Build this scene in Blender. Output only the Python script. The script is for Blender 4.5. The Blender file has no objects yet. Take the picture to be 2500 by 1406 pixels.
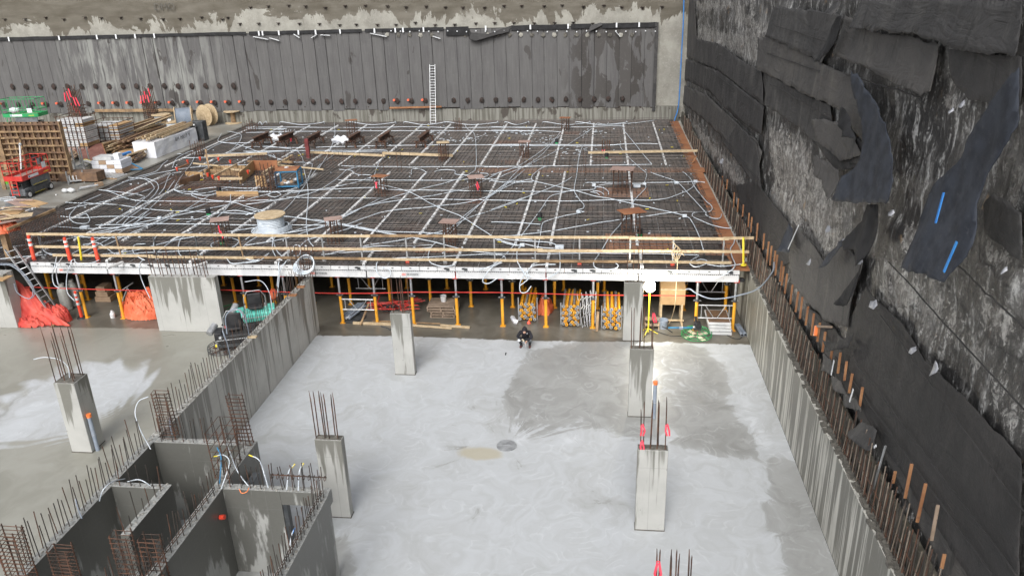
import bpy, bmesh, math, random
import numpy as np
from mathutils import Vector, Matrix, noise as mnoise
from mathutils.geometry import delaunay_2d_cdt
random.seed(7)
sc = bpy.context.scene
COL = sc.collection
R_ = math.radians

# ------------------------------------------------------------------ camera
FOC, CX, CY, CAMZ = 1909.0, 1250.0, 703.0, 16.0
def _n(v):
    v = np.array(v, float); return v / np.linalg.norm(v)
_D = _n([147, 4747, FOC]); _Y = _n([228, -775, FOC]); _Y = _n(_Y - _D * np.dot(_D, _Y))
_X = _n(np.cross(_D, _Y)); _X = _X if _X[0] > 0 else -_X
RW = np.stack([_X, _Y, -_D])
cam = bpy.data.objects.new('camera', bpy.data.cameras.new('camera'))
COL.objects.link(cam)
cr, cu, cb = RW[:, 0], -RW[:, 1], -RW[:, 2]
cam.matrix_world = Matrix(((cr[0], cu[0], cb[0], 0), (cr[1], cu[1], cb[1], 0), (cr[2], cu[2], cb[2], CAMZ), (0, 0, 0, 1)))
cam.data.sensor_width = 36; cam.data.lens = 36 * FOC / 2500
cam.data.clip_start = 0.1; cam.data.clip_end = 1000
sc.camera = cam
# ------------------------------------------------------------------ light: overcast
SUN_EL, SUN_AZ = R_(42), R_(186)          # azimuth clockwise from +Y
w = bpy.data.worlds.new('World'); sc.world = w; w.use_nodes = True
wn = w.node_tree; bg = wn.nodes['Background']
sky = wn.nodes.new('ShaderNodeTexSky'); sky.sky_type = 'NISHITA'; sky.sun_disc = False
sky.sun_elevation = SUN_EL; sky.sun_rotation = SUN_AZ
sky.dust_density = 4; sky.air_density = 1.0; sky.ozone_density = 1.0
hs = wn.nodes.new('ShaderNodeHueSaturation'); hs.inputs['Saturation'].default_value = 0.18
wn.links.new(sky.outputs[0], hs.inputs['Color']); wn.links.new(hs.outputs[0], bg.inputs['Color'])
bg.inputs['Strength'].default_value = 0.12
sun = bpy.data.objects.new('sun', bpy.data.lights.new('sun', 'SUN')); COL.objects.link(sun)
sun.data.energy = 1.3; sun.data.angle = R_(30); sun.data.color = (1, .985, .96)
sd = Vector((math.sin(SUN_AZ) * math.cos(SUN_EL), math.cos(SUN_AZ) * math.cos(SUN_EL), math.sin(SUN_EL)))
sun.rotation_euler = sd.to_track_quat('Z', 'Y').to_euler(); sun.location = (0, 0, 60)
sc.view_settings.view_transform = 'Standard'; sc.view_settings.look = 'None'
sc.view_settings.gamma = 1; sc.view_settings.use_curve_mapping = False
sc.view_settings.exposure = 0.6
sc.render.engine = 'CYCLES'

# ------------------------------------------------------------------ measuring: a line of sight met with a real plane
def ray(px, py):
    return RW @ _n([px - CX, py - CY, FOC])
def G(px, py, z=0.0):
    d = ray(px, py); t = (z - CAMZ) / d[2]; return Vector((t * d[0], t * d[1], z))
def onX(px, py, X):
    d = ray(px, py); t = X / d[0]; return Vector((X, t * d[1], CAMZ + t * d[2]))
def onY(px, py, Y):
    d = ray(px, py); t = Y / d[1]; return Vector((t * d[0], Y, CAMZ + t * d[2]))
def pj(p):
    c = RW.T @ (np.array(p, float) - np.array([0, 0, CAMZ])); return (CX + FOC * c[0] / c[2], CY + FOC * c[1] / c[2])
def zat(x, y, py):
    lo, hi = -1.0, 15.9
    for _ in range(40):
        m = (lo + hi) / 2
        if pj((x, y, m))[1] > py: lo = m
        else: hi = m
    return lo

# ------------------------------------------------------------------ objects
W = {}
def tag(o, label=None, cat=None, group=None, kind=None):
    if label: o['label'] = label
    if cat: o['category'] = cat
    if group: o['group'] = group
    if kind: o['kind'] = kind
    return o
def thing(name, label, cat, loc, group=None, rz=0.0):
    o = bpy.data.objects.new(name, None); COL.objects.link(o)
    o.empty_display_size = .2
    o.location = loc; o.rotation_euler = (0, 0, rz)
    W[o] = Matrix.Translation(Vector(loc)) @ Matrix.Rotation(rz, 4, 'Z')
    return tag(o, label, cat, group)
def link(name, me, mat, parent, M=None):
    o = bpy.data.objects.new(name, me); COL.objects.link(o)
    if mat is not None and len(me.materials) == 0: me.materials.append(mat)
    M = M or Matrix.Identity(4)
    if parent is not None:
        o.parent = parent; o.matrix_local = W[parent].inverted() @ M
    else: o.matrix_world = M
    W[o] = M
    return o
def frame(p, q, up=None):
    """matrix whose z axis runs p->q, origin p"""
    p, q = Vector(p), Vector(q); z = (q - p); L = z.length; z.normalize()
    u = Vector(up) if up else (Vector((0, 0, 1)) if abs(z.z) < .95 else Vector((0, 1, 0)))
    x = u.cross(z).normalized(); y = z.cross(x)
    return Matrix(((x.x, y.x, z.x, p.x), (x.y, y.y, z.y, p.y), (x.z, y.z, z.z, p.z), (0, 0, 0, 1))), L
class MB:
    def __init__(s): s.v = []; s.f = []
    def add(s, v, f):
        b = len(s.v); s.v += [tuple(a) for a in v]; s.f += [tuple(i + b for i in g) for g in f]; return s
    def box(s, x0, x1, y0, y1, z0, z1, M=None):
        v = [Vector((x, y, z)) for z in (z0, z1) for y in (y0, y1) for x in (x0, x1)]
        if M: v = [M @ a for a in v]
        return s.add(v, [(0, 2, 3, 1), (4, 5, 7, 6), (0, 1, 5, 4), (2, 6, 7, 3), (0, 4, 6, 2), (1, 3, 7, 5)])
    def beam(s, p, q, wd, h, up=None):
        M, L = frame(p, q, up); return s.box(-wd / 2, wd / 2, -h / 2, h / 2, 0, L, M)
    def cyl(s, p, q, r0, r1=None, n=10, up=None):
        r1 = r0 if r1 is None else r1; M, L = frame(p, q, up); v = []
        for z, r in ((0, r0), (L, r1)):
            v += [M @ Vector((r * math.cos(2 * math.pi * i / n), r * math.sin(2 * math.pi * i / n), z)) for i in range(n)]
        f = [(i, (i + 1) % n, n + (i + 1) % n, n + i) for i in range(n)] + [tuple(range(n - 1, -1, -1)), tuple(range(n, 2 * n))]
        return s.add(v, f)
    def tube(s, pts, r, n=6, closed=False):
        pts = [Vector(p) for p in pts]; k = len(pts); v = []; N = None
        for i, p in enumerate(pts):
            a = pts[i - 1] if i or closed else p; b = pts[(i + 1) % k] if i < k - 1 or closed else p
            t = (b - a)
            if t.length < 1e-6: t = Vector((0, 0, 1))
            t.normalize()
            if N is None: N = t.orthogonal()
            N = (N - t * N.dot(t))
            if N.length < 1e-5: N = t.orthogonal()
            N.normalize(); B = t.cross(N)
            rr = r(i / (k - 1)) if callable(r) else r
            v += [p + N * rr * math.cos(2 * math.pi * j / n) + B * rr * math.sin(2 * math.pi * j / n) for j in range(n)]
        f = []
        for i in range(k if closed else k - 1):
            for j in range(n):
                a = i * n; b = ((i + 1) % k) * n; f.append((a + j, a + (j + 1) % n, b + (j + 1) % n, b + j))
        if not closed: f += [tuple(range(n - 1, -1, -1)), tuple(range((k - 1) * n, k * n))]
        return s.add(v, f)
    def ring(s, c, Rr, r, n=28, m=6, M=None):
        pts = [Vector((Rr * math.cos(2 * math.pi * i / n), Rr * math.sin(2 * math.pi * i / n), 0)) for i in range(n)]
        pts = [(M @ p if M else p) + Vector(c) for p in pts]
        return s.tube(pts, r, m, True)
    def ball(s, c, rx, ry=None, rz=None, n=12, m=8, wob=0, seed=0):
        ry = ry or rx; rz = rz or rx; v = []; c = Vector(c)
        for i in range(m + 1):
            th = math.pi * i / m
            for j in range(n):
                ph = 2 * math.pi * j / n
                d = Vector((math.sin(th) * math.cos(ph), math.sin(th) * math.sin(ph), math.cos(th)))
                k = 1 + wob * mnoise.noise(d * 2.3 + Vector((seed, 0, 0)))
                v.append(c + Vector((d.x * rx * k, d.y * ry * k, d.z * rz * k)))
        return s.add(v, [(i * n + j, (i + 1) * n + j, (i + 1) * n + (j + 1) % n, i * n + (j + 1) % n) for i in range(m) for j in range(n)])
    def lathe(s, c, prof, n=20, M=None):
        v = []
        for r, z in prof:
            for j in range(n):
                a = 2 * math.pi * j / n; p = Vector((r * math.cos(a), r * math.sin(a), z))
                v.append((M @ p if M else p) + Vector(c))
        k = len(prof)
        f = [(i * n + j, i * n + (j + 1) % n, (i + 1) * n + (j + 1) % n, (i + 1) * n + j) for i in range(k - 1) for j in range(n)]
        f += [tuple(range(n - 1, -1, -1)), tuple(range((k - 1) * n, k * n))]
        return s.add(v, f)
    def build(s, name, mat, parent=None, smooth=False, local=False, bevel=0, loc=None):
        me = bpy.data.meshes.new(name)
        if parent is None:
            c = Vector(loc) if loc is not None else Vector((sum(a[0] for a in s.v) / len(s.v), sum(a[1] for a in s.v) / len(s.v), min(a[2] for a in s.v)))
            M = Matrix.Translation(c)
        else: M = W[parent].copy()
        if local: vs = s.v
        else:
            Mi = M.inverted(); vs = [tuple(Mi @ Vector(a)) for a in s.v]
        me.from_pydata(vs, [], s.f); me.update()
        if smooth: me.polygons.foreach_set('use_smooth', [True] * len(me.polygons))
        o = link(name, me, mat, parent, M)
        if bevel:
            b = o.modifiers.new('bevel', 'BEVEL'); b.width = bevel; b.segments = 2; b.limit_method = 'ANGLE'
        return o
_um = {}
def unit(kind, mat):
    k = (kind, mat.name)
    if k not in _um:
        m = MB()
        if kind == 'cyl': m.cyl((0, 0, 0), (0, 0, 1), 1, n=6)
        elif kind == 'cyl12': m.cyl((0, 0, 0), (0, 0, 1), 1, n=12)
        elif kind == 'box': m.box(-.5, .5, -.5, .5, 0, 1)
        elif kind == 'cube': m.box(0, 1, 0, 1, 0, 1)
        me = bpy.data.meshes.new(kind); me.from_pydata(m.v, [], m.f); me.materials.append(mat); me.update(); _um[k] = me
    return _um[k]
def rod(name, p, q, r, mat, parent, kind='cyl'):
    M, L = frame(p, q); return link(name, unit(kind, mat), mat, parent, M @ Matrix.Diagonal((r, r, L, 1)))
def bar(name, p, q, wd, h, mat, parent, up=None):
    M, L = frame(p, q, up); return link(name, unit('box', mat), mat, parent, M @ Matrix.Diagonal((wd, h, L, 1)))
def blk(name, x0, x1, y0, y1, z0, z1, mat, parent):
    return link(name, unit('cube', mat), mat, parent, Matrix.Translation((x0, y0, z0)) @ Matrix.Diagonal((x1 - x0, y1 - y0, z1 - z0, 1)))
def smooth_path(pts, k=6):
    pts = [Vector(p) for p in pts]
    if len(pts) < 3: return pts
    out = []
    P = [pts[0] * 2 - pts[1]] + pts + [pts[-1] * 2 - pts[-2]]
    for i in range(1, len(P) - 2):
        for j in range(k):
            t = j / k; a, b, c, d = P[i - 1], P[i], P[i + 1], P[i + 2]
            out.append(.5 * ((2 * b) + (c - a) * t + (2 * a - 5 * b + 4 * c - d) * t * t + (3 * b - a - 3 * c + d) * t ** 3))
    return out + [pts[-1]]

# ------------------------------------------------------------------ materials
class Mt:
    def __init__(s, name, rough=.7, met=0.0, spec=.5):
        s.m = bpy.data.materials.new(name); s.m.use_nodes = True; s.t = s.m.node_tree; s.b = s.t.nodes['Principled BSDF']
        s.b.inputs['Roughness'].default_value = rough; s.b.inputs['Metallic'].default_value = met
        s.b.inputs['Specular IOR Level'].default_value = spec
        g = s.t.nodes.new('ShaderNodeNewGeometry'); s.pos = g.outputs['Position']; s.nrm = g.outputs['Normal']
        sp = s.t.nodes.new('ShaderNodeSeparateXYZ'); s.L(s.pos, sp.inputs[0]); s.x, s.y, s.z = sp.outputs
    def L(s, a, b): s.t.links.new(a, b)
    def put(s, sock, v):
        if hasattr(v, 'links') or hasattr(v, 'is_linked'): s.L(v, sock)
        elif isinstance(v, (tuple, list)): sock.default_value = tuple(v) + ((1,) if len(v) == 3 and sock.type == 'RGBA' else ())
        else: sock.default_value = v
    def ma(s, op, a, b=0.0, c=0.0, clamp=False):
        n = s.t.nodes.new('ShaderNodeMath'); n.operation = op; n.use_clamp = clamp
        s.put(n.inputs[0], a); s.put(n.inputs[1], b); s.put(n.inputs[2], c); return n.outputs[0]
    def vec(s, x, y, z):
        n = s.t.nodes.new('ShaderNodeCombineXYZ')
        for i, v in enumerate((x, y, z)): s.put(n.inputs[i], v)
        return n.outputs[0]
    def scl(s, v, k):
        n = s.t.nodes.new('ShaderNodeVectorMath'); n.operation = 'MULTIPLY'; s.put(n.inputs[0], v); n.inputs[1].default_value = k; return n.outputs[0]
    def noise(s, v, scale=1, det=5, rough=.55, dist=0.0):
        n = s.t.nodes.new('ShaderNodeTexNoise'); s.put(n.inputs['Vector'], v); n.inputs['Scale'].default_value = scale
        n.inputs['Detail'].default_value = det; n.inputs['Roughness'].default_value = rough; n.inputs['Distortion'].default_value = dist
        return n.outputs['Fac']
    def vor(s, v, scale=1, feat='F1'):
        n = s.t.nodes.new('ShaderNodeTexVoronoi'); n.feature = feat; s.put(n.inputs['Vector'], v); n.inputs['Scale'].default_value = scale
        return n.outputs['Distance']
    def ss(s, v, a, b, c=0.0, d=1.0):
        n = s.t.nodes.new('ShaderNodeMapRange'); n.interpolation_type = 'SMOOTHSTEP' ; s.put(n.inputs[0], v)
        s.put(n.inputs[1], a); s.put(n.inputs[2], b); s.put(n.inputs[3], c); s.put(n.inputs[4], d); return n.outputs[0]
    def mix(s, f, a, b):
        n = s.t.nodes.new('ShaderNodeMix'); n.data_type = 'RGBA'; s.put(n.inputs[0], f); s.put(n.inputs[6], a); s.put(n.inputs[7], b); return n.outputs[2]
    def attr(s, name):
        n = s.t.nodes.new('ShaderNodeAttribute'); n.attribute_name = name; return n.outputs['Fac']
    def bump(s, h, strength=.3, dist=.02):
        n = s.t.nodes.new('ShaderNodeBump'); n.inputs['Strength'].default_value = strength; n.inputs['Distance'].default_value = dist
        s.put(n.inputs['Height'], h); s.L(n.outputs[0], s.b.inputs['Normal'])
    def col(s, v): s.put(s.b.inputs['Base Color'], v)
    def rgh(s, v): s.put(s.b.inputs['Roughness'], v)
def pm(name, ca, cb, scale=2.0, rough=.6, met=0.0, lo=.35, hi=.65, bump=.25, bs=30.0, st=(1, 1, 1), dist=.01, spec=.5, dirt=None):
    m = Mt(name, rough, met, spec); v = m.scl(m.pos, st)
    c = m.mix(m.ss(m.noise(v, scale), lo, hi), ca, cb)
    if dirt: c = m.mix(m.ss(m.noise(v, scale * 4.3, 6, .65), .55, .75), c, dirt)
    m.col(c); m.rgh(m.ma('ADD', m.ma('MULTIPLY', m.noise(v, scale * 3), .25), rough - .12))
    m.bump(m.noise(v, bs, 4), bump, dist); return m.m

M_rebar = pm('rebar_rust', (.055, .038, .03), (.14, .07, .045), 3, .75, .2, bs=60)
M_rebarl = pm('rebar_dark_wet', (.045, .042, .04), (.095, .076, .064), 3, .55, .3, bs=60)
M_wood = pm('fresh_lumber', (.44, .33, .2), (.58, .46, .3), 1.5, .7, st=(3, 3, 3), dirt=(.3, .2, .11))
M_woodd = pm('weathered_lumber', (.2, .13, .075), (.36, .24, .13), 1.2, .75, st=(2, 2, 2), dirt=(.1, .065, .04))
M_woodw = pm('wet_lumber', (.12, .075, .05), (.22, .13, .075), 1.2, .6, st=(2, 2, 2), dirt=(.06, .04, .03))
M_ply = pm('plywood_rust_brown', (.26, .1, .045), (.36, .16, .075), .8, .65, dirt=(.12, .06, .04))
M_plyd = pm('dark_rust_plywood', (.1, .035, .018), (.17, .065, .032), .8, .5, dirt=(.04, .02, .015))
M_plyt = pm('plywood_tan', (.4, .25, .12), (.5, .33, .17), .8, .65, dirt=(.28, .17, .09))
M_plyp = pm('plywood_pinkish', (.3, .2, .17), (.4, .28, .24), .8, .7, dirt=(.17, .13, .11))
M_stake = pm('stake_wood', (.27, .12, .055), (.38, .19, .09), 2, .7, dirt=(.15, .07, .04))
M_white = pm('white_powder_paint', (.56, .57, .58), (.7, .7, .7), 1.5, .4, bump=.05, dirt=(.36, .35, .33))
M_plastic = pm('white_conduit_plastic', (.54, .6, .66), (.66, .71, .76), 2, .35, bump=.02)
M_wrap = pm('white_wrap', (.72, .74, .8), (.85, .86, .88), 1.1, .3, bump=.6, bs=2.5, dist=.08)
M_yel = pm('yellow_paint', (.74, .32, .02), (.8, .4, .035), 2, .45, bump=.05, dirt=(.4, .22, .05))
M_yelb = pm('bright_yellow', (.75, .6, .03), (.8, .66, .06), 2, .5, bump=.05)
M_steel = pm('galvanised_steel', (.34, .35, .36), (.5, .51, .52), 4, .42, .55, bump=.08)
M_dsteel = pm('dark_steel', (.05, .055, .06), (.1, .105, .11), 3, .5, .3, bump=.08)
M_red = pm('red_paint', (.5, .03, .025), (.62, .06, .045), 2, .45, bump=.05, dirt=(.3, .03, .03))
M_redc = pm('red_orange_plastic', (.78, .07, .035), (.85, .11, .06), 2, .4, bump=.03)
M_redt = pm('pink_red_tape', (.75, .04, .08), (.82, .08, .12), 2, .45, bump=.03)
M_tarp = pm('orange_tarp', (.6, .11, .04), (.74, .19, .09), 1.5, .6, bump=.5, bs=9, dist=.03)
M_tarpr = pm('red_tarp', (.48, .045, .035), (.62, .09, .06), 1.5, .6, bump=.5, bs=9, dist=.03)
M_green = pm('green_paint', (.02, .26, .08), (.03, .34, .12), 2, .45, bump=.05)
M_greenl = pm('lime_green', (.12, .6, .05), (.2, .7, .08), 2, .5, bump=.05)
M_teal = pm('teal_paint', (.1, .48, .4), (.16, .6, .5), 2, .4, bump=.05)
M_blue = pm('blue_paint', (.03, .16, .3), (.05, .22, .4), 2, .45, bump=.05)
M_blueb = pm('bright_blue', (.03, .2, .6), (.05, .28, .7), 2, .45, bump=.05)
M_black = pm('black_rubber', (.012, .012, .014), (.03, .03, .032), 3, .6, bump=.1)
M_grey = pm('grey_enamel', (.1, .11, .12), (.16, .17, .18), 3, .5, bump=.05)
M_pvc = pm('grey_pvc', (.22, .26, .32), (.3, .34, .4), 2, .35, bump=.02)
M_card = pm('cardboard', (.34, .23, .15), (.42, .3, .2), 2, .75, bump=.1)
M_pallet = pm('pallet_wood', (.24, .18, .13), (.33, .25, .19), 2, .8, dirt=(.12, .09, .07))
M_cloth = pm('black_cloth', (.008, .008, .012), (.02, .02, .028), 6, .85, bump=.5, bs=25)
M_skin = pm('skin', (.5, .3, .22), (.55, .34, .25), 6, .55, bump=.05)
M_glove = pm('cream_glove', (.68, .6, .45), (.75, .68, .53), 6, .8, bump=.2)
M_boot = pm('brown_boot', (.06, .02, .02), (.12, .04, .035), 6, .6, bump=.2)
M_paper = pm('printed_paper', (.7, .72, .75), (.78, .8, .82), 6, .6, bump=.02)
M_capr = pm('red_cap', (.8, .12, .06), (.85, .2, .1), 6, .5, bump=.02)
M_cap_o = pm('orange_cap', (.85, .2, .05), (.88, .26, .08), 6, .5, bump=.02)
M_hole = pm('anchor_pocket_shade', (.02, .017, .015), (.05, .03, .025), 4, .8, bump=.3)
M_mesh = pm('navy_mesh_fabric', (.014, .018, .028), (.035, .042, .058), 2.2, .7, bump=.8, bs=45, dirt=(.06, .065, .075))
M_fab = pm('black_fabric_back', (.006, .006, .007), (.016, .016, .018), 2, .8, bump=.4, bs=20)

def conc(name, dry, wet, ztop, thr=.62, grad=.07, uscale=1.7, zs=.1, rough=.72, soft=.03, lean=0.0):
    """formed concrete with water streaks running down from the top edge"""
    m = Mt(name, rough); u = m.ma('ADD', m.x, m.y)
    v1 = m.vec(m.ma('MULTIPLY', u, uscale), 3.3, m.ma('MULTIPLY', m.z, zs * uscale))
    n1 = m.noise(v1, 1.0, 5, .6, .25)
    n2 = m.noise(m.vec(m.ma('MULTIPLY', u, uscale * 3.1), 9.1, m.ma('MULTIPLY', m.z, zs * uscale * 1.6)), 1.0, 3, .5, .1)
    depth = m.ma('SUBTRACT', ztop, m.z)
    s = m.ma('SUBTRACT', m.ma('ADD', m.ma('MULTIPLY', n1, .7), m.ma('MULTIPLY', n2, .3)), m.ma('MULTIPLY', depth, grad))
    s = m.ma('ADD', s, .14)
    f = m.ss(s, thr - soft, thr + soft)
    big = m.noise(m.pos, .9, 4); fine = m.noise(m.pos, 14, 5, .65)
    base = m.mix(m.ss(big, .3, .7), dry, tuple(c * .84 for c in dry))
    base = m.mix(m.ma('MULTIPLY', m.ss(fine, .62, .74), .35), base, tuple(c * .55 for c in dry))
    c = m.mix(f, base, m.mix(fine, wet, tuple(k * 1.25 for k in wet)))
    # form joints
    j = m.ma('FRACT', m.ma('MULTIPLY', u, 1 / 1.22)); j = m.ma('LESS_THAN', m.ma('ABSOLUTE', m.ma('SUBTRACT', j, .5)), .006)
    h = m.ma('LESS_THAN', m.ma('ABSOLUTE', m.ma('SUBTRACT', m.z, ztop - .62)), .007)
    jj = m.ma('MULTIPLY', m.ma('MAXIMUM', j, h), .45)
    c = m.mix(jj, c, tuple(k * .45 for k in dry))
    # rough, darker top face
    sp = m.t.nodes.new('ShaderNodeSeparateXYZ'); m.L(m.nrm, sp.inputs[0])
    top = m.ss(sp.outputs[2], .5, .8)
    c = m.mix(top, c, m.mix(m.ss(fine, .4, .6), tuple(k * 1.0 for k in dry), tuple(k * .6 for k in dry)))
    pits = m.ss(m.vor(m.pos, 3.1), .035, .05)
    c = m.mix(m.ma('SUBTRACT', 1, pits), c, tuple(k * .2 for k in dry))
    m.col(c); m.rgh(m.ma('SUBTRACT', rough, m.ma('MULTIPLY', f, .28)))
    m.bump(m.ma('ADD', m.ma('MULTIPLY', fine, .5), m.ma('ADD', m.noise(m.pos, 45, 3), m.ma('MULTIPLY', pits, .8))), .25, .012)
    return m.m
M_conc = conc('formed_concrete', (.44, .44, .42), (.165, .163, .145), 2.9, .6, .06)
M_concw = conc('streaked_wall_concrete', (.52, .515, .485), (.2, .195, .175), 2.9, .61, .04, 2.6, .05)
M_concr = conc('heavily_streaked_concrete', (.56, .55, .5), (.15, .145, .125), 2.9, .60, .012, 3.4, .04, soft=.035)
M_concd = conc('damp_core_concrete', (.37, .375, .36), (.11, .11, .1), 2.9, .53, .05, 1.3, .3, .62)

def rough_conc(name, a, b, sc_=2.0, bs=8, d=.05, rough=.85):
    m = Mt(name, rough); n = m.noise(m.pos, sc_, 6, .65); m.col(m.mix(m.ss(n, .35, .65), a, b)); m.bump(m.noise(m.pos, bs, 6, .7), .7, d); return m.m
M_mud = rough_conc('rough_joint_concrete', (.16, .15, .13), (.08, .075, .065), 5, 14)

# floor: wet and chalky patches come from a painted attribute, broken up by noise
def floor_mat():
    m = Mt('power_floated_slab', .6); wet = m.attr('wet'); olive = m.attr('olive'); dark = m.attr('dark'); swirl = m.attr('swirl')
    xy = m.vec(m.x, m.y, 0.0)
    warp = m.noise(xy, .35, 3); wv = m.vec(m.ma('ADD', m.x, m.ma('MULTIPLY', warp, 5)), m.ma('ADD', m.ma('MULTIPLY', m.y, .8), m.ma('MULTIPLY', m.noise(xy, .5, 2), 4)), 0.0)
    dx, dy = m.ma('ADD', m.x, 3.34), m.ma('SUBTRACT', m.y, 24.2); rad = m.ma('SQRT', m.ma('ADD', m.ma('MULTIPLY', dx, dx), m.ma('MULTIPLY', dy, dy)))
    ang = m.ma('ARCTAN2', dy, dx); ray_ = m.noise(m.vec(m.ma('MULTIPLY', ang, 4.5), m.ma('MULTIPLY', rad, .25), m.ma('MULTIPLY', warp, 1.5)), 1.6, 6, .65, .4); rayf = m.ma('MULTIPLY', m.ss(rad, 6.5, 1.0), m.ss(rad, .45, 1.2))
    n = m.noise(wv, .3, 8, .6, .35); n2 = m.noise(wv, 1.7, 7, .62, .5); fine = m.noise(m.scl(m.pos, (3, 9, 1)), 2.0, 5, .7)
    wsum = m.ma('ADD', wet, m.ma('ADD', m.ma('MULTIPLY', m.ma('SUBTRACT', n, .5), 1.9), m.ma('MULTIPLY', m.ma('SUBTRACT', n2, .5), .6)))
    wsum = m.ma('ADD', wsum, m.ma('MULTIPLY', rayf, m.ma('MULTIPLY', m.ma('SUBTRACT', ray_, .53), 2.6)))
    f = m.ma('ADD', m.ma('MULTIPLY', m.ss(wsum, .3, .78), .5), m.ma('MULTIPLY', m.ss(wsum, .46, .54), .5))
    chalk = m.mix(m.ss(n2, .3, .7), (.50, .52, .54), (.44, .455, .465)); chalk = m.mix(m.ma('MULTIPLY', m.ss(n, .5, .66), .6), chalk, (.37, .375, .37))
    damp = m.mix(m.ss(m.noise(wv, .8, 6, .6, .6), .3, .7), (.27, .272, .262), (.36, .365, .36))
    sw = m.ss(m.noise(m.vec(m.ma('MULTIPLY', m.x, 1.3), m.ma('MULTIPLY', m.y, 4.0), warp), 1.6, 6, .65, 1.2), .63, .72)
    damp = m.mix(m.ma('MULTIPLY', sw, .45), damp, (.46, .475, .49))
    arc = m.vor(m.vec(m.ma('ADD', m.x, m.ma('MULTIPLY', warp, 2)), m.y, 0.0), .75); arcs = m.ma('SINE', m.ma('ADD', m.ma('MULTIPLY', arc, 34), m.ma('MULTIPLY', n2, 9)))
    arcm = m.ma('MULTIPLY', m.ss(arcs, .55, 1.0), m.ss(m.noise(xy, 1.1, 4), .48, .62))
    chalk = m.mix(m.ma('MULTIPLY', arcm, .3), chalk, (.62, .64, .66)); damp = m.mix(m.ma('MULTIPLY', arcm, .35), damp, (.5, .51, .52))
    c = m.mix(f, chalk, damp)
    mud = m.ss(m.ma('ADD', m.ma('SQRT', m.ma('ADD', m.ma('MULTIPLY', m.ma('ADD', dx, .9), m.ma('ADD', dx, .9)), m.ma('MULTIPLY', m.ma('ADD', dy, .55), m.ma('MULTIPLY', m.ma('ADD', dy, .55), 3.5)))), m.ma('MULTIPLY', n2, .8)), 1.35, .95)
    c = m.mix(m.ma('MULTIPLY', mud, .8), c, (.42, .38, .28))
    crust = m.ss(m.ma('ADD', swirl, m.ma('MULTIPLY', m.noise(wv, 1.8, 7, .7, .8), 1.0)), 1.0, 1.35)
    c = m.mix(m.ma('MULTIPLY', crust, .8), c, (.6, .62, .645))
    ol = m.mix(m.ss(n, .35, .65), (.24, .235, .2), (.31, .305, .27))
    c = m.mix(m.ss(m.ma('ADD', olive, m.ma('MULTIPLY', m.ma('SUBTRACT', n, .5), .8)), .4, .65), c, ol)
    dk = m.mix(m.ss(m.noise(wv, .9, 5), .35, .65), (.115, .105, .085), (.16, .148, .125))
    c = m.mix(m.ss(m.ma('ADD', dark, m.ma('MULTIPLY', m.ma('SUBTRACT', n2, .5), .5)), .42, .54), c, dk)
    c = m.mix(m.ma('MULTIPLY', m.ss(fine, .5, .8), .12), c, (.25, .24, .22))
    m.col(c)
    wa = m.ma('MAXIMUM', f, m.ma('MAXIMUM', olive, dark), clamp=True)
    m.rgh(m.ma('ADD', m.ma('SUBTRACT', .62, m.ma('MULTIPLY', wa, .3)), m.ma('MULTIPLY', m.ma('SUBTRACT', n2, .5), .25)))
    m.bump(m.ma('ADD', m.ma('MULTIPLY', n2, .6), m.ma('ADD', m.ma('MULTIPLY', sw, .25), m.ma('MULTIPLY', crust, .8))), .2, .03)
    return m.m
M_floor = floor_mat()
def slab_mat():
    m = Mt('wet_upper_slab', .4); n = m.noise(m.pos, .35, 6, .6, .5); n2 = m.noise(m.pos, 2.5, 5)
    c = m.mix(m.ss(n, .35, .65), (.2, .19, .165), (.3, .295, .27)); c = m.mix(m.ma('MULTIPLY', m.ss(n2, .55, .7), .3), c, (.12, .11, .1))
    m.col(c); m.rgh(m.ma('ADD', .22, m.ma('MULTIPLY', n, .4))); m.bump(n2, .1, .02); return m.m
M_slab = slab_mat()
def deck_mat():
    m = Mt('wet_deck_panels', .35); n = m.noise(m.pos, .45, 5); n2 = m.noise(m.scl(m.pos, (.5, 2.4, 1)), 1.2, 5)
    c = m.mix(m.ss(n2, .4, .62), (.014, .012, .012), (.036, .028, .026)); c = m.mix(m.ma('MULTIPLY', m.ss(n, .57, .66), .6), c, (.07, .03, .02))
    ux = m.ma('FLOOR', m.ma('MULTIPLY', m.x, 1 / .72)); uy = m.ma('FLOOR', m.ma('MULTIPLY', m.y, 1 / 1.5))
    wn_ = m.t.nodes.new('ShaderNodeTexWhiteNoise'); m.L(m.vec(ux, uy, 0.0), wn_.inputs['Vector'])
    c = m.mix(m.ma('MULTIPLY', m.ma('GREATER_THAN', wn_.outputs['Value'], .8), .35), c, (.13, .12, .13))
    m.col(c); m.rgh(m.ma('ADD', .22, m.ma('MULTIPLY', n2, .35))); m.bump(m.noise(m.pos, 9, 4), .15, .01); return m.m
M_deck = deck_mat()
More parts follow.
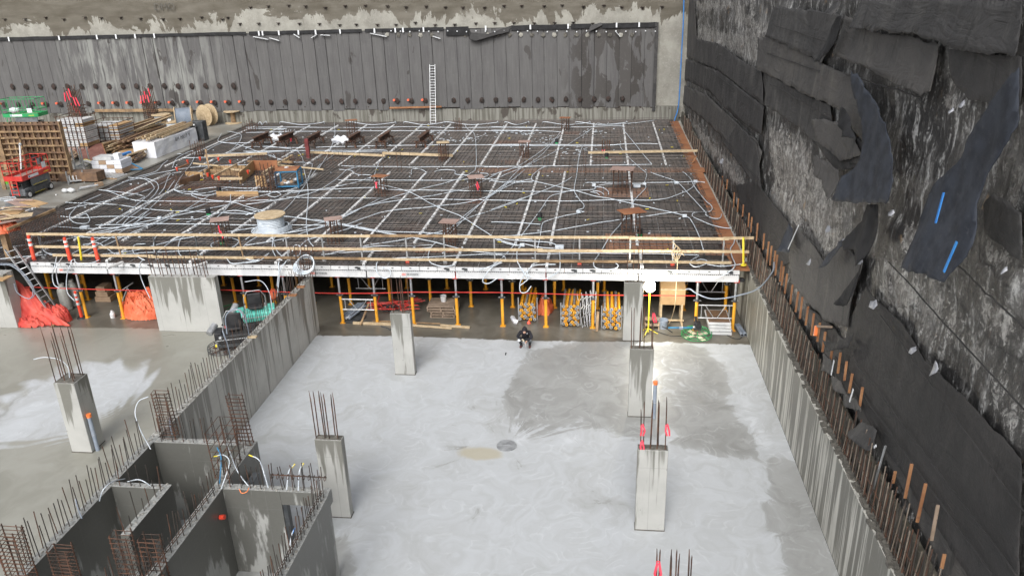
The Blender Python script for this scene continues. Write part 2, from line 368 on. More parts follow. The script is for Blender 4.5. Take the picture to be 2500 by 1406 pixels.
def shot_mat():
    m = Mt('shotcrete_tan', .8)
    u = m.x
    nb = m.noise(m.vec(m.ma('MULTIPLY', u, .3), 1.7, m.ma('MULTIPLY', m.z, .16)), 1.0, 8, .68, .9)
    edge = m.ma('ADD', 12.75, m.ma('MULTIPLY', m.ma('SUBTRACT', nb, .5), 9.5))
    f = m.ss(m.ma('SUBTRACT', m.z, edge), -.05, .06)
    n = m.noise(m.pos, .8, 6, .6); fine = m.noise(m.pos, 7, 5, .7)
    dry = m.mix(m.ss(n, .3, .7), (.36, .35, .31), (.25, .24, .21)); dry = m.mix(m.ma('MULTIPLY', m.ss(fine, .5, .72), .5), dry, (.44, .43, .39))
    drip = m.ss(m.noise(m.vec(m.ma('MULTIPLY', u, 2.2), 5.0, m.ma('MULTIPLY', m.z, .25)), 1.0, 4), .64, .7)
    dry = m.mix(m.ma('MULTIPLY', drip, .75), dry, (.14, .12, .09))
    wet = m.mix(m.ss(m.noise(m.vec(m.ma('MULTIPLY', u, .5), 0.0, m.ma('MULTIPLY', m.z, 2.0)), .8, 5), .3, .7), (.095, .082, .06), (.15, .135, .108))
    m.col(m.mix(f, dry, wet)); m.rgh(m.ma('SUBTRACT', .85, m.ma('MULTIPLY', f, .3))); m.bump(m.ma('ADD', fine, m.ma('MULTIPLY', n, 2)), .5, .06); return m.m
M_shot = shot_mat()
def panel_mat():
    m = Mt('grey_drain_panel', .75); u = m.x
    lf = m.ma('MULTIPLY', m.ss(u, -55.0, -49.0), m.ss(u, -34.0, -41.0))
    st = m.noise(m.vec(m.ma('MULTIPLY', u, 1.6), 2.0, m.ma('MULTIPLY', m.z, .22)), 1.0, 6, .65, .4)
    fine = m.noise(m.vec(m.ma('MULTIPLY', u, 7.0), 2.0, m.ma('MULTIPLY', m.z, .6)), 1.0, 4)
    c = m.mix(m.ss(fine, .3, .7), (.086, .083, .084), (.108, .105, .105))
    c = m.mix(m.ma('MULTIPLY', m.ss(st, .42, .62), m.ma('ADD', .10, m.ma('MULTIPLY', lf, .8))), c, (.27, .275, .26))
    wetp = m.noise(m.vec(m.ma('MULTIPLY', u, .8), 8.0, m.ma('MULTIPLY', m.z, .28)), 1.0, 5, .55, .6)
    c = m.mix(m.ss(wetp, .635, .66), c, (.052, .047, .044))
    rw = m.ma('MULTIPLY', m.ss(u, -4.5, -2.0), m.ss(wetp, .47, .49)); c = m.mix(rw, c, (.05, .045, .042))
    oi = m.t.nodes.new('ShaderNodeObjectInfo'); rnd = oi.outputs['Random']
    c = m.mix(m.ma('MULTIPLY', rnd, .22), c, (.16, .155, .15)); c = m.mix(m.ma('MULTIPLY', m.ss(m.noise(m.pos, 4, 6, .7), .55, .7), .25), c, (.2, .195, .18))
    m.col(c); m.bump(fine, .2, .01); return m.m
M_panel = panel_mat()
def band_mat():
    m = Mt('streaky_base_concrete', .8)
    s = m.noise(m.vec(m.ma('MULTIPLY', m.ma('ADD', m.x, m.y), 4.5), 2.0, m.ma('MULTIPLY', m.z, .2)), 1.0, 5, .6)
    b = m.noise(m.vec(m.ma('MULTIPLY', m.ma('ADD', m.x, m.y), .9), 2.0, m.ma('MULTIPLY', m.z, .6)), 1.0, 5)
    c = m.mix(m.ss(s, .42, .58), (.24, .235, .21), (.13, .125, .105)); c = m.mix(m.ss(b, .58, .63), c, (.075, .065, .055))
    m.col(c); m.bump(s, .4, .03); return m.m
M_band = band_mat()
M_band2 = pm('olive_stained_liner', (.075, .068, .052), (.13, .12, .095), 2.5, .8, st=(1, 1.5, .3), bump=.5)
def black_wall_mat():
    m = Mt('tarry_black_shotcrete', .55, spec=.6); a = m.attr('bare')
    w1 = m.noise(m.vec(m.ma('MULTIPLY', m.y, 2.6), 0.0, m.ma('MULTIPLY', m.z, .7)), 1.5, 8, .72, .8)
    w2 = m.noise(m.pos, .55, 5, .6); w3 = m.noise(m.pos, 6, 6, .75, 1.0)
    s = m.ma('ADD', m.ma('MULTIPLY', w1, .6), m.ma('MULTIPLY', w3, .4))
    c = m.mix(m.ss(w2, .3, .7), (.022, .021, .021), (.045, .043, .041))
    c = m.mix(m.ss(m.ma('ADD', s, m.ma('MULTIPLY', m.ma('SUBTRACT', w2, .5), .45)), .475, .60), c, (.21, .205, .2))
    c = m.mix(m.ma('MULTIPLY', m.ss(s, .53, .61), m.ss(w2, .36, .5)), c, (.62, .62, .61))
    w4 = m.noise(m.pos, 1.7, 6, .7, .6)
    bare = m.ss(m.ma('ADD', a, m.ma('ADD', m.ma('MULTIPLY', m.ma('SUBTRACT', w3, .5), 2.6), m.ma('MULTIPLY', m.ma('SUBTRACT', w4, .5), 3.0))), .62, .82)
    c = m.mix(bare, c, m.mix(m.ss(m.ma('ADD', m.ma('MULTIPLY', w3, .6), m.ma('MULTIPLY', w1, .4)), .46, .6), (.15, .14, .13), (.55, .54, .52)))
    c = m.mix(m.ma('MULTIPLY', m.ss(m.noise(m.pos, 1.3, 5, .6), .66, .72), .8), c, (.33, .22, .12))
    m.col(c); m.rgh(m.ma('ADD', .12, m.ma('MULTIPLY', w3, .5))); m.bump(m.ma('ADD', w3, m.ma('MULTIPLY', w1, .8)), .9, .09); return m.m
M_tar = black_wall_mat()
def fabric_mat(name, a, b, streak=(.2, .19, .175), amt=.5):
    m = Mt(name, .75); 
    n = m.noise(m.pos, .7, 5); st = m.noise(m.vec(m.ma('MULTIPLY', m.y, 1.8), m.x, m.ma('MULTIPLY', m.z, .35)), 1.0, 6, .65, .3)
    fine = m.noise(m.pos, 9, 5, .7); fo = m.noise(m.vec(m.ma('MULTIPLY', m.y, .5), m.x, m.ma('MULTIPLY', m.z, 1.4)), 1.3, 5, .6, 1.2)
    c = m.mix(m.ss(n, .3, .7), a, b); c = m.mix(m.ma('MULTIPLY', m.ss(m.noise(m.pos, .5, 6, .65, .8), .5, .68), amt), c, tuple(k * .8 for k in streak)); c = m.mix(m.ma('MULTIPLY', m.ss(st, .52, .72), amt), c, streak); c = m.mix(m.ma('MULTIPLY', m.ss(fine, .66, .76), .5), c, streak)
    c = m.mix(m.ma('MULTIPLY', m.ss(m.noise(m.vec(m.ma('MULTIPLY', m.y, 2.5), 7.0, m.ma('MULTIPLY', m.z, .4)), 1.0, 4), .62, .66), .6), c, tuple(k * .5 for k in a))
    m.col(c); m.bump(m.ma('ADD', m.ma('ADD', m.noise(m.pos, 1.6, 4), m.ma('MULTIPLY', m.ma('ABSOLUTE', m.ma('SUBTRACT', fo, .5)), 2.2)), m.ma('MULTIPLY', m.noise(m.pos, 30, 3), .12)), .45, .12); return m.m
M_f1 = fabric_mat('black_membrane', (.036, .035, .036), (.056, .054, .054), (.15, .145, .135), .4)
M_f2 = fabric_mat('dusty_membrane', (.06, .058, .057), (.085, .08, .077), (.16, .15, .135), .5)
M_f3 = fabric_mat('smooth_dark_membrane', (.026, .025, .025), (.038, .036, .036), (.075, .07, .067), .35)
M_light = Mt('lamp_glass'); M_light.b.inputs['Emission Color'].default_value = (1, .96, .86, 1); M_light.b.inputs['Emission Strength'].default_value = 40; M_light = M_light.m
# ================================================================== SETTING
ZD = 3.07      # deck surface
YB = 74.0      # back wall
def in_poly(X, Y, poly):
    r = np.zeros(X.shape, bool); n = len(poly)
    for i in range(n):
        x1, y1 = poly[i]; x2, y2 = poly[(i + 1) % n]
        c = ((y1 > Y) != (y2 > Y)); xx = (x2 - x1) * (Y - y1) / (y2 - y1 + 1e-9) + x1; r ^= c & (X < xx)
    return r
def blur(a, k):
    for ax in (0, 1):
        c = np.cumsum(np.concatenate([np.repeat(a.take([0], ax), k + 1, ax), a, np.repeat(a.take([-1], ax), k, ax)], ax), ax)
        n = a.shape[ax]; sl = [slice(None)] * 2; s2 = [slice(None)] * 2
        sl[ax] = slice(2 * k + 1, 2 * k + 1 + n); s2[ax] = slice(0, n); a = (c[tuple(sl)] - c[tuple(s2)]) / (2 * k + 1)
    return a
def fpoly(pts): return [tuple(G(*p))[:2] for p in pts]
def grid_obj(name, nx, ny, fn, mat, parent=None, smooth=True):
    V = np.array([fn(i / nx, j / ny) for j in range(ny + 1) for i in range(nx + 1)])
    F = [(j * (nx + 1) + i, j * (nx + 1) + i + 1, (j + 1) * (nx + 1) + i + 1, (j + 1) * (nx + 1) + i) for j in range(ny) for i in range(nx)]
    m = MB(); m.v = [tuple(a) for a in V]; m.f = F
    return m.build(name, mat, parent, smooth=smooth, loc=(0, 0, 0) if parent is None else None), V

# lower floor slab
x0, x1, y0, y1, st = -46.0, 6.8, 4.0, 38.0, .125
nx, ny = int((x1 - x0) / st), int((y1 - y0) / st)
gx, gy = np.meshgrid(np.linspace(x0, x1, nx + 1), np.linspace(y0, y1, ny + 1))
def region(polys, k):
    a = np.zeros(gx.shape)
    for p in polys: a = np.maximum(a, in_poly(gx, gy, fpoly(p)).astype(float))
    return blur(blur(a, k), k)
wet = region([[(1243, 845), (1262, 930), (1228, 990), (1262, 1040), (1240, 1062), (1340, 1058), (1400, 1040), (1470, 1048), (1560, 1085), (1660, 1092), (1740, 1112), (1850, 1128),
               (1842, 1060), (1790, 1010), (1775, 950), (1760, 890), (1715, 845), (1500, 834)],
              [(1905, 1110), (1870, 1210), (1905, 1320), (1920, 1450), (2090, 1450), (2000, 1250), (1930, 1110)],
              [(560, 1380), (400, 1450), (900, 1450), (850, 1300), (640, 1290)]], 3)
wet2 = region([[(1000, 930), (1045, 925), (1075, 1010), (1020, 960)], [(1400, 1160), (1440, 1190), (1535, 1250), (1490, 1262), (1420, 1190)], [(1640, 1290), (1740, 1270), (1750, 1292), (1640, 1300)],
               [(1540, 1310), (1680, 1300), (1650, 1345), (1560, 1340)], [(1250, 1275), (1330, 1262), (1310, 1285)], [(880, 1010), (960, 1000), (930, 1030)], [(690, 1010), (800, 985), (760, 1040)], [(1120, 1262), (1230, 1195), (1255, 1190), (1130, 1290)], [(1020, 1085), (1100, 1082), (1150, 1100), (1040, 1100)]], 3)
swirl = region([[(1700, 850), (1745, 870), (1790, 940), (1810, 1010), (1850, 1105), (1880, 1130), (1900, 1100), (1870, 1040), (1840, 980), (1790, 900), (1740, 850)], [(1230, 1040), (1300, 1058), (1290, 1100), (1250, 1100)],
                [(1340, 1085), (1400, 1048), (1450, 1062), (1400, 1095)]], 3)
# left bay: olive wet slab with a chalky fan round the column
olive = (gx < -13.7).astype(float)
fan = region([[(-60, 1000), (30, 960), (130, 905), (180, 878), (250, 878), (330, 890), (400, 920), (350, 960), (320, 985), (262, 1000), (235, 1065), (120, 1095), (40, 1080), (-60, 1110)]], 8)
fan = np.clip(fan + .28 * (np.sin(np.arctan2(gy - 24.2, gx + 18.8) * 34 + np.sin(gx * 3)) * .5 + .0) * (fan > .02) * (gx < -19), 0, 1)
olive = olive * (1 - .9 * fan)
wet = .12 + .70 * np.maximum(wet, .5 * wet2)
lf = (gx < -13.7) * (.46 + .1 * np.sin(gx * .9 + gy)); wet = np.where(gx < -13.7, np.where(fan > .4, .16, lf), wet)
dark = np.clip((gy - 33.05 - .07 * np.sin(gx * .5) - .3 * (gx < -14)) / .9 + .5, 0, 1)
zz = -.035 * np.exp(-((gx + 3.34) ** 2 + (gy - 24.2) ** 2) / 6)
mbf = MB(); mbf.v = list(zip(gx.ravel().tolist(), gy.ravel().tolist(), zz.ravel().tolist()))
ii = (np.arange(ny)[:, None] * (nx + 1) + np.arange(nx)[None]).ravel()
mbf.f = list(map(tuple, np.stack([ii, ii + 1, ii + nx + 2, ii + nx + 1], 1).tolist()))
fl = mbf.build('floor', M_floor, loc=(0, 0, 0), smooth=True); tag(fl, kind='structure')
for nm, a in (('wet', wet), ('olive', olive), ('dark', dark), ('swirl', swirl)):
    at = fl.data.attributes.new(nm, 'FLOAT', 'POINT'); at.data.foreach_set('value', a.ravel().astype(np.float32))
M_shaded = rough_conc('wet_concrete_shaded', (.05, .046, .04), (.075, .07, .06), 1.2, 6, .02, .4)  # wet concrete with the deep shade under the deck put into its colour
ft = MB().box(-80, -46, -6, 36, -.3, 0).box(-46, 7.6, -6, 4, -.3, 0)
tag(ft.build('floor', M_slab, loc=(0, 0, -.3)), kind='structure')
tag(MB().box(-80, -46, 36, 74, -.3, 0).box(-46, 7.6, 38, 74, -.3, 0).build('floor', M_shaded, loc=(0, 0, -.3)), kind='structure')
# floor drain
dg = thing('floor_drain', 'round cast iron drain grate sunk in the pale slab', 'drain', (-3.34, 24.2, 0), None)
MB().lathe((-3.34, 24.2, -.028), [(.30, 0), (.37, 0), (.37, .02), (.30, .02)], 28).build('rim', M_steel, dg)
MB().lathe((-3.34, 24.2, -.03), [(.0, 0), (.3, 0), (.3, .006), (0, .006)], 28).build('sump', M_black, dg)
for i in range(11):
    a = -.27 + i * .054; L = math.sqrt(max(.3 ** 2 - a * a, .001)) * .98
    blk('slat', -3.34 + a - .012, -3.34 + a + .012, 24.2 - L, 24.2 + L, -.02, -.004, M_steel, dg)
blk('slat', -3.63, -3.05, 24.185, 24.215, -.02, 0, M_steel, dg)

# upper slab, level with the deck
us = MB().box(-80, -34.35, 44.3, YB, 2.7, 3.11)
tag(us.build('upper_slab', M_slab, bevel=.02), kind='structure')
rough = MB().box(-34.35, -34.05, 44.3, YB - .3, 2.75, 3.17)
tag(rough.build('slab_edge', M_mud, bevel=.03), kind='structure')

# ------------------------------------------------------------------ back wall
bw = thing('shoring_wall', 'tall back shotcrete wall with grey drainage panels and rows of anchor holes', 'wall', (-25, YB, 0))
grid_obj('upper_face', 330, 30, lambda a, b: (-80 + 89 * a, YB + .12 * mnoise.noise(Vector((a * 60, b * 5, 1))) + .05 * mnoise.noise(Vector((a * 200, b * 16, 4))) + (.35 if a < .95 else .35), 3.2 + 14.8 * b), M_shot, bw)
MB().box(-80, 9, YB + .6, YB + 1.0, 0, 18).build('core_slab', M_shot, bw)
MB().box(-80, 6.9, YB + .05, YB + .5, 0, 4.25).build('base_band', M_band, bw)
xs = [-62.0]
while xs[-1] < 4.3: xs.append(xs[-1] + random.uniform(1.08, 1.2))
xs[-1] = 4.5
deep = set(min(range(len(xs)), key=lambda i: abs(xs[i] - onY(p, 180, YB).x)) for p in (365, 590, 765, 925, 1027, 1430))
for i in range(len(xs) - 1):
    a, b = xs[i], xs[i + 1]; n = 14
    ga = .05 if i in deep else .016
    m = MB(); bulge = random.uniform(.006, .03) + (.05 if i in deep else 0)
    top = 11.38 + random.uniform(-.04, .04); bot = 4.3 + random.uniform(-.15, .1)
    K = 5
    for j in range(n + 1):
        z = bot + (top - bot) * j / n
        ja = .022 * mnoise.noise(Vector((i * 3.1, z * 3, 0))); jb = .022 * mnoise.noise(Vector(((i + 1) * 3.1, z * 3, 0)))
        for k in range(K + 1):
            u = k / K; x = a + ga + ja + (b - ga + jb - a - ga - ja) * u
            m.v.append((x, YB + .02 - bulge * math.sin(math.pi * u) ** .5 + .03 * mnoise.noise(Vector((x, z, 3))), z))
    for j in range(n):
        for k in range(K): q = j * (K + 1) + k; m.f.append((q, q + 1, q + K + 2, q + K + 1))
    # returns at the edges
    for k in (0, K):
        for j in range(n):
            q = j * (K + 1) + k; w_ = K + 1; p0 = len(m.v); v1, v2 = m.v[q], m.v[q + w_]
            m.v += [(v1[0], YB + .2, v1[2]), (v2[0], YB + .2, v2[2])]; m.f.append((q, q + w_, p0 + 1, p0))
    m.build('drainage_panel', M_panel, bw, smooth=False)
# dark joint backing + flashing strip along the top
MB().box(-62, 4.55, YB + .1, YB + .16, 4.3, 11.45).build('joint_backing', M_f3, bw)
def flash(x0_, x1_, zt, hgt, dy=.1, sag=0.0):
    m = MB(); n = max(2, int((x1_ - x0_) / .8))
    for i in range(n + 1):
        t = i / n; x = x0_ + (x1_ - x0_) * t; z = zt(x) + .05 * mnoise.noise(Vector((x * .7, 0, 2))) - sag * math.sin(math.pi * t)
        m.v += [(x, YB - dy + .03, z), (x, YB - dy - .05 - .05 * mnoise.noise(Vector((x, 5, 0))), z - hgt)]
    m.f = [(2 * i, 2 * i + 1, 2 * i + 3, 2 * i + 2) for i in range(n)]
    o = m.build('flashing_strip', M_fab, bw); s_ = o.modifiers.new('s', 'SOLIDIFY'); s_.thickness = .03; return o
zt = lambda x: 11.62 - .0 * x
for a, b, h in ((-62, -45, .3), (-45, -33.5, .26), (-33.2, -22.3, .28), (-22, -14.6, .26), (-14.4, -12.3, .75), (-8.4, -3.2, .42), (-3.0, -1.2, .4), (-.3, 4.6, .42)):
    flash(a, b, zt, h)
pn = MB(); pn.v = [(-12.3, YB - .1, 11.55), (-12.2, YB - .5, 10.55), (-11.6, YB - .55, 10.4), (-9.6, YB - .5, 10.9), (-8.6, YB - .35, 11.1), (-8.4, YB - .1, 11.6), (-9.3, YB - .15, 11.35), (-10.5, YB - .15, 10.95), (-12.1, YB - .12, 11.1)]
pn.f = [(0, 1, 8), (1, 2, 7, 8), (2, 3, 7), (3, 4, 6, 7), (4, 5, 6)]
o = pn.build('flashing_strip', M_f3, bw); o['label'] = 'flashing strip peeled off and folded down'; o.modifiers.new('s', 'SOLIDIFY').thickness = .04
pn = MB(); pn.v = [(-1.2, YB - .1, 11.5), (-1.5, YB - .45, 10.9), (-.2, YB - .3, 11.5), (-.3, YB - .1, 11.7)]; pn.f = [(0, 1, 2, 3)]
pn.build('flashing_strip', M_f1, bw).modifiers.new('s', 'SOLIDIFY').thickness = .04
blk('flashing_strip', 4.45, 4.75, YB - .16, YB - .1, 3.9, 11.6, M_f1, bw)
for px in (16, 140, 233, 280, 327, 374, 631, 640, 680, 728, 770, 830, 914, 965, 984, 1034, 1186, 1295, 1387, 1505, 1560):   # pale tape tags
    p = onY(px, 74, YB - .2); blk('tape_tag', p.x - .07, p.x + .07, YB - .24, YB - .2, 11.25, 11.66, M_paper, bw)
for (p1, p2) in (((618, 90), (655, 97)), ((658, 93), (682, 100)), ((717, 84), (731, 93)), ((760, 93), (774, 85)), ((783, 86), (806, 87)), ((904, 82), (944, 90)), ((1057, 89), (1075, 95)), ((1502, 76), (1514, 90))):
    a, b = onY(*p1, YB - .25), onY(*p2, YB - .25); bar('loose_tape', a, b, .04, .18, M_paper, bw, (0, 1, 0))
for i, px in enumerate(list(range(955, 1240, 23)) + list(range(1240, 1605, 24))):                            # washers on the flashing
    p = onY(px, 76 + (i % 3), YB - .2); rod('washer', (p.x, YB - .26, p.z), (p.x, YB - .18, p.z), .06, M_paper, bw)
def pocket(px, py, capped, r=.3):
    p = onY(px, py, YB - .1); g = MB()
    g.ball((p.x, YB - .12, p.z), r, .06, r * 1.15, 10, 6, .5, px * .37); g.build('anchor_hole', M_hole, bw)
    if capped: rod('red_cap', (p.x - .28, YB - .34, p.z + .1), (p.x - .28, YB - .16, p.z + .1), .11, M_capr, bw, 'cyl12')
for k in range(17): pocket(30 + 33.7 * k, 212 - .12 * k, False, .24)
caps = {0: 1, 1: 0, 3: 1, 4: 1, 6: 0}
for k in range(45):
    px = 10 + 34.3 * k
    if 1062 < px < 1075: continue
    c = (k in (0, 3, 4, 7, 8, 9, 10, 11, 12, 13, 14, 15, 16, 17)) or 955 < px < 1090
    pocket(px, 256 - .0095 * px, c, .22)
for k in range(46):
    px = 395 + 26.5 * k
    if px < 1600: 
        p = onY(px, 262, YB - .05); MB().ball((p.x + .2 * random.random(), YB + .05, p.z), .1, .05, .1, 8, 4).build('tie_hole', M_hole, bw)
for k in range(26):                       # mortar pads below the flashing
    px = 945 + 27.2 * k
    if px < 1570 and not 1080 < px < 1130:
        p = onY(px, 86, YB - .1); MB().ball((p.x, YB - .06, p.z), .2, .05, .19, 9, 5, .5, px).build('mortar_pad', M_mud if k % 3 else M_shot, bw)
for k in range(48):                       # anchor plates of the bare upper wall
    for py in (60 - .02 * k, 18 - .02 * k):
        px = 10 + 48 * k
        if px > 1640 or (px < 500 and py < 50): continue
        pxx = px + (20 if py < 30 else 0) + random.uniform(-5, 5); p = onY(pxx, (py if px > 560 else 40 + py * .1) + random.uniform(-3, 3), YB + .2)
        r = MB(); r.box(p.x - .16, p.x + .16, YB + .1, YB + .35, p.z + .05, p.z + .09); r.ball((p.x, YB + .24, p.z - .06), .06, .05, .08, 8, 5); r.build('anchor_plate', M_hole, bw)
# sprayed letters and the sparse writing on the bare wall
def text(body, size, M, mat, parent, name='lettering', ext=.003):
    cu_ = bpy.data.curves.new(name, 'FONT'); cu_.body = body; cu_.size = size; cu_.extrude = ext; cu_.align_x = 'CENTER'; cu_.align_y = 'CENTER'; cu_.resolution_u = 3
    t = bpy.data.objects.new('tmp', cu_); COL.objects.link(t); bpy.context.view_layer.update()
    me = bpy.data.meshes.new_from_object(t.evaluated_get(bpy.context.evaluated_depsgraph_get())); bpy.data.objects.remove(t)
    me.materials.clear(); me.materials.append(mat); return link(name, me, mat, parent, M)
FRONT = Matrix(((1, 0, 0), (0, 0, -1), (0, 1, 0))).to_4x4()      # text plane facing -Y
p = onY(398, 18, YB - .1); text('DMO', .9, Matrix.Translation((p.x, YB + .1, p.z)) @ FRONT, M_mud, bw)

# ------------------------------------------------------------------ concrete retaining wall on the right, with its curtain of bars
rw = thing('retaining_wall', 'long grey formed concrete wall on the right with a curtain of vertical rebar', 'wall', (6.95, 40, 0))
MB().box(6.8, 7.12, -4, 34.2, 0, 2.9).build('wall_face', M_concr, rw, bevel=.02)
MB().box(6.8, 7.12, 34.2, YB, 0, 2.9).build('wall_face', M_concr, rw, bevel=.02)
jn = MB()                                   # rough broken joint along the top
for i in range(900):
    y = random.uniform(2, 36); x = random.gauss(6.97, .07); s_ = random.uniform(.03, .075)
    jn.box(x - s_, x + s_, y - s_ * 1.6, y + s_ * 1.6, 2.88, 2.9 + random.uniform(.02, .09))
tag(jn.build('rough_joint', M_mud, rw), kind='stuff')
M_rebarc = pm('mud_splashed_rebar', (.17, .13, .10), (.26, .22, .18), 3, .8, 0, bs=50)
MB().box(7.16, 7.3, -4, YB, 2.9, 3.75).build('liner_strip', M_band2, rw)
y = 10.0; k = 0
while y < 72.5 and k < 290:
    z1 = 4.15 + .5 * mnoise.noise(Vector((y * .25, 0, 0))) + random.uniform(-.12, .12)
    if y < 20: z1 = 4.25 + random.uniform(-.3, .35)
    lx = random.uniform(-.03, .05); ly = random.uniform(-.05, .05)
    rod('rebar', (6.98 + random.uniform(-.03, .03), y, 2.8), (7.02 + lx, y + ly, z1), .016 if y < 24 else (.021 if y < 40 else .03), (M_rebarc, M_rebarl, M_rebar)[k % 3], rw)
    y += random.uniform(.08, .14) if y < 20 else (.16 if y < 40 else .42); k += 1
for zz_ in (3.05, 3.5):
    rod('tie_bar', (7.0, 12, zz_), (7.0, 72, zz_ + .02), .014, M_rebar, rw)
rod('rebar', G(2122, 1226, 2.9), Vector((7.1, onX(2162, 1088, 7.1).y, onX(2162, 1088, 7.1).z)), .03, M_steel, rw)

# ------------------------------------------------------------------ big black wall
bk = thing('black_shoring_wall', 'huge black tarred shotcrete wall hung with torn membrane sheets', 'wall', (7.6, 40, 0))
XW = 7.45
nxw, nyw = 560, 120
BARE = [[(1875, 300), (1960, 330), (2000, 420), (2060, 520), (2040, 600), (2010, 640), (1960, 560), (1890, 480)], [(2200, 520), (2290, 560), (2300, 700), (2220, 640)], [(2390, 700), (2480, 760), (2480, 860), (2400, 800)], [(1700, 60), (1860, 90), (1850, 150), (1720, 110)], [(2190, 770), (2260, 740), (2330, 830), (2420, 960), (2500, 1060), (2500, 1010), (2400, 880), (2290, 720), (2180, 640), (2140, 690), (2150, 760)],
        [(2360, 360), (2420, 350), (2420, 400), (2370, 420)], [(2455, 420), (2500, 410), (2500, 520), (2450, 500)], [(2410, 570), (2500, 640), (2500, 680), (2400, 610)],
        [(1680, 280), (1790, 400), (1850, 470), (1840, 500), (1740, 380), (1670, 310)], [(1930, 540), (1975, 560), (2020, 640), (1995, 690), (1945, 600)], [(2300, 180), (2330, 130), (2350, 260), (2310, 300)],
        [(1870, 520), (1890, 400), (1960, 500), (2060, 560), (2030, 640), (1960, 590), (1900, 540)], [(1800, 20), (1880, 60), (1870, 90), (1790, 60)], [(1690, 0), (1900, 0), (2050, 40), (1900, 10), (1710, 30)]]
bare_yz = [[(onX(*p, XW).y, onX(*p, XW).z) for p in q] for q in BARE]
yy, zg = np.meshgrid(np.linspace(6, YB + .4, nxw + 1), np.linspace(2.4, 18, nyw + 1))
av = np.zeros(yy.shape)
for q in bare_yz: av = np.maximum(av, in_poly(yy, zg, q).astype(float))
av = blur(av, 2)
def wx(y_, z_): return XW + .16 * mnoise.noise(Vector((y_ * .35, z_ * .5, 0))) + .07 * mnoise.noise(Vector((y_ * 1.3, z_ * 1.5, 4))) + .035 * mnoise.noise(Vector((y_ * 5, z_ * 3, 9)))
m = MB(); m.v = [(wx(a, b), a, b) for a, b in zip(yy.ravel().tolist(), zg.ravel().tolist())]
m.f = [(j * (nxw + 1) + i, (j + 1) * (nxw + 1) + i, (j + 1) * (nxw + 1) + i + 1, j * (nxw + 1) + i + 1) for j in range(nyw) for i in range(nxw)]
wf = m.build('wall_face', M_tar, bk, smooth=True)
at = wf.data.attributes.new('bare', 'FLOAT', 'POINT'); at.data.foreach_set('value', av.ravel().astype(np.float32))
MB().box(7.9, 8.3, -6, YB + 1, 0, 18).build('core_slab', M_f1, bk)
MB().box(7.16, 7.9, -6, YB + .3, 0, 2.9).build('footing', M_mud, bk)

def sheet(poly, mat, off=.06, parent=bk, name='membrane_sheet', lift=.0, fold=.045, ragged=.04, liftdir=None, th=.03, res=None, X0=XW, seed=0, loc=None):
    """a membrane piece: outline on the wall plane, given folds, thickness and its own stand-off"""
    P = [onX(px, py, X0 - off) for px, py in poly]; yz = [Vector((p.y, p.z)) for p in P]
    out = []
    per = sum((yz[i] - yz[i - 1]).length for i in range(len(yz)))
    step = max(.12, per / 160)
    for i in range(len(yz)):
        a, b = yz[i], yz[(i + 1) % len(yz)]; n = max(1, int((b - a).length / step))
        for j in range(n):
            q = a.lerp(b, j / n); k = ragged * (0 if j == 0 else 1)
            out.append(q + Vector((mnoise.noise(Vector((q.x * 1.1, q.y * 1.1, seed))) * 1.6 + mnoise.noise(Vector((q.x * 6, q.y * 6, seed))), mnoise.noise(Vector((q.x * 1.1, q.y * 1.1, seed + 7))) * 1.6 + mnoise.noise(Vector((q.x * 6, q.y * 6, seed + 7))))) * k * 1.3)
    y0_, y1_ = min(q.x for q in out), max(q.x for q in out); z0_, z1_ = min(q.y for q in out), max(q.y for q in out)
    gs = res or max(.16, math.sqrt((y1_ - y0_) * (z1_ - z0_) / 1500)); pts = list(out); nb = len(out)
    gy_ = np.arange(y0_ + gs / 2, y1_, gs); gz_ = np.arange(z0_ + gs / 2, z1_, gs); A, B = np.meshgrid(gy_, gz_)
    ins = in_poly(A, B, [(q.x, q.y) for q in out])
    pts += [Vector((a, b)) for a, b in zip(A[ins].tolist(), B[ins].tolist())]
    vs, es, fs, *_ = delaunay_2d_cdt(pts, [(i, (i + 1) % nb) for i in range(nb)], [], 1, 1e-4)
    mb = MB()
    for v in vs:
        t = (z1_ - v.y) / max(z1_ - z0_, .01)          # 0 top, 1 bottom
        x = X0 - off - lift * t ** 2 + fold * (mnoise.noise(Vector((v.x * .45, v.y * .3, seed))) * 1.3 + .6 * mnoise.noise(Vector((v.x * 1.7, v.y * .6, seed))) + .25 * mnoise.noise(Vector((v.x * 5, v.y * 3, seed)))) - .04 - fold * .9 * abs(mnoise.noise(Vector((v.x * 1.6 + v.y * .5, v.y * .35, seed + 5))))
        mb.v.append((min(x, X0 - .03), v.x, v.y))
    mb.f = [tuple(f) for f in fs]
    o = mb.build(name, mat, parent, smooth=True, loc=loc)
    s_ = o.modifiers.new('thickness', 'SOLIDIFY'); s_.thickness = th; s_.offset = 0
    return o
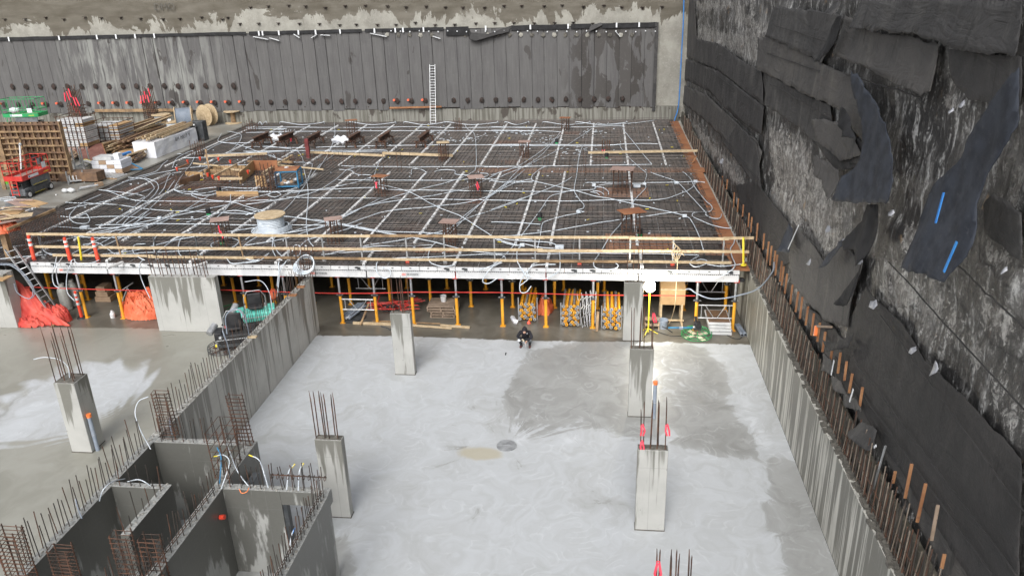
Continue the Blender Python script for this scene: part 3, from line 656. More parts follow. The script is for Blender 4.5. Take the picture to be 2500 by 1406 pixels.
SH = [  # outline, material, stand-off, lift
 ([(1660, 0), (1697, 0), (1702, 90), (1745, 120), (1700, 150), (1658, 130)], M_f2, .04, 0),
 ([(1700, 95), (1760, 108), (1815, 150), (1862, 172), (1868, 258), (1812, 215), (1752, 170), (1700, 150)], M_f1, .07, .08),
 ([(1660, 140), (1700, 152), (1760, 176), (1868, 262), (1862, 330), (1800, 290), (1735, 225), (1665, 190)], M_f1, .10, .05),
 ([(1662, 205), (1728, 232), (1790, 292), (1850, 345), (1862, 372), (1850, 425), (1790, 360), (1720, 292), (1668, 252)], M_f2, .12, .05),
 ([(1800, 300), (1850, 350), (1860, 450), (1866, 470), (1830, 430), (1770, 350)], M_f1, .16, .05),
 ([(1890, 15), (1990, 25), (2066, 42), (2040, 100), (2018, 155), (1945, 118), (1876, 90)], M_f1, .12, .18),
 ([(1854, 92), (1882, 90), (1940, 114), (2018, 158), (2085, 185), (2110, 240), (2150, 330), (2120, 345), (2050, 262), (1985, 236), (1876, 178), (1854, 170)], M_f2, .2, .15),
 ([(1876, 178), (1985, 238), (2030, 258), (2034, 300), (2062, 322), (2100, 380), (2112, 402), (2050, 420), (2000, 350), (1940, 300), (1872, 255)], M_f1, .16, .1),
 ([(2066, 36), (2120, 72), (2200, 88), (2300, 108), (2292, 222), (2270, 236), (2215, 210), (2130, 165), (2050, 138), (2048, 130)], M_f2, .18, .25),
 ([(2108, 0), (2205, 0), (2500, 0), (2500, 138), (2400, 128), (2330, 112), (2250, 82), (2165, 74), (2090, 70)], M_f1, .3, .25),
 ([(2320, 118), (2500, 140), (2500, 250), (2440, 260), (2370, 245), (2330, 190)], M_f1, .08, 0),
 ([(1868, 470), (1930, 545), (1935, 640), (1905, 650), (1850, 570), (1812, 500), (1800, 452), (1850, 440)], M_f3, .14, .05),
 ([(1940, 540), (1990, 600), (2020, 640), (2060, 592), (2112, 640), (2080, 745), (2075, 800), (2020, 780), (1975, 730), (1940, 690), (1932, 610)], M_f2, .2, .12),
 ([(1970, 740), (2040, 800), (2075, 850), (2040, 850), (2010, 800)], M_f3, .1, 0),
 ([(2118, 700), (2150, 740), (2200, 780), (2260, 880), (2350, 960), (2420, 1040), (2500, 1120), (2500, 1500), (2420, 1480), (2300, 1290), (2200, 1140), (2120, 1010), (2070, 900), (2060, 860), (2080, 780)], M_f3, .12, .06),
 ([(1972, 740), (2060, 850), (2075, 900), (2130, 1010), (2210, 1140), (2310, 1290), (2430, 1500), (2350, 1500), (2280, 1340), (2190, 1160), (2100, 1020), (2030, 880), (1965, 770)], M_f2, .05, 0),
 ([(2060, 320), (2110, 345), (2115, 400), (2080, 400)], M_f3, .2, .1),
 ([(2430, 470), (2500, 520), (2500, 640), (2410, 570), (2405, 500)], M_f1, .1, 0),
 ([(1985, 290), (2070, 300), (2110, 380), (2060, 395), (2000, 340)], M_f2, .3, .1),
]
for i, (pl, mt, off, lf_) in enumerate(SH): sheet(pl, mt, .03 + off * .55, lift=lf_ * .7, fold=.03, ragged=.03, th=.012, seed=i * 3.3)
# lap seams that run along the sheets
for a, b in (((2150, 770), (2500, 1250)), ((2040, 870), (2420, 1400)), ((2085, 880), (2480, 1400)), ((1700, 152), (1862, 262)), ((1690, 190), (1850, 345)), ((1885, 60), (2040, 108)), ((1872, 130), (2000, 175)),
             ((1880, 205), (2030, 290)), ((2100, 20), (2480, 60)), ((2330, 640), (2500, 800)), ((2170, 640), (2500, 1000)), ((1760, 330), (1850, 440)), ((2060, 180), (2250, 240))):
    pa, pb = onX(*a, XW - .24), onX(*b, XW - .24); pts = [pa.lerp(pb, t / 12) + Vector((.02 * mnoise.noise(Vector((t, a[0], 0))), 0, .06 * mnoise.noise(Vector((t * .6, a[0], 1))))) for t in range(13)]
    MB().tube(pts, .018, 5).build('lap_seam', M_f3, bk)
# small scraps of torn film and splinters stuck to the face
M_scrap = pm('grey_film', (.3, .31, .34), (.5, .51, .55), 3, .5, dirt=(.15, .15, .15))
scr = [(2240, 855, 26), (2295, 900, 34), (2150, 745, 24), (2105, 640, 20), (2190, 520, 18), (2030, 560, 18), (2060, 590, 16), (1985, 640, 16), (2470, 660, 20), (2365, 255, 18), (2345, 270, 12), (1765, 395, 14), (2030, 390, 16), (2180, 400, 20), (2140, 930, 14), (2230, 960, 12), (1890, 470, 12), (2350, 720, 16), (2290, 880, 14), (2440, 900, 14)]
for i, (px, py, s_) in enumerate(scr[:12]):
    n = random.choice((5, 6)); pl = [(px + s_ * random.uniform(.3, 1) * .6 * math.cos(2 * math.pi * k / n), py + s_ * random.uniform(.4, 1) * math.sin(2 * math.pi * k / n)) for k in range(n)]
    sheet([((x - px) * .6 + px, (y - py) * .7 + py) for x, y in pl], M_scrap, .3, name='film_scrap', lift=.1, fold=.1, ragged=.03, th=.012, seed=i)

# hanging torn pieces: things of their own
def flap(pl, mat, off, label, lift=.4, fold=.16, name='torn_membrane', **k):
    P = [onX(px, py, XW - off) for px, py in pl]; c = Vector((XW - off, sum(p.y for p in P) / len(P), min(p.z for p in P)))
    o = sheet(pl, mat, off, parent=None, name=name, lift=lift * .7, fold=fold * .6, ragged=.035, th=.014, loc=c, **k); tag(o, label, 'membrane', 'torn membrane flaps hanging on the black wall'); return o
flap([(2086, 172), (2100, 180), (2135, 240), (2172, 300), (2185, 350), (2194, 440), (2186, 492), (2110, 496), (2062, 488), (2080, 430), (2110, 392), (2112, 345), (2108, 290), (2090, 225)], M_mesh, .42, 'navy mesh flap hanging in a long twist from below the middle sheets')
fb = flap([(2500, 165), (2440, 235), (2405, 290), (2375, 335), (2350, 400), (2300, 450), (2282, 520), (2265, 600), (2258, 655), (2300, 668), (2358, 690), (2388, 640), (2405, 600), (2408, 500), (2430, 430), (2470, 360), (2500, 290)], M_mesh, .5, 'wide navy mesh flap with blue painted stripes hanging at the right', lift=.6)
flap([(2056, 40), (2063, 44), (2056, 80), (2040, 130), (2022, 152), (2014, 150), (2030, 100)], M_fab, .4, 'narrow black fold torn open between two upper sheets')
flap([(2120, 500), (2145, 500), (2150, 560), (2140, 620), (2120, 650), (2110, 610), (2085, 612), (2080, 590), (2110, 540)], M_fab, .4, 'black shredded strip hanging below the twisted navy flap')
flap([(2052, 590), (2075, 585), (2060, 605), (2030, 650), (2018, 655), (2030, 620)], M_mesh, .4, 'short curled edge lifting off the lower grey sheet')
flap([(2112, 640), (2100, 700), (2090, 745), (2070, 742), (2085, 700), (2108, 650)], M_fab, .4, 'rolled black edge between the two big lower sheets')
flap([(1992, 380), (2010, 385), (2052, 415), (2058, 440), (2045, 492), (2035, 470), (2020, 440), (2000, 420)], M_f2, .4, 'small grey rag hanging on the rough patch left of the navy twist')
flap([(1930, 545), (1938, 560), (1940, 615), (1924, 612), (1926, 575)], M_mesh, .34, 'little navy tag hanging above the stakes')
flap([(2058, 40), (2062, 5), (2050, 0), (2040, 30)], M_f1, .4, 'narrow dark rag at the top of the wall')
flap([(2110, 1030), (2142, 1050), (2138, 1100), (2120, 1090), (2095, 1055)], M_f1, .34, 'torn grey flap folded over the top of the rebar curtain')
flap([(2035, 830), (2062, 838), (2052, 815), (2075, 825), (2090, 812), (2080, 850), (2045, 860)], M_f3, .34, 'dark torn corner beside the orange handled tool on the wall')
flap([(2060, 262), (2072, 265), (2095, 320), (2110, 345), (2085, 335), (2066, 300)], M_fab, .45, 'black pocket torn in the sheet left of the navy twist')
W[fb] = fb.matrix_world.copy() if False else Matrix.Translation(fb.location)
for a, b in (((2304, 470), (2284, 545)), ((2336, 590), (2304, 664))):
    pa, pb = onX(*a, XW - 1.0), onX(*b, XW - 1.1); bar('blue_stripe', pa, pb, .06, .02, M_blueb, fb, (1, 0, 0))
# crumpled joint flashing along the foot of the membranes
for i, (pl) in enumerate([[(2015, 862), (2035, 880), (2038, 915), (2018, 905)], [(2038, 912), (2060, 930), (2075, 965), (2050, 950)], [(2070, 955), (2095, 975), (2110, 1005), (2080, 995)]]):
    sheet(pl, M_f2, .33, name='flashing_scrap', lift=.1, seed=40 + i)
for i, (a, b) in enumerate((((2036, 880), (2029, 915)), ((2083, 950), (2074, 980)), ((2139, 1087), (2134, 1092)), ((1950, 550), (1924, 608)))):
    pa, pb = onX(*a, XW - .55), onX(*b, XW - .55); t = bar('label_strip', pa, pb, .06, .015, M_paper, bk, (1, 0, 0))
# blue rope in the far corner
rp = MB().tube(smooth_path([onY(x, y, YB - .5) for x, y in ((1670, -20), (1668, 60), (1664, 130), (1660, 210), (1656, 262), (1648, 290), (1645, 305), (1652, 312))]), .05, 6).build('rope', M_blueb)
tag(rp, 'blue rope hanging down the corner between the two shoring walls', 'rope')
# wooden stakes behind the curtain
ORD = ['first', 'second', 'third', 'fourth', 'fifth', 'sixth', 'seventh', 'eighth', 'ninth', 'tenth', 'eleventh', 'twelfth', 'thirteenth', 'fourteenth', 'fifteenth', 'sixteenth', 'seventeenth', 'eighteenth', 'nineteenth', 'twentieth', 'twenty-first', 'twenty-second', 'twenty-third', 'twenty-fourth', 'twenty-fifth', 'twenty-sixth', 'twenty-seventh', 'twenty-eighth']
sk = [(1764, 430, 445), (1776, 438, 455), (1793, 470, 500), (1803, 485, 510), (1815, 500, 520), (1829, 520, 545), (1836, 530, 560), (1850, 545, 580), (1866, 570, 600), (1877, 590, 640), (1884, 600, 640), (1893, 612, 650), (1898, 622, 665),
      (1909, 637, 680), (1914, 650, 690), (1922, 668, 710), (1935, 695, 735), (1949, 712, 755), (1959, 725, 770), (1973, 748, 785), (1987, 765, 810), (2002, 788, 825), (2015, 810, 850), (2034, 838, 870), (2052, 860, 900), (2067, 882, 915), (2081, 912, 950), (2106, 945, 980), (2226, 1132, 1215), (2260, 1180, 1280), (2290, 1232, 1315), (2186, 1150, 1162), (2306, 1352, 1368)]
for i, (px, pt, pb_) in enumerate(sk):
    a = onX(px, pt, 7.14); lean = random.uniform(-.05, .05)
    m_ = MB().beam((7.14, a.y + lean, max(3.3, onX(px, pb_, 7.14).z - .25)), (7.14, a.y, a.z), .04, .07, (1, 0, 0)); wh = i == 30
    lab = {28: 'long rust brown stake, upper of the pair above the lower right rebar', 29: 'long rust brown stake, lower of the pair above the lower right rebar', 30: 'stake with a white painted side near the bottom right', 31: 'short stub of a stake just above the tall rust brown pair', 32: 'rounded stake stub at the bottom of the rebar curtain'}.get(i)
    tag(m_.build('stake', M_stake if not wh else M_pallet, bevel=.006), lab or ('rust brown stake behind the rebar curtain, %s from the far end of the row' % ORD[i]), 'stake', 'wooden stakes behind the rebar curtain')
# ================================================================== COLUMNS AND CORE
def cranked(name, x, y, zb, zt_, r, mat, parent, dx=0, dy=0, k=0):
    """bar leaving the concrete a little off-line then running straight up, as in the photo"""
    key = ('cranked', mat.name, k % 3)
    if key not in _um:
        m = MB(); o = .035 * (k % 3 - 1)
        m.tube([(0, 0, 0), (o * .2, 0, .12), (o, .01, .28), (o * .9, .012, 1)], 1, 6)
        # radius 1 in xy is scaled below; build with thin section instead
        m = MB(); m.tube([(0, 0, 0), (o * 6, 0, .1), (o * 22, .4, .25), (o * 20, .5, 1)], 1, 6)
        me = bpy.data.meshes.new('cranked'); me.from_pydata(m.v, [], m.f); me.materials.append(mat); _um[key] = me
    M, L = frame((x, y, zb), (x + dx, y + dy, zt_)); return link(name, _um[key], mat, parent, M @ Matrix.Diagonal((r, r, L, 1)))
def column(label, x0_, x1_, y0_, y1_, h, bars, mat=None, name='concrete_column', group='concrete columns on the lower slab'):
    t = thing(name, label, 'column', ((x0_ + x1_) / 2, (y0_ + y1_) / 2, 0), group)
    m = MB().box(x0_, x1_, y0_, y1_, 0, h); m.build('shaft', mat or M_conc, t, bevel=.018)
    cap = MB(); rr = random.Random(int(x0_ * 10))
    n = 9
    for j in range(n + 1):
        for i in range(n + 1):
            e = i in (0, n) or j in (0, n); cap.v.append((x0_ + .02 + (x1_ - x0_ - .04) * i / n, y0_ + .02 + (y1_ - y0_ - .04) * j / n, h + (.003 if e else .003 + rr.random() * .03)))
    cap.f = [(j * (n + 1) + i, j * (n + 1) + i + 1, (j + 1) * (n + 1) + i + 1, (j + 1) * (n + 1) + i) for j in range(n) for i in range(n)]
    cap.build('rough_top', M_mud, t)
    MB().box(x0_ - .012, x1_ + .012, y0_ - .012, y1_ + .012, -.01, .035).build('base_joint', M_mud, t)
    for k, (bx, by, bz) in enumerate(bars): cranked('rebar', bx, by, h - .02, bz, .017, M_rebar, t, rr.uniform(-.03, .03), rr.uniform(-.02, .02), k)
    return t
def barset(pts, y, h):
    """pts: (px_base, py_top); positions on the top face at depth y"""
    out = []
    for i, (px, pt) in enumerate(pts):
        yy_ = y[i % len(y)]; x = None
        lo, hi = -30.0, 8.0
        for _ in range(40):
            mm = (lo + hi) / 2
            if pj((mm, yy_, h))[0] < px: lo = mm
            else: hi = mm
        out.append((lo, yy_, zat(lo, yy_, pt)))
    return out
H = 2.9
cA = column('tall grey column at far left with a dusty fan of cement behind it and a grey pipe strapped to its side', -19.4, -18.6, 22.66, 23.45, H, barset([(136, 812), (158, 822), (160, 801), (180, 826), (182, 808), (196, 812), (203, 803), (150, 840)], [22.8, 22.85, 23.3, 22.8, 23.0, 23.3, 23.3, 23.0], H))
cA['label'] = 'wide grey column at far left with a cement dust fan and a strapped pipe'
cV = column('grey column standing beside the stair core with thin paired rebar on top', -8.68, -7.83, 19.72, 20.02, H, barset([(773, 968), (779, 966), (793, 968), (797, 970), (804, 972), (818, 975), (826, 972)], [19.8, 19.95], H))
column('grey streaked column nearest the long timber planks, behind the drain', -8.8, -7.93, 29.3, 29.62, H, barset([(961, 685), (976, 688), (982, 690), (985, 684), (988, 690), (1000, 686)], [29.36, 29.55], H))
cC = column('pale column with two dark drip stripes and a grey orange-capped pipe beside it', 1.12, 2.0, 26.46, 26.78, H, barset([(1542, 762), (1547, 760), (1560, 765), (1564, 762), (1572, 757), (1590, 762), (1594, 766)], [26.53, 26.7], H))
cD = column('pale column nearest the camera with red flags tied to its rebar', 1.15, 2.04, 19.82, 20.14, H, barset([(1565, 1010), (1571, 990), (1586, 998), (1590, 990), (1604, 988), (1606, 995), (1625, 985)], [19.88, 20.05], H))
column('pale column standing at the deck edge beside the bright work lamp', 1.05, 1.92, 33.16, 33.5, H, barset([(1532, 625), (1546, 618), (1556, 612), (1566, 612)], [33.22, 33.42], H))
column('column below the bottom edge of the view, only its rebar tips showing', 1.2, 2.08, 13.2, 13.55, H, [(x, y, zat(x, y, pt)) for x, y, pt in ((1.28, 13.3, 1360), (1.33, 13.42, 1358), (1.55, 13.3, 1362), (1.6, 13.45, 1366), (1.68, 13.3, 1359), (1.72, 13.42, 1370), (1.95, 13.3, 1362), (2.0, 13.42, 1370))])
def flagt(p, label, L=.35, group='red flagging tied to rebar'):
    m = MB(); p = Vector(p); r = random.Random(int(p.x * 100))
    for s_ in (-1, 1):
        a = [p + Vector((.02 * s_, -.03, 0)), p + Vector((.05 * s_ + r.uniform(-.02, .04), -.06, -L * .5)), p + Vector((.03 * s_ + r.uniform(-.03, .08), -.05, -L))]
        for i in range(2): m.beam(a[i], a[i + 1], .05, .012, (0, 1, 0))
    m.ring(p, .035, .014, 10, 5); tag(m.build('flagging', M_redt), label, 'flagging tape', group)
for (px, py), lb in (((1568, 1036), 'red flagging knotted midway up the left rebar of the nearest pale column'), ((1628, 1036), 'red flagging knotted on the right rebar of the nearest pale column'), ((1567, 1076), 'red flagging tied low on the left corner of the nearest pale column'),
                     ((1596, 765), 'red flagging knotted on the rebar in front of the work lamp')):
    Y_ = 19.9 if py > 900 else 26.5; flagt(onY(px, py, Y_), lb)
flagt(onY(1607, 1372, 13.25), 'red flagging on the rebar tips at the bottom edge', .5)
# strapped pipes with orange caps
def pipe(cx, cy, z1, label, ztop_cap=M_cap_o):
    t = thing('capped_pipe', label, 'pipe', (cx, cy, 0), 'orange-capped grey pipes beside columns')
    MB().cyl((cx, cy, 0), (cx, cy, z1), .075, n=16).build('pipe', M_pvc, t, smooth=False); MB().cyl((cx, cy, z1 - .1), (cx, cy, z1 + .03), .088, n=16).build('cap', ztop_cap, t)
    MB().ring((cx, cy, z1 * .45), .085, .01, 16, 4).build('strap', M_steel, t)
pipe(-18.5, 22.85, zat(-18.5, 22.85, 1012), 'grey pipe with an orange cap strapped to the wide left column')
pipe(2.1, 26.42, zat(2.1, 26.42, 932), 'grey pipe with an orange cap beside the drip-striped column')

# the pale block wall left of centre
bl = thing('shear_wall', 'short pale concrete wall at the deck edge with rebar standing on top', 'wall', (-20.1, 33.3, 0))
MB().box(-21.8, -18.42, 33.12, 33.5, 0, H).build('wall_face', M_conc, bl, bevel=.02)
for k, px in enumerate([372, 380, 392, 400, 410, 419, 430, 444, 452, 462, 476, 484, 492, 502, 508]):
    b = barset([(px, 612 + (k * 37 % 23))], [33.2 if k % 2 else 33.42], H)[0]; cranked('rebar', b[0], b[1], H - .02, b[2], .018, M_rebar, bl, -.05, .0, k)
lw = thing('shear_wall', 'concrete wall end at the far left edge beside the red tarp', 'wall', (-30.5, 33.3, 0))
MB().box(-34.5, -29.42, 33.1, 33.8, 0, H).build('wall_face', M_conc, lw, bevel=.02)
MB().beam((-33.5, 33.02, 2.75), (-29.1, 33.02, 2.75), .05, .7, (0, 1, 0)).build('plywood_edge', M_plyt, lw)

# ------------------------------------------------------------------ stair core
M_crumb = rough_conc('pale_joint_crumbs', (.38, .37, .34), (.2, .19, .17), 5, 14)
core = thing('stair_core', 'group of open topped concrete core walls with rebar at the bottom left', 'walls', (-10.5, 17, 0))
def cwall(x0_, x1_, y0_, y1_, mat, label=None, h=H, z0=0):
    o = MB().box(x0_, x1_, y0_, y1_, z0, h).build('wall_panel', mat, core, bevel=.012)
    if label: o['label'] = label
    m = MB(); n = max(2, int(max(x1_ - x0_, y1_ - y0_) / .12)); r = random.Random(int(x0_ * 7 + y0_ * 3))
    for i in range(n):
        t = (i + r.random()) / n
        if x1_ - x0_ > y1_ - y0_: x = x0_ + (x1_ - x0_) * t; y = r.uniform(y0_ + .05, y1_ - .05)
        else: y = y0_ + (y1_ - y0_) * t; x = r.uniform(x0_ + .05, x1_ - .05)
        s_ = r.uniform(.015, .045); m.ball((x, y, h), s_, s_ * 1.4, s_ * .6, 6, 4)
    if h > 2.8: tag(m.build('joint_debris', M_crumb, core), kind='stuff')
    return o
def rowbars(x, y0_, y1_, step, z0, z1, parent=core, along='y', jit=.12, r=.013, x2=None, mat=None):
    a = y0_; k = 0
    while a < y1_:
        for s_ in ((x,) if x2 is None else (x, x2)):
            zz_ = z0 + z1 + random.uniform(-jit, jit); aa = a + random.uniform(-.03, .03); l1, l2 = random.uniform(-.05, .05), random.uniform(-.05, .05)
            p = (s_, aa, z0 - .02) if along == 'y' else (aa, s_, z0 - .02); q = (p[0] + l1, p[1] + l2, zz_)
            rod('rebar', p, q, r, mat or (M_rebarl if k % 4 else M_rebar), parent); k += 1
        a += step
# W1 is a separate long wall running back to the deck
w1 = thing('shear_wall', 'long streaked concrete wall running from the core back to the deck', 'wall', (-13.8, 26, 0))
MB().box(-13.95, -13.66, 19.6, 33.5, 0, H).build('wall_face', M_concw, w1, bevel=.012)
m = MB(); r = random.Random(3)
for i in range(420):
    y = r.uniform(19.6, 33.5); s_ = r.uniform(.02, .06); m.ball((r.uniform(-13.92, -13.69), y, H), s_, s_ * 1.5, s_ * .6, 6, 4)
tag(m.build('joint_debris', M_crumb, w1), kind='stuff')
rowbars(-13.86, 19.8, 33.3, .36, H, .95, w1, x2=-13.75, jit=.25)
for px, pt, y_ in ((593, 728, 30), (557, 760, 29)): pass
blk('timber_offcut', -13.85, -13.5, 26.6, 26.75, 2.92, 2.98, M_wood, w1)
blk('timber_offcut', -13.85, -13.5, 30.9, 31.1, 2.92, 2.98, M_stake, w1)
blk('timber_offcut', -13.85, -13.5, 31.9, 32.1, 2.92, 2.98, M_stake, w1)
cwall(-13.95, -13.66, 8.0, 19.6, M_concd)
cwall(-13.66, -10.42, 19.25, 19.53, M_concd)
cwall(-10.74, -10.42, 9.0, 19.25, M_concd)
cwall(-13.66, -12.2, 17.0, 17.22, M_concd)
cwall(-12.2, -11.95, 15.05, 17.22, M_concd)
cwall(-10.42, -8.75, 17.12, 17.38, M_concd)
cwall(-8.75, -7.35, 17.12, 17.38, M_concd, 'lintel over a doorway', H, 2.45)
cwall(-7.62, -7.33, 9.0, 17.12, M_concd)
MB().box(-8.78, -8.62, 17.16, 17.34, 0, 2.45).build('door_jamb', M_dsteel, core); MB().box(-8.95, -8.79, 17.4, 17.46, 0, 2.4).build('door_jamb', M_grey, core)
MB().box(-10.40, -10.2, 18.4, 18.9, 0, 2.2).build('steel_formwork_strip', M_grey, core)
rowbars(-13.88, 13.2, 19.2, .3, H, .95, x2=-13.74, jit=.28)
rowbars(19.32, -13.4, -10.6, .34, H, .8, along='x', x2=19.46)
rowbars(-10.65, 13.5, 19.1, .33, H, .75, x2=-10.5, jit=.25)
rowbars(17.06, -13.4, -12.1, .3, H, .7, along='x')
rowbars(-12.1, 15.1, 17.0, .3, H, .6, jit=.3)
rowbars(17.2, -10.2, -7.5, .3, H, .75, along='x', x2=17.32)
rowbars(-7.5, 13.2, 17.0, .25, H, .8, x2=-7.42, jit=.2)
rowbars(-11.9, 13.4, 14.9, .2, .3, 2.6, x2=-11.2)
for z_ in (2.97, 3.05):
    rod('tie_bar', (-7.5, 13, z_), (-7.48, 17, z_ + .03), .012, M_rebar, core); rod('tie_bar', (-10.6, 13, z_), (-10.56, 17, z_), .012, M_rebar, core)
rod('tie_bar', (-9.0, 17.25, 3.35), (-7.4, 17.25, 3.33), .016, M_rebar, core)
for i in range(11): MB().ring((-8.95 + .15 * i, 17.25, 3.3), .07, .01, 10, 4, Matrix.Rotation(R_(90), 4, 'Y')).build('stirrup', M_rebar, core)
# ladder-like cages
def cage(px, py, ptop, wd, dp, label, lean=0, z0=H, n=14, Y0=None):
    p = G(px, py, z0); 
    t = thing('rebar_cage', label, 'rebar cage', p, 'rebar cages on the core walls')
    zt_ = zat(p.x, p.y, ptop)
    for sx in (-1, 1):
        for sy in (-1, 1): rod('upright', p + Vector((sx * wd / 2, sy * dp / 2, 0)), Vector((p.x + sx * wd / 2 + lean, p.y + sy * dp / 2, zt_ + random.uniform(-.06, .06))), .016, M_rebar, t)
    for i in range(n):
        z = p.z + .05 + (zt_ - p.z - .1) * i / (n - 1); l = lean * i / n; m = MB(); a, b = wd / 2 + .02, dp / 2 + .02; j = random.uniform(-.02, .02)
        m.tube([(p.x + l - a, p.y - b, z), (p.x + l + a + .05, p.y - b, z + j), (p.x + l + a, p.y + b, z + j), (p.x + l - a - .05, p.y + b, z)], .011, 4, True); m.build('hoop', M_rebar, t)
cage(418, 1068, 955, .42, .22, 'tall ladder-shaped rebar cage on the back corner of the core', -.05)
cage(600, 1083, 965, .4, .2, 'ladder-shaped rebar cage on the right back corner of the core', -.1, n=13)
cage(66, 1440, 1292, .5, .3, 'wide rebar cage in the bottom left corner', 0, n=16)
cage(176, 1440, 1335, .45, .25, 'rebar cage just right of the bottom left corner one', 0, 2.6, 12)
cage(330, 1440, 1300, .4, .25, 'rebar cage inside the core, left of the pair near the bottom edge', 0, 2.2, 12)
cage(395, 1440, 1310, .4, .25, 'rebar cage inside the core, right of the pair near the bottom edge', 0, 2.2, 12)
cage(558, 1145, 1035, .35, .9, 'dark tangled cage of bars on the short core wall', -.05, n=6)
# thin conduits and cables that sprout from the core walls
def cable(name, pts, r, mat, label, cat, group=None, tip=None):
    t = MB().tube(smooth_path(pts), r, 6)
    if tip is None: return tag(t.build(name, mat), label, cat, group)
    o = tag(t.build(name, mat), label, cat, group); W[o] = Matrix.Translation(o.location)
    a, b = Vector(pts[-1]), Vector(pts[-2]); MB().cyl(a, a + (b - a).normalized() * -.0 + (b - a).normalized() * .14, r * 1.25, n=8).build('tip', tip, o); return o
def CP(l, z0_, z1_):      # points with rising/falling height
    n = len(l); return [G(px, py, z0_ + (z1_ - z0_) * math.sin(math.pi * i / (n - 1)) ) for i, (px, py) in enumerate(l)]
cable('flex_conduit', CP([(243, 1222), (252, 1195), (275, 1175), (305, 1168)], 2.95, 3.4), .015, M_plastic, 'pale flexible conduit arching over the left core wall', 'conduit')
cable('flex_conduit', CP([(312, 1175), (335, 1170), (352, 1175), (368, 1186)], 2.95, 3.15), .015, M_plastic, 'pale flexible conduit bridging the small inner core walls', 'conduit')
cable('flex_conduit', [G(368, 1096, 2.9), G(343, 1050, 3.4), G(330, 1010, 3.8), G(338, 980, 4.1), G(362, 968, 4.2)], .015, M_plastic, 'thin pale conduit bowing out beside the tall rebar cage', 'conduit')
cable('flex_conduit', [G(420, 1062, 2.95), G(416, 1045, 3.15), G(414, 1020, 3.4)], .022, M_pvc, 'short grey conduit stub at the foot of the tall rebar cage', 'conduit')
cable('flex_conduit', [G(548, 1074, 2.95), G(560, 1100, 3.2), G(575, 1140, 3.3), G(590, 1165, 3.1), G(606, 1185, 2.95)], .015, M_plastic, 'pale conduit drooping along the short core wall', 'conduit')
cable('flex_conduit', [G(540, 1193, 2.95), G(560, 1130, 3.5), G(545, 1110, 3.6), G(522, 1114, 3.5)], .015, M_plastic, 'yellow-tipped conduit curving left over the core', 'conduit', None, M_yelb)
cable('flex_conduit', [G(655, 1190, 2.95), G(640, 1140, 3.5), G(630, 1120, 3.6), G(608, 1110, 3.65)], .015, M_plastic, 'yellow-tipped conduit curving left above the doorway wall', 'conduit', None, M_yelb)
cable('flex_conduit', [G(700, 1195, 2.95), G(705, 1150, 3.4), G(720, 1132, 3.5)], .015, M_plastic, 'left of two thin yellow-tipped conduits on the lintel', 'conduit', None, M_yelb)
cable('flex_conduit', [G(728, 1197, 2.95), G(731, 1150, 3.4), G(741, 1130, 3.5)], .015, M_plastic, 'right of two thin yellow-tipped conduits on the lintel', 'conduit', None, M_yelb)
cable('flex_conduit', [G(536, 1180, 2.95), G(540, 1120, 3.5), G(530, 1092, 3.7)], .02, M_blue, 'blue conduit standing in the tangled core corner', 'conduit', None)
cable('flex_conduit', [G(584, 1193, 2.95), G(590, 1203, 2.9), G(602, 1200, 2.95), G(608, 1190, 3.0)], .012, M_cap_o, 'orange cord looped over the doorway wall', 'cord')
cable('flex_conduit', [G(708, 1330, 2.9), G(712, 1305, 3.1), G(720, 1288, 3.2)], .015, M_plastic, 'blue tipped conduit stub on the right core wall', 'conduit', None, M_blueb)
cable('flex_conduit', [G(200, 1265, 2.92), G(190, 1240, 3.1), G(184, 1218, 3.25)], .018, M_pvc, 'short blue-grey conduit stub on the left core wall', 'conduit')
cable('flex_conduit', [G(170, 922, 2.92), G(165, 895, 3.2), G(145, 878, 3.4), G(110, 872, 3.5), G(82, 877, 3.45)], .015, M_plastic, 'pale conduit curving left off the wide left column', 'conduit')
MB().cyl(onX(537, 1262, -10.40), onX(537, 1262, -10.40) + Vector((.14, 0, .02)), .07, n=10).build('red_cap', M_redc, core)
cable('flex_conduit', [Vector((-13.8, 24.9, 2.9)), Vector((-13.85, 25.0, 3.3)), Vector((-14.0, 25.1, 3.95))], .025, M_pvc, 'grey conduit standing on the middle of the long wall', 'conduit')
cable('flex_conduit', [Vector((-13.8, 26.7, 2.9)), Vector((-13.9, 26.8, 3.6)), Vector((-14.3, 27.0, 4.0)), Vector((-14.8, 27.0, 3.7)), Vector((-14.9, 27.0, 2.9))], .025, M_pvc, 'grey conduit hooked over the long wall beside the trowel machines', 'conduit')
cable('flex_conduit', [Vector((-13.8, 29.0, 2.9)), Vector((-13.9, 29.2, 3.8)), Vector((-14.3, 29.4, 4.25)), Vector((-15, 29.4, 4.2))], .015, M_plastic, 'pale conduit arching above the teal trowel machine', 'conduit')
# tall bundled cage at the deck end of the long wall
def zb(px, py, Y_): return onY(px, py, Y_)
t = thing('rebar_cage', 'tall slender rebar cage at the deck end of the long wall', 'rebar cage', (-13.8, 33.6, 2.9), 'rebar cages on the core walls')
for k in range(12):
    a = 2 * math.pi * k / 12; x, y = -13.9 + .5 * math.cos(a) * (.5 + .5 * (k % 2)), 33.2 + .4 * math.sin(a); rod('upright', (x, y, 2.9), (x + random.uniform(-.05, .05), y, random.uniform(4.2, 4.8)), .016, M_rebar, t)
for z in (3.2, 3.5, 3.8, 4.1): MB().ring((-13.9, 33.2, z), .42, .012, 14, 4).build('hoop', M_rebar, t)

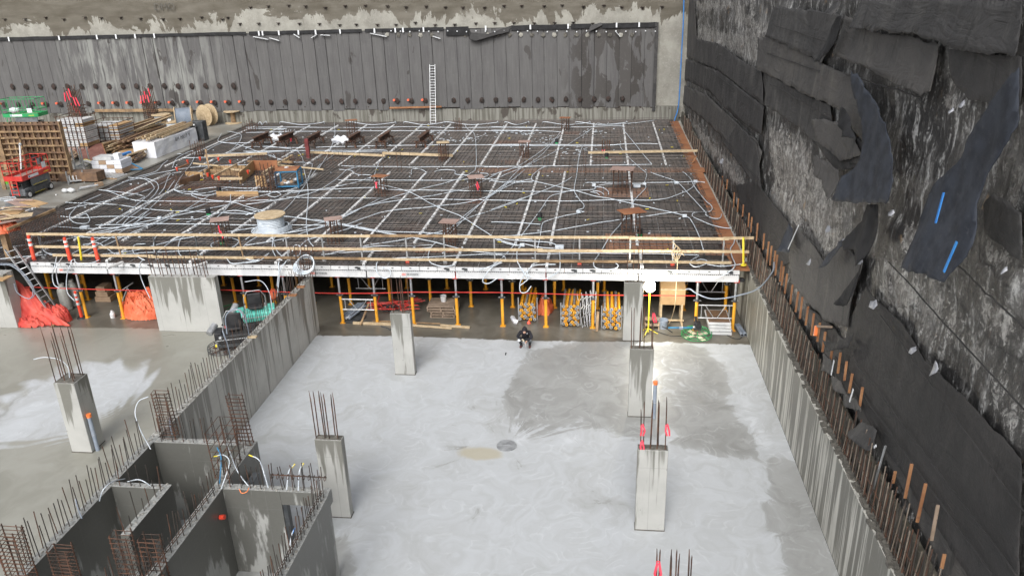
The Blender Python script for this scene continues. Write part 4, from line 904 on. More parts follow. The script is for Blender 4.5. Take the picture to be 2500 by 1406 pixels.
# ================================================================== DECK
dk = thing('deck_formwork', 'huge panel formwork deck on yellow props, white edge beams along its front', 'formwork', (-14, 54, 0))
YF = 34.4
XL = -29.7
MB().box(-34.05, 6.35, YF + .1, YB - .05, 2.96, ZD).build('panel_deck', M_deck, dk)
MB().box(-62, -34.05, 36.8, 44.3, 2.96, ZD).build('panel_deck', M_deck, dk)
MB().box(-34.05, XL, 36.8, 37.0, 2.6, 3.05).build('edge_board', M_plyt, dk)
# front edge: white main beams, one per bay, and short panel rails above
M_logo = pm('pale_red_print', (.75, .42, .4), (.78, .5, .47), 5, .5)
xh = [onY(p, 672, YF).x for p in (80, 265, 475, 682, 895, 1112, 1333, 1560, 1806)]
for i in range(len(xh) - 1):
    a, b = xh[i] + .03, xh[i + 1] - .03; m = MB(); m.box(a, b, YF, YF + .09, 2.53, 2.84)
    m.box(a, b, YF - .02, YF, 2.53, 2.55); m.box(a, b, YF - .02, YF, 2.82, 2.84)
    k = 0; x = a
    while x < b - .05: m.box(x, x + .045, YF - .01, YF + .06, 2.84, 2.865); x += .09
    m.build('edge_beam', M_white, dk); blk('dark_gap', a, b, YF + .02, YF + .05, 2.84, 2.89, M_black, dk)
    n = 5; wd = (b - a + .06) / n
    for j in range(n):
        u0, u1 = a - .03 + wd * j + .012, a - .03 + wd * (j + 1) - .012; m = MB()
        m.box(u0, u1, YF + .03, YF + .1, 2.885, ZD); m.box(u0, u1, YF + .02, YF + .1, 2.875, 2.885)
        c = (u0 + u1) / 2; big = random.random() < .3
        o = m.build('panel_rail', M_white, dk)
        hw = .13 if big else .06; MB().lathe((c, YF + .028, 3.0), [(0, 0), (hw, 0), (hw, .006), (0, .006)], 12, Matrix.Rotation(R_(90), 4, 'X') @ Matrix.Diagonal((1, .4, 1, 1))).build('grip_hole', M_black, o)
        if big: MB().box(c, c + .16, YF + .012, YF + .027, 2.91, 3.03).build('grip_hole', M_dsteel, o)
    # beam lettering
    if i in (0, 3, 4):
        lx = {0: 160, 3: 770, 4: 1001}[i]; p = onY(lx, 664, YF - .025)
        gx0 = {0: onY(146, 660, YF), 3: onY(759, 660, YF), 4: onY(981, 660, YF)}[i].x
        mt_ = Matrix.Translation((gx0 + .52, YF - .03, 2.7)) @ FRONT
        text('SKYDECK', .13, mt_ @ Matrix.Diagonal((1.05, 1, 1, 1)), M_dsteel, dk)
        blk('logo_plate', gx0 - .02, gx0 + .2, YF - .024, YF - .02, 2.64, 2.76, M_logo, dk)
        text('PERI', .085, Matrix.Translation((gx0 + .09, YF - .03, 2.7)) @ FRONT, M_redc, dk)
# white strips over the main beams, running back, with open teeth
def strip(x, y0_, y1_):
    m = MB(); y = y0_
    m.box(x - .035, x + .035, y0_, y1_, ZD - .04, ZD + .06)
    while y < y1_:
        L_ = random.choice((.2, .2, .2, .6)); m.box(x - .065, x + .065, y, min(y + L_ * .8, y1_), ZD + .02, ZD + .15); y += L_ + (.08 if y > 50 else .05)
    m.build('beam_strip', M_white, dk)
pitch = (xh[8] - xh[1]) / 7
gaps = [(36.3, 37.6), (53.2, 55.2)]
for k in range(-1, 18):
    x = xh[8] - pitch * k - (0 if k else .0)
    if k < 0: x = xh[8] - 0; continue
    if k == 0: x = xh[8] - .02; 
    if x < -33.8: continue
    if k == 0: continue
    strip(x, YF + .1, 36.3)
for px in (222, 313, 404, 495, 586, 677, 768, 856, 946, 1036, 1128, 1220, 1314, 1378, 1536):
    p = G(px, 431, ZD)
    if p.x > -33.8: strip(p.x, 37.7, 53.1 if px != 586 else 43)
for px in (560, 628, 694, 759, 826, 895, 961, 1030, 1098, 1165, 1236, 1307, 1378, 1449, 1522, 1596):
    p = G(px, 309, ZD)
    if p.x > -33.9: strip(p.x, 55.3, YB - 2.2)
for k in range(3): strip(-35.5 - 2.1 * k, 37.2, 44.0)
m = MB()
for k in range(60):
    x = 6.0 - pitch / 3 * k
    if k % 3 == 0 or x < -33.9: continue
    y = YF + .2
    while y < YB - 2.5:
        L_ = random.uniform(1, 6); m.box(x - .018, x + .018, y, min(y + L_, YB - 2.4), ZD, ZD + .028); y += L_ + random.uniform(0, 3)
tag(m.build('panel_joint', M_steel, dk), kind='stuff')
# rust-brown make-up strips of plywood
def plys(px0, py0, px1, py1, wd, mat=M_ply, along=None):
    a, b = G(px0, py0, ZD), G(px1, py1, ZD); L = (b - a).length; d = (b - a).normalized(); n = max(1, int(L / 2.4)); 
    for i in range(n): 
        p, q = a + d * (L * i / n + .02), a + d * (L * (i + 1) / n - .02); p.z = q.z = ZD + .015 + .004 * (i % 2); bar('plywood_strip', p, q, .02, wd, mat, dk, (0, 0, 1)) if False else bar('plywood_strip', p, q, wd, .022, mat, dk, (0, 0, 1))
for y_ in np.arange(34.5, 72.5, 2.4):
    blk('plywood_strip', 6.02, 6.78, y_ + .02, y_ + 2.38, ZD - .04, ZD + .03, M_ply, dk)
for x_ in np.arange(-9, 5.9, 2.4):
    blk('plywood_strip', x_ + .02, x_ + 2.38, 53.4, 54.7, ZD, ZD + .02, M_ply, dk)
for i, x_ in enumerate(np.arange(-19, 5.9, 2.4)):
    if i != 5: blk('plywood_strip', x_ + .02, x_ + 2.38, 36.5, 37.25, ZD, ZD + .02, (M_woodw, M_ply, M_plyp)[i % 3], dk)
for (px, py, w_, d_) in ((960, 470, 2.6, 1.8), (1520, 470, 3.2, 2.2), (1560, 590, 3.4, 2.6), (1240, 350, 2.6, 2.2), (1480, 388, 2.4, 1.6), (1390, 325, 1.8, 1.4), (700, 395, 2.4, 1.6), (1060, 362, 1.8, 1.2), (1270, 395, 2.2, 1.4), (470, 445, 6, 3.5), (520, 492, 7, 2.2), (330, 462, 1.6, 2.4), (1165, 492, 1.4, 1), (600, 384, 3, 1)):
    p = G(px, py, ZD); blk('plywood_patch', p.x - w_ / 2, p.x + w_ / 2, p.y - d_ / 2, p.y + d_ / 2, ZD, ZD + .024, M_ply if w_ > 3.1 and w_ < 4 else M_plyd, dk)

# rebar mat: two layers, far too many bars to count
m = MB()
def barxy(x0_, y0_, x1_, y1_, z, r=.012):
    m.add([(x0_ - (r if x0_ == x1_ else 0), y0_ - (r if y0_ == y1_ else 0), z), (x1_ + (r if x0_ == x1_ else 0), y0_ - (r if y0_ == y1_ else 0), z), (x1_ + (r if x0_ == x1_ else 0), y1_ + (r if y0_ == y1_ else 0), z), (x0_ - (r if x0_ == x1_ else 0), y1_ + (r if y0_ == y1_ else 0), z),
           ((x0_ + x1_) / 2 if x0_ == x1_ else x0_, (y0_ + y1_) / 2 if y0_ == y1_ else y0_, z + 2 * r), ((x0_ + x1_) / 2 if x0_ == x1_ else x1_, (y0_ + y1_) / 2 if y0_ == y1_ else y1_, z + 2 * r)],
          [(0, 1, 5, 4), (2, 3, 4, 5), (0, 4, 3), (1, 2, 5)] if y0_ == y1_ else [(1, 2, 5, 4), (3, 0, 4, 5), (0, 1, 4), (2, 3, 5)])
y = YF + .15
while y < YB - .2:
    xa, xb = (-33.9 if y < 44 or True else -33.9), 6.0
    barxy(-33.9, y, 6.0 + random.uniform(-.3, .5), y, ZD + .05, .012)
    if random.random() < .55:
        a = random.uniform(-34, -5); barxy(a, y + .07, a + random.uniform(6, 18) if a < -12 else 6, y + .07, ZD + .16, .012)
    y += random.choice((.2, .2, .3))
y = 37.1
while y < 44: barxy(-60, y, -34, y, ZD + .05); y += .22
x = -33.9
while x < 6.2:
    barxy(x, YF + .1, x, YB - .3, ZD + .08, .011)
    if random.random() < .4: a = random.uniform(YF + 1, 60); barxy(x + .08, a, x + .08, a + random.uniform(5, 12), ZD + .18, .011)
    x += random.choice((.28, .3, .34))
tag(m.build('rebar_mat', M_rebarl), 'dense two-way mat of dark rebar laid over the whole deck', 'rebar mat', None, 'stuff')
# scattered bits lying in the mat
m = MB()
for i in range(240):
    x, y = random.uniform(-33, 6), random.uniform(35, 72); s_ = random.uniform(.03, .07); a = random.random() * 3
    m.box(-s_, s_, -s_ * .4, s_ * .4, ZD + .1, ZD + .16, Matrix.Translation((x, y, 0)) @ Matrix.Rotation(a, 4, 'Z'))
for cx_, cy_ in [G(px, py, ZD).xy for px, py in ((1115, 345), (1060, 327), (1160, 340), (1215, 327), (1400, 375), (1330, 345), (1450, 328), (690, 323), (1290, 328))]:
    for i in range(22):
        x, y = random.gauss(cx_, .7), random.gauss(cy_, .9); a = random.random() * 3; m.box(-.11, .11, -.02, .02, ZD + .1, ZD + .14, Matrix.Translation((x, y, 0)) @ Matrix.Rotation(a, 4, 'Z'))
tag(m.build('white_spacers', M_plastic), 'scattered white plastic spacers and wire offcuts lying in the rebar mat', 'debris', None, 'stuff')
m = MB()
for i in range(70):
    x, y = random.uniform(-33, 6), random.uniform(35, 72); a = random.random() * 3
    m.box(-.1, .1, -.02, .02, ZD + .1, ZD + .13, Matrix.Translation((x, y, 0)) @ Matrix.Rotation(a, 4, 'Z'))
tag(m.build('yellow_tags', M_yelb), 'scattered yellow tags and offcuts lying in the rebar mat', 'debris', None, 'stuff')

# guard rail along the deck front
gr = thing('guardrail', 'three-rail timber guardrail along the front edge of the deck', 'guardrail', (-12, 34.9, ZD))
YG = 34.95
def rail(py0, py1, px0, px1, lab, cuts, zoff=0):
    a, b = onY(px0, py0, YG), onY(px1, py1, YG); xs_ = [a.x] + [onY(c, py0, YG).x for c in cuts] + [b.x]
    for i in range(len(xs_) - 1):
        t0, t1 = (xs_[i] - a.x) / (b.x - a.x), (xs_[i + 1] - a.x) / (b.x - a.x); o = .045 * (i % 2); e = .25 if i else 0
        p, q = a.lerp(b, t0), a.lerp(b, t1); p.x -= e; p.y -= o + .05; q.y -= o + .05; p.z += random.uniform(-.02, .02); q.z += random.uniform(-.02, .02)
        bar('rail', p, q, .04, .13, M_woodd if (i == 2 and py0 < 580) or (py0 > 620 and i % 3 == 2) else M_wood, gr, (0, 0, 1))
rail(570, 581, 66, 1840, '', [640, 905, 1095, 1330, 1550, 1780])
rail(602, 613, 80, 1828, '', [380, 590, 850, 1130, 1325, 1520, 1700])
rail(622, 641, 130, 1785, '', [375, 620, 905, 1075, 1330, 1540])
for px in (92, 373, 476, 697, 785, 879, 990, 1083, 1206, 1306, 1415, 1539, 1645, 1768):
    py = 572 + (px - 66) * .0062
    a = onY(px, py, YG); b = Vector((a.x, YG, ZD + .05)); bar('post', b, a + Vector((0, 0, .06)), .07, .045, M_dsteel if px < 600 else M_steel, gr, (0, 1, 0)); blk('post_foot', a.x - .09, a.x + .09, YG - .06, YG + .06, ZD, ZD + .14, M_redc if px in (1415, 1645, 990) else M_steel, gr)
for px, w_ in ((290, 0), (590, 0)): 
    a = onY(px, 600, YG); bar('post', (a.x, YG, ZD + .05), onY(px - 8, 575, YG), .07, .045, M_woodd, gr, (0, 1, 0))
for i, (px, lb) in enumerate(((75, 'leftmost red delineator post with white bands leaning on the deck guardrail'), (163, 'middle red delineator post with white bands on the deck guardrail'), (231, 'rightmost red delineator post with white bands on the deck guardrail'))):
    a = onY(px - 6, 575 if i == 0 else 580, YG - .2); b = onY(px + 10, 640, YG - .2); t = thing('delineator', lb, 'delineator', b, 'red and white delineators')
    d = a - b; MB().cyl(b, a, .1, .075, 14).build('tube', M_redc, t); 
    for f in (.62, .8): MB().cyl(b + d * f, b + d * (f + .09), .105, .1, 14).build('band', M_white, t)
    MB().cyl(b - Vector((0, 0, .08)), b, .22, .2, 14).build('base', M_black, t)
for px, lb, top, bot in ((195, 'thin yellow guard post between the red delineators', 578, 640), (1815, 'thin yellow guard post at the right end of the guardrail', 580, 648)):
    a = onY(px - (4 if px < 500 else 0), top, YG - .1); b = onY(px + (5 if px < 500 else 0), bot, YG - .1); tag(MB().cyl(b, a, .05, n=10).cyl(b, b + Vector((0, 0, .05)), .14, n=12).build('guard_post', M_yelb), lb, 'guard post')
# short white timber-ended spreaders at the beam heads
for px in (300, 505): 
    a = G(px - 38, 655, ZD + .1); b = G(px, 640, ZD + .1); tag(MB().beam(a, b, .12, .1).build('spreader', M_white), 'white spreader bar lying at the deck edge, %s of two' % ('left' if px == 300 else 'right'), 'bar')

# ------------------------------------------------------------------ column starters coming through the deck
def starter(px, pb_, pcap, w_, label, cap=True, n=4, bars=None, capmat=None, tape=False, d_=None):
    p = G(px, pb_, ZD + .05); zc = zat(p.x, p.y, pcap); d_ = d_ or w_
    t = thing('column_starter', label, 'rebar cage', p, 'column rebar cages standing on the deck')
    rr = random.Random(px)
    for i in range(n):
        for j in (0, 1) if n <= 4 else (0, 1):
            x, y = p.x + (i / (n - 1) - .5) * w_, p.y + (j - .5) * d_; rod('rebar', (x, y, p.z), (x + rr.uniform(-.05, .05), y, zc - .02 if cap else zc + rr.uniform(-.2, .2)), .026, M_rebar, t)
    nz = max(3, int((zc - p.z) / .22))
    for i in range(nz):
        z = p.z + .08 + (zc - p.z) * .8 * i / nz; a, b = w_ / 2 + .03, d_ / 2 + .03; MB().tube([(p.x - a, p.y - b, z), (p.x + a, p.y - b, z), (p.x + a, p.y + b, z), (p.x - a, p.y + b, z)], .012, 4, True).build('hoop', M_rebar, t)
    if cap:
        c = w_ / 2 + .16; M = Matrix.Translation((p.x, p.y, zc)) @ Matrix.Rotation(rr.uniform(-.3, .5), 4, 'Z') @ Matrix.Rotation(rr.uniform(-.05, .05), 4, 'X'); MB().box(-c, c, -c * .8, c * .8, 0, .03, M).build('plywood_cap', capmat or M_plyp, t)
    if tape:
        for i in range(4): 
            if i > 1: continue
            q = Vector((p.x + rr.uniform(-.3, .3), p.y - d_ / 2 - .04, zc - rr.uniform(.2, .6))); MB().beam(q, q + Vector((rr.uniform(-.15, .15), -.03, -.4)), .06, .015, (0, 1, 0)).build('red_tape', M_redt, t)
    return t
starter(547, 600, 536, .62, 'capped rebar cage with red tape right behind the front rail, left of the reel', tape=True)
starter(820, 594, 534, .6, 'capped rebar cage between the cable reel and the middle of the deck')
starter(1100, 597, 541, .6, 'capped rebar cage nearest the front rail in mid deck')
starter(1540, 586, 516, .9, 'capped rebar cage near the front right of the deck', n=5, capmat=M_ply, d_=.5)
starter(932, 478, 430, .65, 'capped rebar cage right of the blue generator', tape=True, capmat=M_ply)
starter(1163, 478, 432, .65, 'capped rebar cage in the middle of the deck between conduit bundles', tape=True)
starter(1519, 470, 412, 1.1, 'widest rebar cage under a pinkish cap on the right half of the deck', n=5, d_=.5)
starter(1084, 394, 348, .6, 'small capped rebar cage behind the long middle timber', capmat=M_wood)
starter(1281, 386, 346, .6, 'small capped rebar cage right of mid deck toward the back')
starter(1479, 372, 346, .5, 'red painted rebar cage beyond the right hand timber', False, tape=True)
starter(861, 335, 294, .7, 'capped rebar cage near the back wall, left one', capmat=M_ply)
starter(1119, 322, 292, .5, 'uncapped rusty rebar cage near the back wall beside the tall ladder', False)
starter(1380, 318, 288, .6, 'capped rusty rebar cage near the back wall toward the right', capmat=M_ply)
starter(612, 322, 297, 1.0, 'uncapped rebar cage at the back left corner of the deck', False, n=5)
starter(487, 385, 345, .8, 'uncapped rebar cage beside the white wrapped bundle', False, n=5)
starter(708, 345, 320, .5, 'short red taped bars behind the row of steel trestles', False, tape=True)
starter(655, 470, 408, .9, 'uncapped rebar cage inside the plywood pit opening', False, n=5)
# black and green floor sleeves
for (px, py, lb) in ((1318, 537, 'black and green sleeve in the middle right of the deck'), (1562, 577, 'black and green sleeve near the front right plywood patch'), (1481, 388, 'black sleeve beyond the widest capped cage'), (510, 526, 'black sleeve left of the cable reel'), (536, 471, 'black sleeve beside the plywood pit'), (543, 596, 'green sleeve at the foot of the front left cage'), (1359, 352, 'black sleeve far right toward the back')):
    p = G(px, py, ZD + .05); t = thing('floor_sleeve', lb, 'sleeve', p, 'pipe sleeves on the deck'); MB().cyl(p, p + Vector((0, 0, .14)), .12, n=14).build('lower_ring', M_green, t); MB().cyl(p + Vector((0, 0, .16)), p + Vector((0, 0, .42)), .14, n=14).build('sleeve', M_black, t)
# steel trestles
for k, ((bx, by), (fx, fy), lb) in enumerate((((654, 351), (627, 362), 'leftmost of the row of rusty steel trestles'), ((715, 350), (688, 361), 'second trestle from the left, beside a white bundle'), ((780, 349), (757, 362), 'third trestle, rising from the tall red post'),
                            ((878, 349), (857, 361), 'fourth trestle, with a white bundle at its left'), ((950, 348), (930, 361), 'fifth trestle from the left in the steel row'), ((1046, 346), (1028, 361), 'rightmost of the row of rusty steel trestles'))):
    f, b = G(fx, fy, ZD + .1), G(bx, by, ZD + .1); t = thing('steel_trestle', lb, 'trestle', (f + b) / 2, 'rusty steel trestles on the deck'); b.x = f.x + (b.x - f.x) * .9
    zt_ = zat(f.x, f.y, fy - 27); d = (b - f).normalized()
    m = MB(); p, q = Vector((f.x, f.y, zt_)) - d * .3, Vector((b.x, b.y, zt_)) + d * .3
    m.beam(p, q, .32, .05); m.beam(p - Vector((0, 0, .36)), q - Vector((0, 0, .36)), .32, .05); m.beam(p - Vector((0, 0, .18)), q - Vector((0, 0, .18)), .06, .34); m.build('i_beam', M_woodw if False else M_rebar, t)
    for e in (f, b):
        m = MB()
        for s_ in (-1, 1): m.beam((e.x + s_ * .42, e.y, ZD + .05), (e.x + s_ * .3, e.y, zt_ - .38), .14, .14, (0, 1, 0)); m.beam((e.x + s_ * .18, e.y - .1, ZD + .3), (e.x + s_ * .05, e.y - .1, zt_ - .4), .05, .05, (0, 1, 0))
        m.beam((e.x - .5, e.y, zt_ - .42), (e.x + .5, e.y, zt_ - .42), .14, .08); m.build('leg_frame', M_rebar, t)
p = G(754, 388, ZD); tag(MB().box(p.x - .14, p.x + .14, p.y - .12, p.y + .12, ZD, ZD + 1.55).build('steel_post', pm('oxide_red_steel', (.12, .02, .02), (.2, .04, .04))), 'tall dark red post standing before the third trestle', 'post')
for (px, py, s_, lb) in ((678, 346, .6, 'small white plastic bundle between the two left trestles'), (836, 352, .95, 'white crumpled plastic bundle beside the fourth trestle')):
    p = G(px, py, ZD); m = MB()
    for i in range(5): m.ball(p + Vector((random.uniform(-s_, s_) * .7, random.uniform(-.3, .3), .3)), s_ * .5, s_ * .4, .3, 10, 7, .8, i + px)
    tag(m.build('plastic_bundle', M_wrap, smooth=True), lb, 'bundle')

# loose timbers on and over the deck
def timber(a, b, label, mat=None, wd=.1, h=.12, name='timber', z=ZD + .35, group='loose timbers on the deck', z2=None):
    p, q = G(*a, z), G(*b, z if z2 is None else z2); tag(MB().beam(p, q, h, wd).build(name, mat or M_wood, bevel=.008), label, 'timber', group); return p, q
timber((755, 372), (940, 380), 'pale timber running right from the tall red post', wd=.16, h=.14)
timber((934, 374), (1106, 380), 'pale timber continuing right, ending by a small capped cage', wd=.18, h=.18)
timber((1436, 373), (1716, 368), 'long pale timber across the right hand end of the deck', wd=.16, h=.16)
timber((500, 381), (652, 375), 'pale timber above the pit opening, behind its red tags', wd=.16, h=.16)
timber((605, 394), (715, 396), 'shorter pale timber just right of the pit, lying level', M_woodd, wd=.14, h=.16)
timber((640, 424), (713, 380), 'long timber crossing diagonally up behind the blue generator', wd=.14, h=.16)
timber((677, 403), (790, 414), 'thin timber running right above the blue generator', wd=.09, h=.1)
timber((519, 431), (579, 401), 'pale timber laid diagonally across the pit opening', wd=.12, h=.12, z=ZD + .6)
timber((547, 412), (610, 418), 'pale timber at the back of the pit opening', wd=.12, h=.12, z=ZD + .5)
timber((525, 437), (592, 436), 'bright pale timber lying level over the pit opening', wd=.16, h=.16, z=ZD + .5)
timber((433, 411), (462, 400), 'orange-tipped timber at the left of the pit opening', M_stake, wd=.09, h=.1, z=ZD + .6)
timber((472, 399), (534, 405), 'thin timber left of the pit, near the red tags', wd=.09, h=.1, z=ZD + .6)
timber((625, 443), (655, 424), 'short thick timber sloping beside the blue generator', wd=.12, h=.14, z=ZD + .5)
timber((953, 262.5), (1078, 261.5), 'orange lit timber fixed across the foot of the back wall at the ladder', M_stake, z=0, wd=.1, h=.12) if False else None
a, b = onY(951, 264, YB - .3), onY(1078, 261, YB - .3); tag(MB().beam(a, b, .1, .16, (0, 0, 1)).build('timber', M_stake), 'orange brown timber held level on the back wall behind the ladder', 'timber')
a, b = onY(232, 271, YB - .3), onY(466, 269, YB - .3)
for i in range(4): 
    p, q = a.lerp(b, i / 4), a.lerp(b, (i + 1) / 4); tag(MB().beam(p + Vector((0, -.05 * (i % 2), 0)), q + Vector((.2, -.05 * (i % 2), .02)), .12, .28, (0, 0, 1)).build('timber', M_woodd), '%s board of the brown walkway fixed along the back wall' % ('leftmost', 'second', 'third', 'rightmost')[i], 'timber', 'boards along the back wall')
# orange light brace at the right end of the deck
p, q = Vector((6.6, 0, 0)), 0
a = G(1690, 398, ZD + .05); b = onY(1700, 380, a.y); tag(MB().beam(a, b, .25, .06, (1, 0, 0)).build('brace_board', M_stake), 'short rust brown board propped against the right wall at the deck edge', 'board')

# ladder leaning on the back wall
def ladder(p0, p1, q0, q1, n, mat, label, r=.035):
    t = thing('ladder', label, 'ladder', p0, 'ladders'); bar('side_rail', p0, p1, .05, .09, mat, t, (0, 1, 0)); bar('side_rail', q0, q1, .05, .09, mat, t, (0, 1, 0))
    for i in range(n):
        f = (i + .5) / n; rod('rung', Vector(p0).lerp(Vector(p1), f), Vector(q0).lerp(Vector(q1), f), r, mat, t)
    return t
ladder(G(1051, 305, ZD), onY(1049, 158, YB - .35), G(1064, 305, ZD), onY(1062, 158, YB - .35), 22, M_steel, 'tall extension ladder leaning on the grey back wall', .03)
ladder(G(141, 791, 0), onY(12, 609, YF - .1), G(157, 778, 0), onY(34, 602, YF - .1), 13, M_steel, 'metal ladder leaning from the lower slab up to the deck at the left', .025)
tag(MB().beam(G(128, 796, .04), G(172, 772, .04), .14, .08).build('timber', M_woodd), 'short timber on the slab at the ladder feet', 'timber')

# pit opening boxed with plywood and rebar
pit = thing('pit_opening', 'plywood boxed opening in the deck ringed with rebar left of the blue generator', 'formwork', G(540, 440, ZD))
def board(a, b, h, mat, z=ZD, th=.05):
    p, q = G(*a, z), G(*b, z); p.z = q.z = z + h / 2; bar('plywood_board', p, q, h, th, mat, pit, (0, 0, 1)) if False else bar('plywood_board', p, q, th, h, mat, pit, (0, 0, 1))
board((522, 421), (600, 421), .5, M_plyt); board((500, 430), (600, 431), .5, M_woodd); board((587, 452), (622, 420), .85, M_plyt); board((622, 420), (680, 420), .85, M_ply); board((454, 432), (497, 434), .4, M_plyt)
board((530, 482), (632, 482), .4, M_plyt); board((440, 458), (490, 441), .5, M_woodw); board((626, 458), (652, 458), .8, M_plyt); board((505, 436), (520, 426), .6, M_woodd)
bar('timber', G(511, 418, ZD + .2), Vector((G(511, 418, ZD).x, G(511, 418, ZD).y, ZD + 1.6)), .12, .12, M_woodd, pit)
for (a, b, h_) in (((436, 462), (470, 430), 1.3), ((500, 445), (600, 445), .9), ((520, 423), (602, 423), .8), ((525, 482), (632, 482), 1.1), ((640, 470), (672, 440), 1.1), ((605, 420), (720, 404), 1.0), ((718, 404), (860, 402), .9), ((580, 400), (740, 396), .7)):
    p, q = G(*a, ZD), G(*b, ZD); n = int((q - p).length / .34) + 1
    for i in range(n): 
        e = p.lerp(q, i / n); rod('rebar', e, e + Vector((0, 0, h_ + random.uniform(-.15, .15))), .014, M_rebar, pit)
    for z in (.35, .7): rod('tie_bar', p + Vector((0, 0, z)), q + Vector((0, 0, z)), .013, M_rebar, pit)
for px, py in ((459, 399), (489, 392), (534, 393), (563, 400), (508, 432), (520, 437), (606, 425), (433, 418), (535, 440)):
    p = G(px, py, ZD + .6); MB().cyl(p, p + Vector((0, 0, .26)), .04, .1, 8).build('safety_cap', M_redc, pit)
# right side starter rows in deck (low bars around mid band)
mr = thing('starter_bars', 'low row of rusty starter bars across the middle of the deck', 'rebar', G(1100, 395, ZD))
for i in range(60):
    px = 740 + 11 * i + random.uniform(-3, 3); p = G(px, 412 - .012 * (px - 740), ZD); rod('rebar', p, p + Vector((0, 0, random.choice((.5, .6, .6, 1.2)))), .013, M_rebar, mr)
for px, pt in ((868, 378), (884, 382), (971, 370), (981, 372), (940, 398), (1425, 365), (1430, 380)):
    p = G(px, pt + 50, ZD); rod('rebar', p, Vector((p.x, p.y, zat(p.x, p.y, pt))), .018, M_rebar, mr)
# ================================================================== THINGS ON THE UPPER SLAB (left, behind)
ZS = 3.11
def S(px, py, dz=0): return G(px, py, ZS + dz)
def local(loc, rz):
    return Matrix.Translation(loc) @ Matrix.Rotation(rz, 4, 'Z')
# scissor lifts
def lift(name, label, loc, rz, paint, L=2.6, Wd=1.25, hp=1.25, hr=1.15, deckh=.28, body=M_grey, deco=None):
    t = thing(name, label, 'scissor lift', loc, 'scissor lifts on the upper slab', rz); M = W[t]
    def bx(nm, *a, mat=body, parent=t, bev=.01):
        return MB().box(*a, M).build(nm, mat, parent, bevel=bev)
    bx('chassis', -L * .46, L * .46, -Wd * .42, Wd * .42, .18, .62); bx('side_box', -L * .3, L * .34, -Wd * .5, -Wd * .43, .2, .6, mat=M_dsteel)
    for sx in (-1, 1):
        for sy in (-1, 1):
            c = M @ Vector((sx * L * .38, sy * Wd * .5, .24)); d = (M.to_3x3() @ Vector((0, 1, 0))) * sy
            wl = MB().cyl(c - d * .16, c + d * .02, .24, n=22).build('wheel', M_black, t); MB().cyl(c + d * .015, c + d * .04, .15, n=16).build('rim', M_white, wl)
    for i in range(4):                     # folded scissor arms
        z = .68 + .13 * i
        for sy in (-.3, .3):
            m = MB().beam(M @ Vector((-L * .42, sy, z)), M @ Vector((L * .42, sy, z + .09)), .06, .1); m.build('scissor_arm', M_dsteel, t)
    bx('arm_cover', -L * .2, L * .44, -Wd * .46, -Wd * .4, .66, hp - .02)
    pl = bx('platform', -L * .5, L * .5, -Wd * .5, Wd * .5, hp, hp + .1, mat=M_plyp)
    for a in ((-L * .5, L * .5, -Wd * .5 - .03, -Wd * .5, hp - .05, hp + deckh), (-L * .5, L * .5, Wd * .5, Wd * .5 + .03, hp - .05, hp + deckh), (-L * .5 - .03, -L * .5, -Wd * .5, Wd * .5, hp - .05, hp + deckh), (L * .5, L * .5 + .03, -Wd * .5, Wd * .5, hp - .05, hp + deckh)): bx('toe_board', *a, mat=paint)
    z1, z2 = hp + .62, hp + hr; m = MB()
    for z in (z1, z2): m.tube([M @ Vector(v) for v in ((-L * .5, -Wd * .5, z), (L * .5, -Wd * .5, z), (L * .5, Wd * .5, z), (-L * .5, Wd * .5, z))], .028, 6, True)
    for i in range(6):
        x = -L * .5 + L * i / 5
        for sy in (-1, 1): m.cyl(M @ Vector((x, sy * Wd * .5, hp)), M @ Vector((x, sy * Wd * .5, z2)), .026, n=6)
    for sx in (-1, 1): m.cyl(M @ Vector((sx * L * .5, 0, hp)), M @ Vector((sx * L * .5, 0, z2)), .026, n=6)
    m.build('railing', paint, t)
    lm = MB()
    for sy in (-.24, .24): lm.beam(M @ Vector((-L * .5 - .08, sy, .25)), M @ Vector((-L * .5 - .08, sy, hp)), .05, .05, (0, 1, 0))
    for z in (.35, .6, .85, 1.1): lm.beam(M @ Vector((-L * .5 - .08, -.24, z)), M @ Vector((-L * .5 - .08, .24, z)), .05, .04)
    lm.build('step_ladder', paint, t)
    cb_ = bx('control_box', L * .22, L * .36, -Wd * .5 + .02, -Wd * .5 + .26, hp + .55, hp + 1.0, mat=M_dsteel); bx('instruction_plate', L * .22, L * .36, -Wd * .5 - .035, -Wd * .5 - .028, hp + .35, hp + .75, mat=M_paper)
    bx('sign_plate', -L * .3, L * .05, -Wd * .5 - .04, -Wd * .5 - .032, hp + .02, hp + .2, mat=M_paper); bx('sign_mark', -L * .285, -L * .25, -Wd * .5 - .045, -Wd * .5 - .041, hp + .05, hp + .17, mat=M_blue)
    for i in range(10):
        x = -L * .18 + L * .05 * i; bx('hazard_mark', x, x + .06, -Wd * .5 - .012, -Wd * .5 - .006, .72, .77, mat=M_yelb, bev=0)
        if i < 7: bx('hazard_mark', x, x + .06, -Wd * .5 - .012, -Wd * .5 - .006, .2, .24, mat=M_yelb, bev=0)
    for i in range(6): x = L * .24 + .09 * i; bx('hazard_mark', x, x + .05, -Wd * .5 - .045, -Wd * .5 - .032, hp + .06, hp + .12, mat=M_yelb, bev=0)
    return t, M
a, b = S(84, 483), S(133, 463); rz = math.atan2(b.y - a.y, b.x - a.x); c = (a + b) / 2; n_ = Vector((-math.sin(rz), math.cos(rz), 0))
lt, lM = lift('scissor_lift', 'red scissor lift with a white wheel, parked in front of the timber formwork panel', c + n_ * .6 + Vector((-.25, 0, 0)), rz, M_red, 2.9)
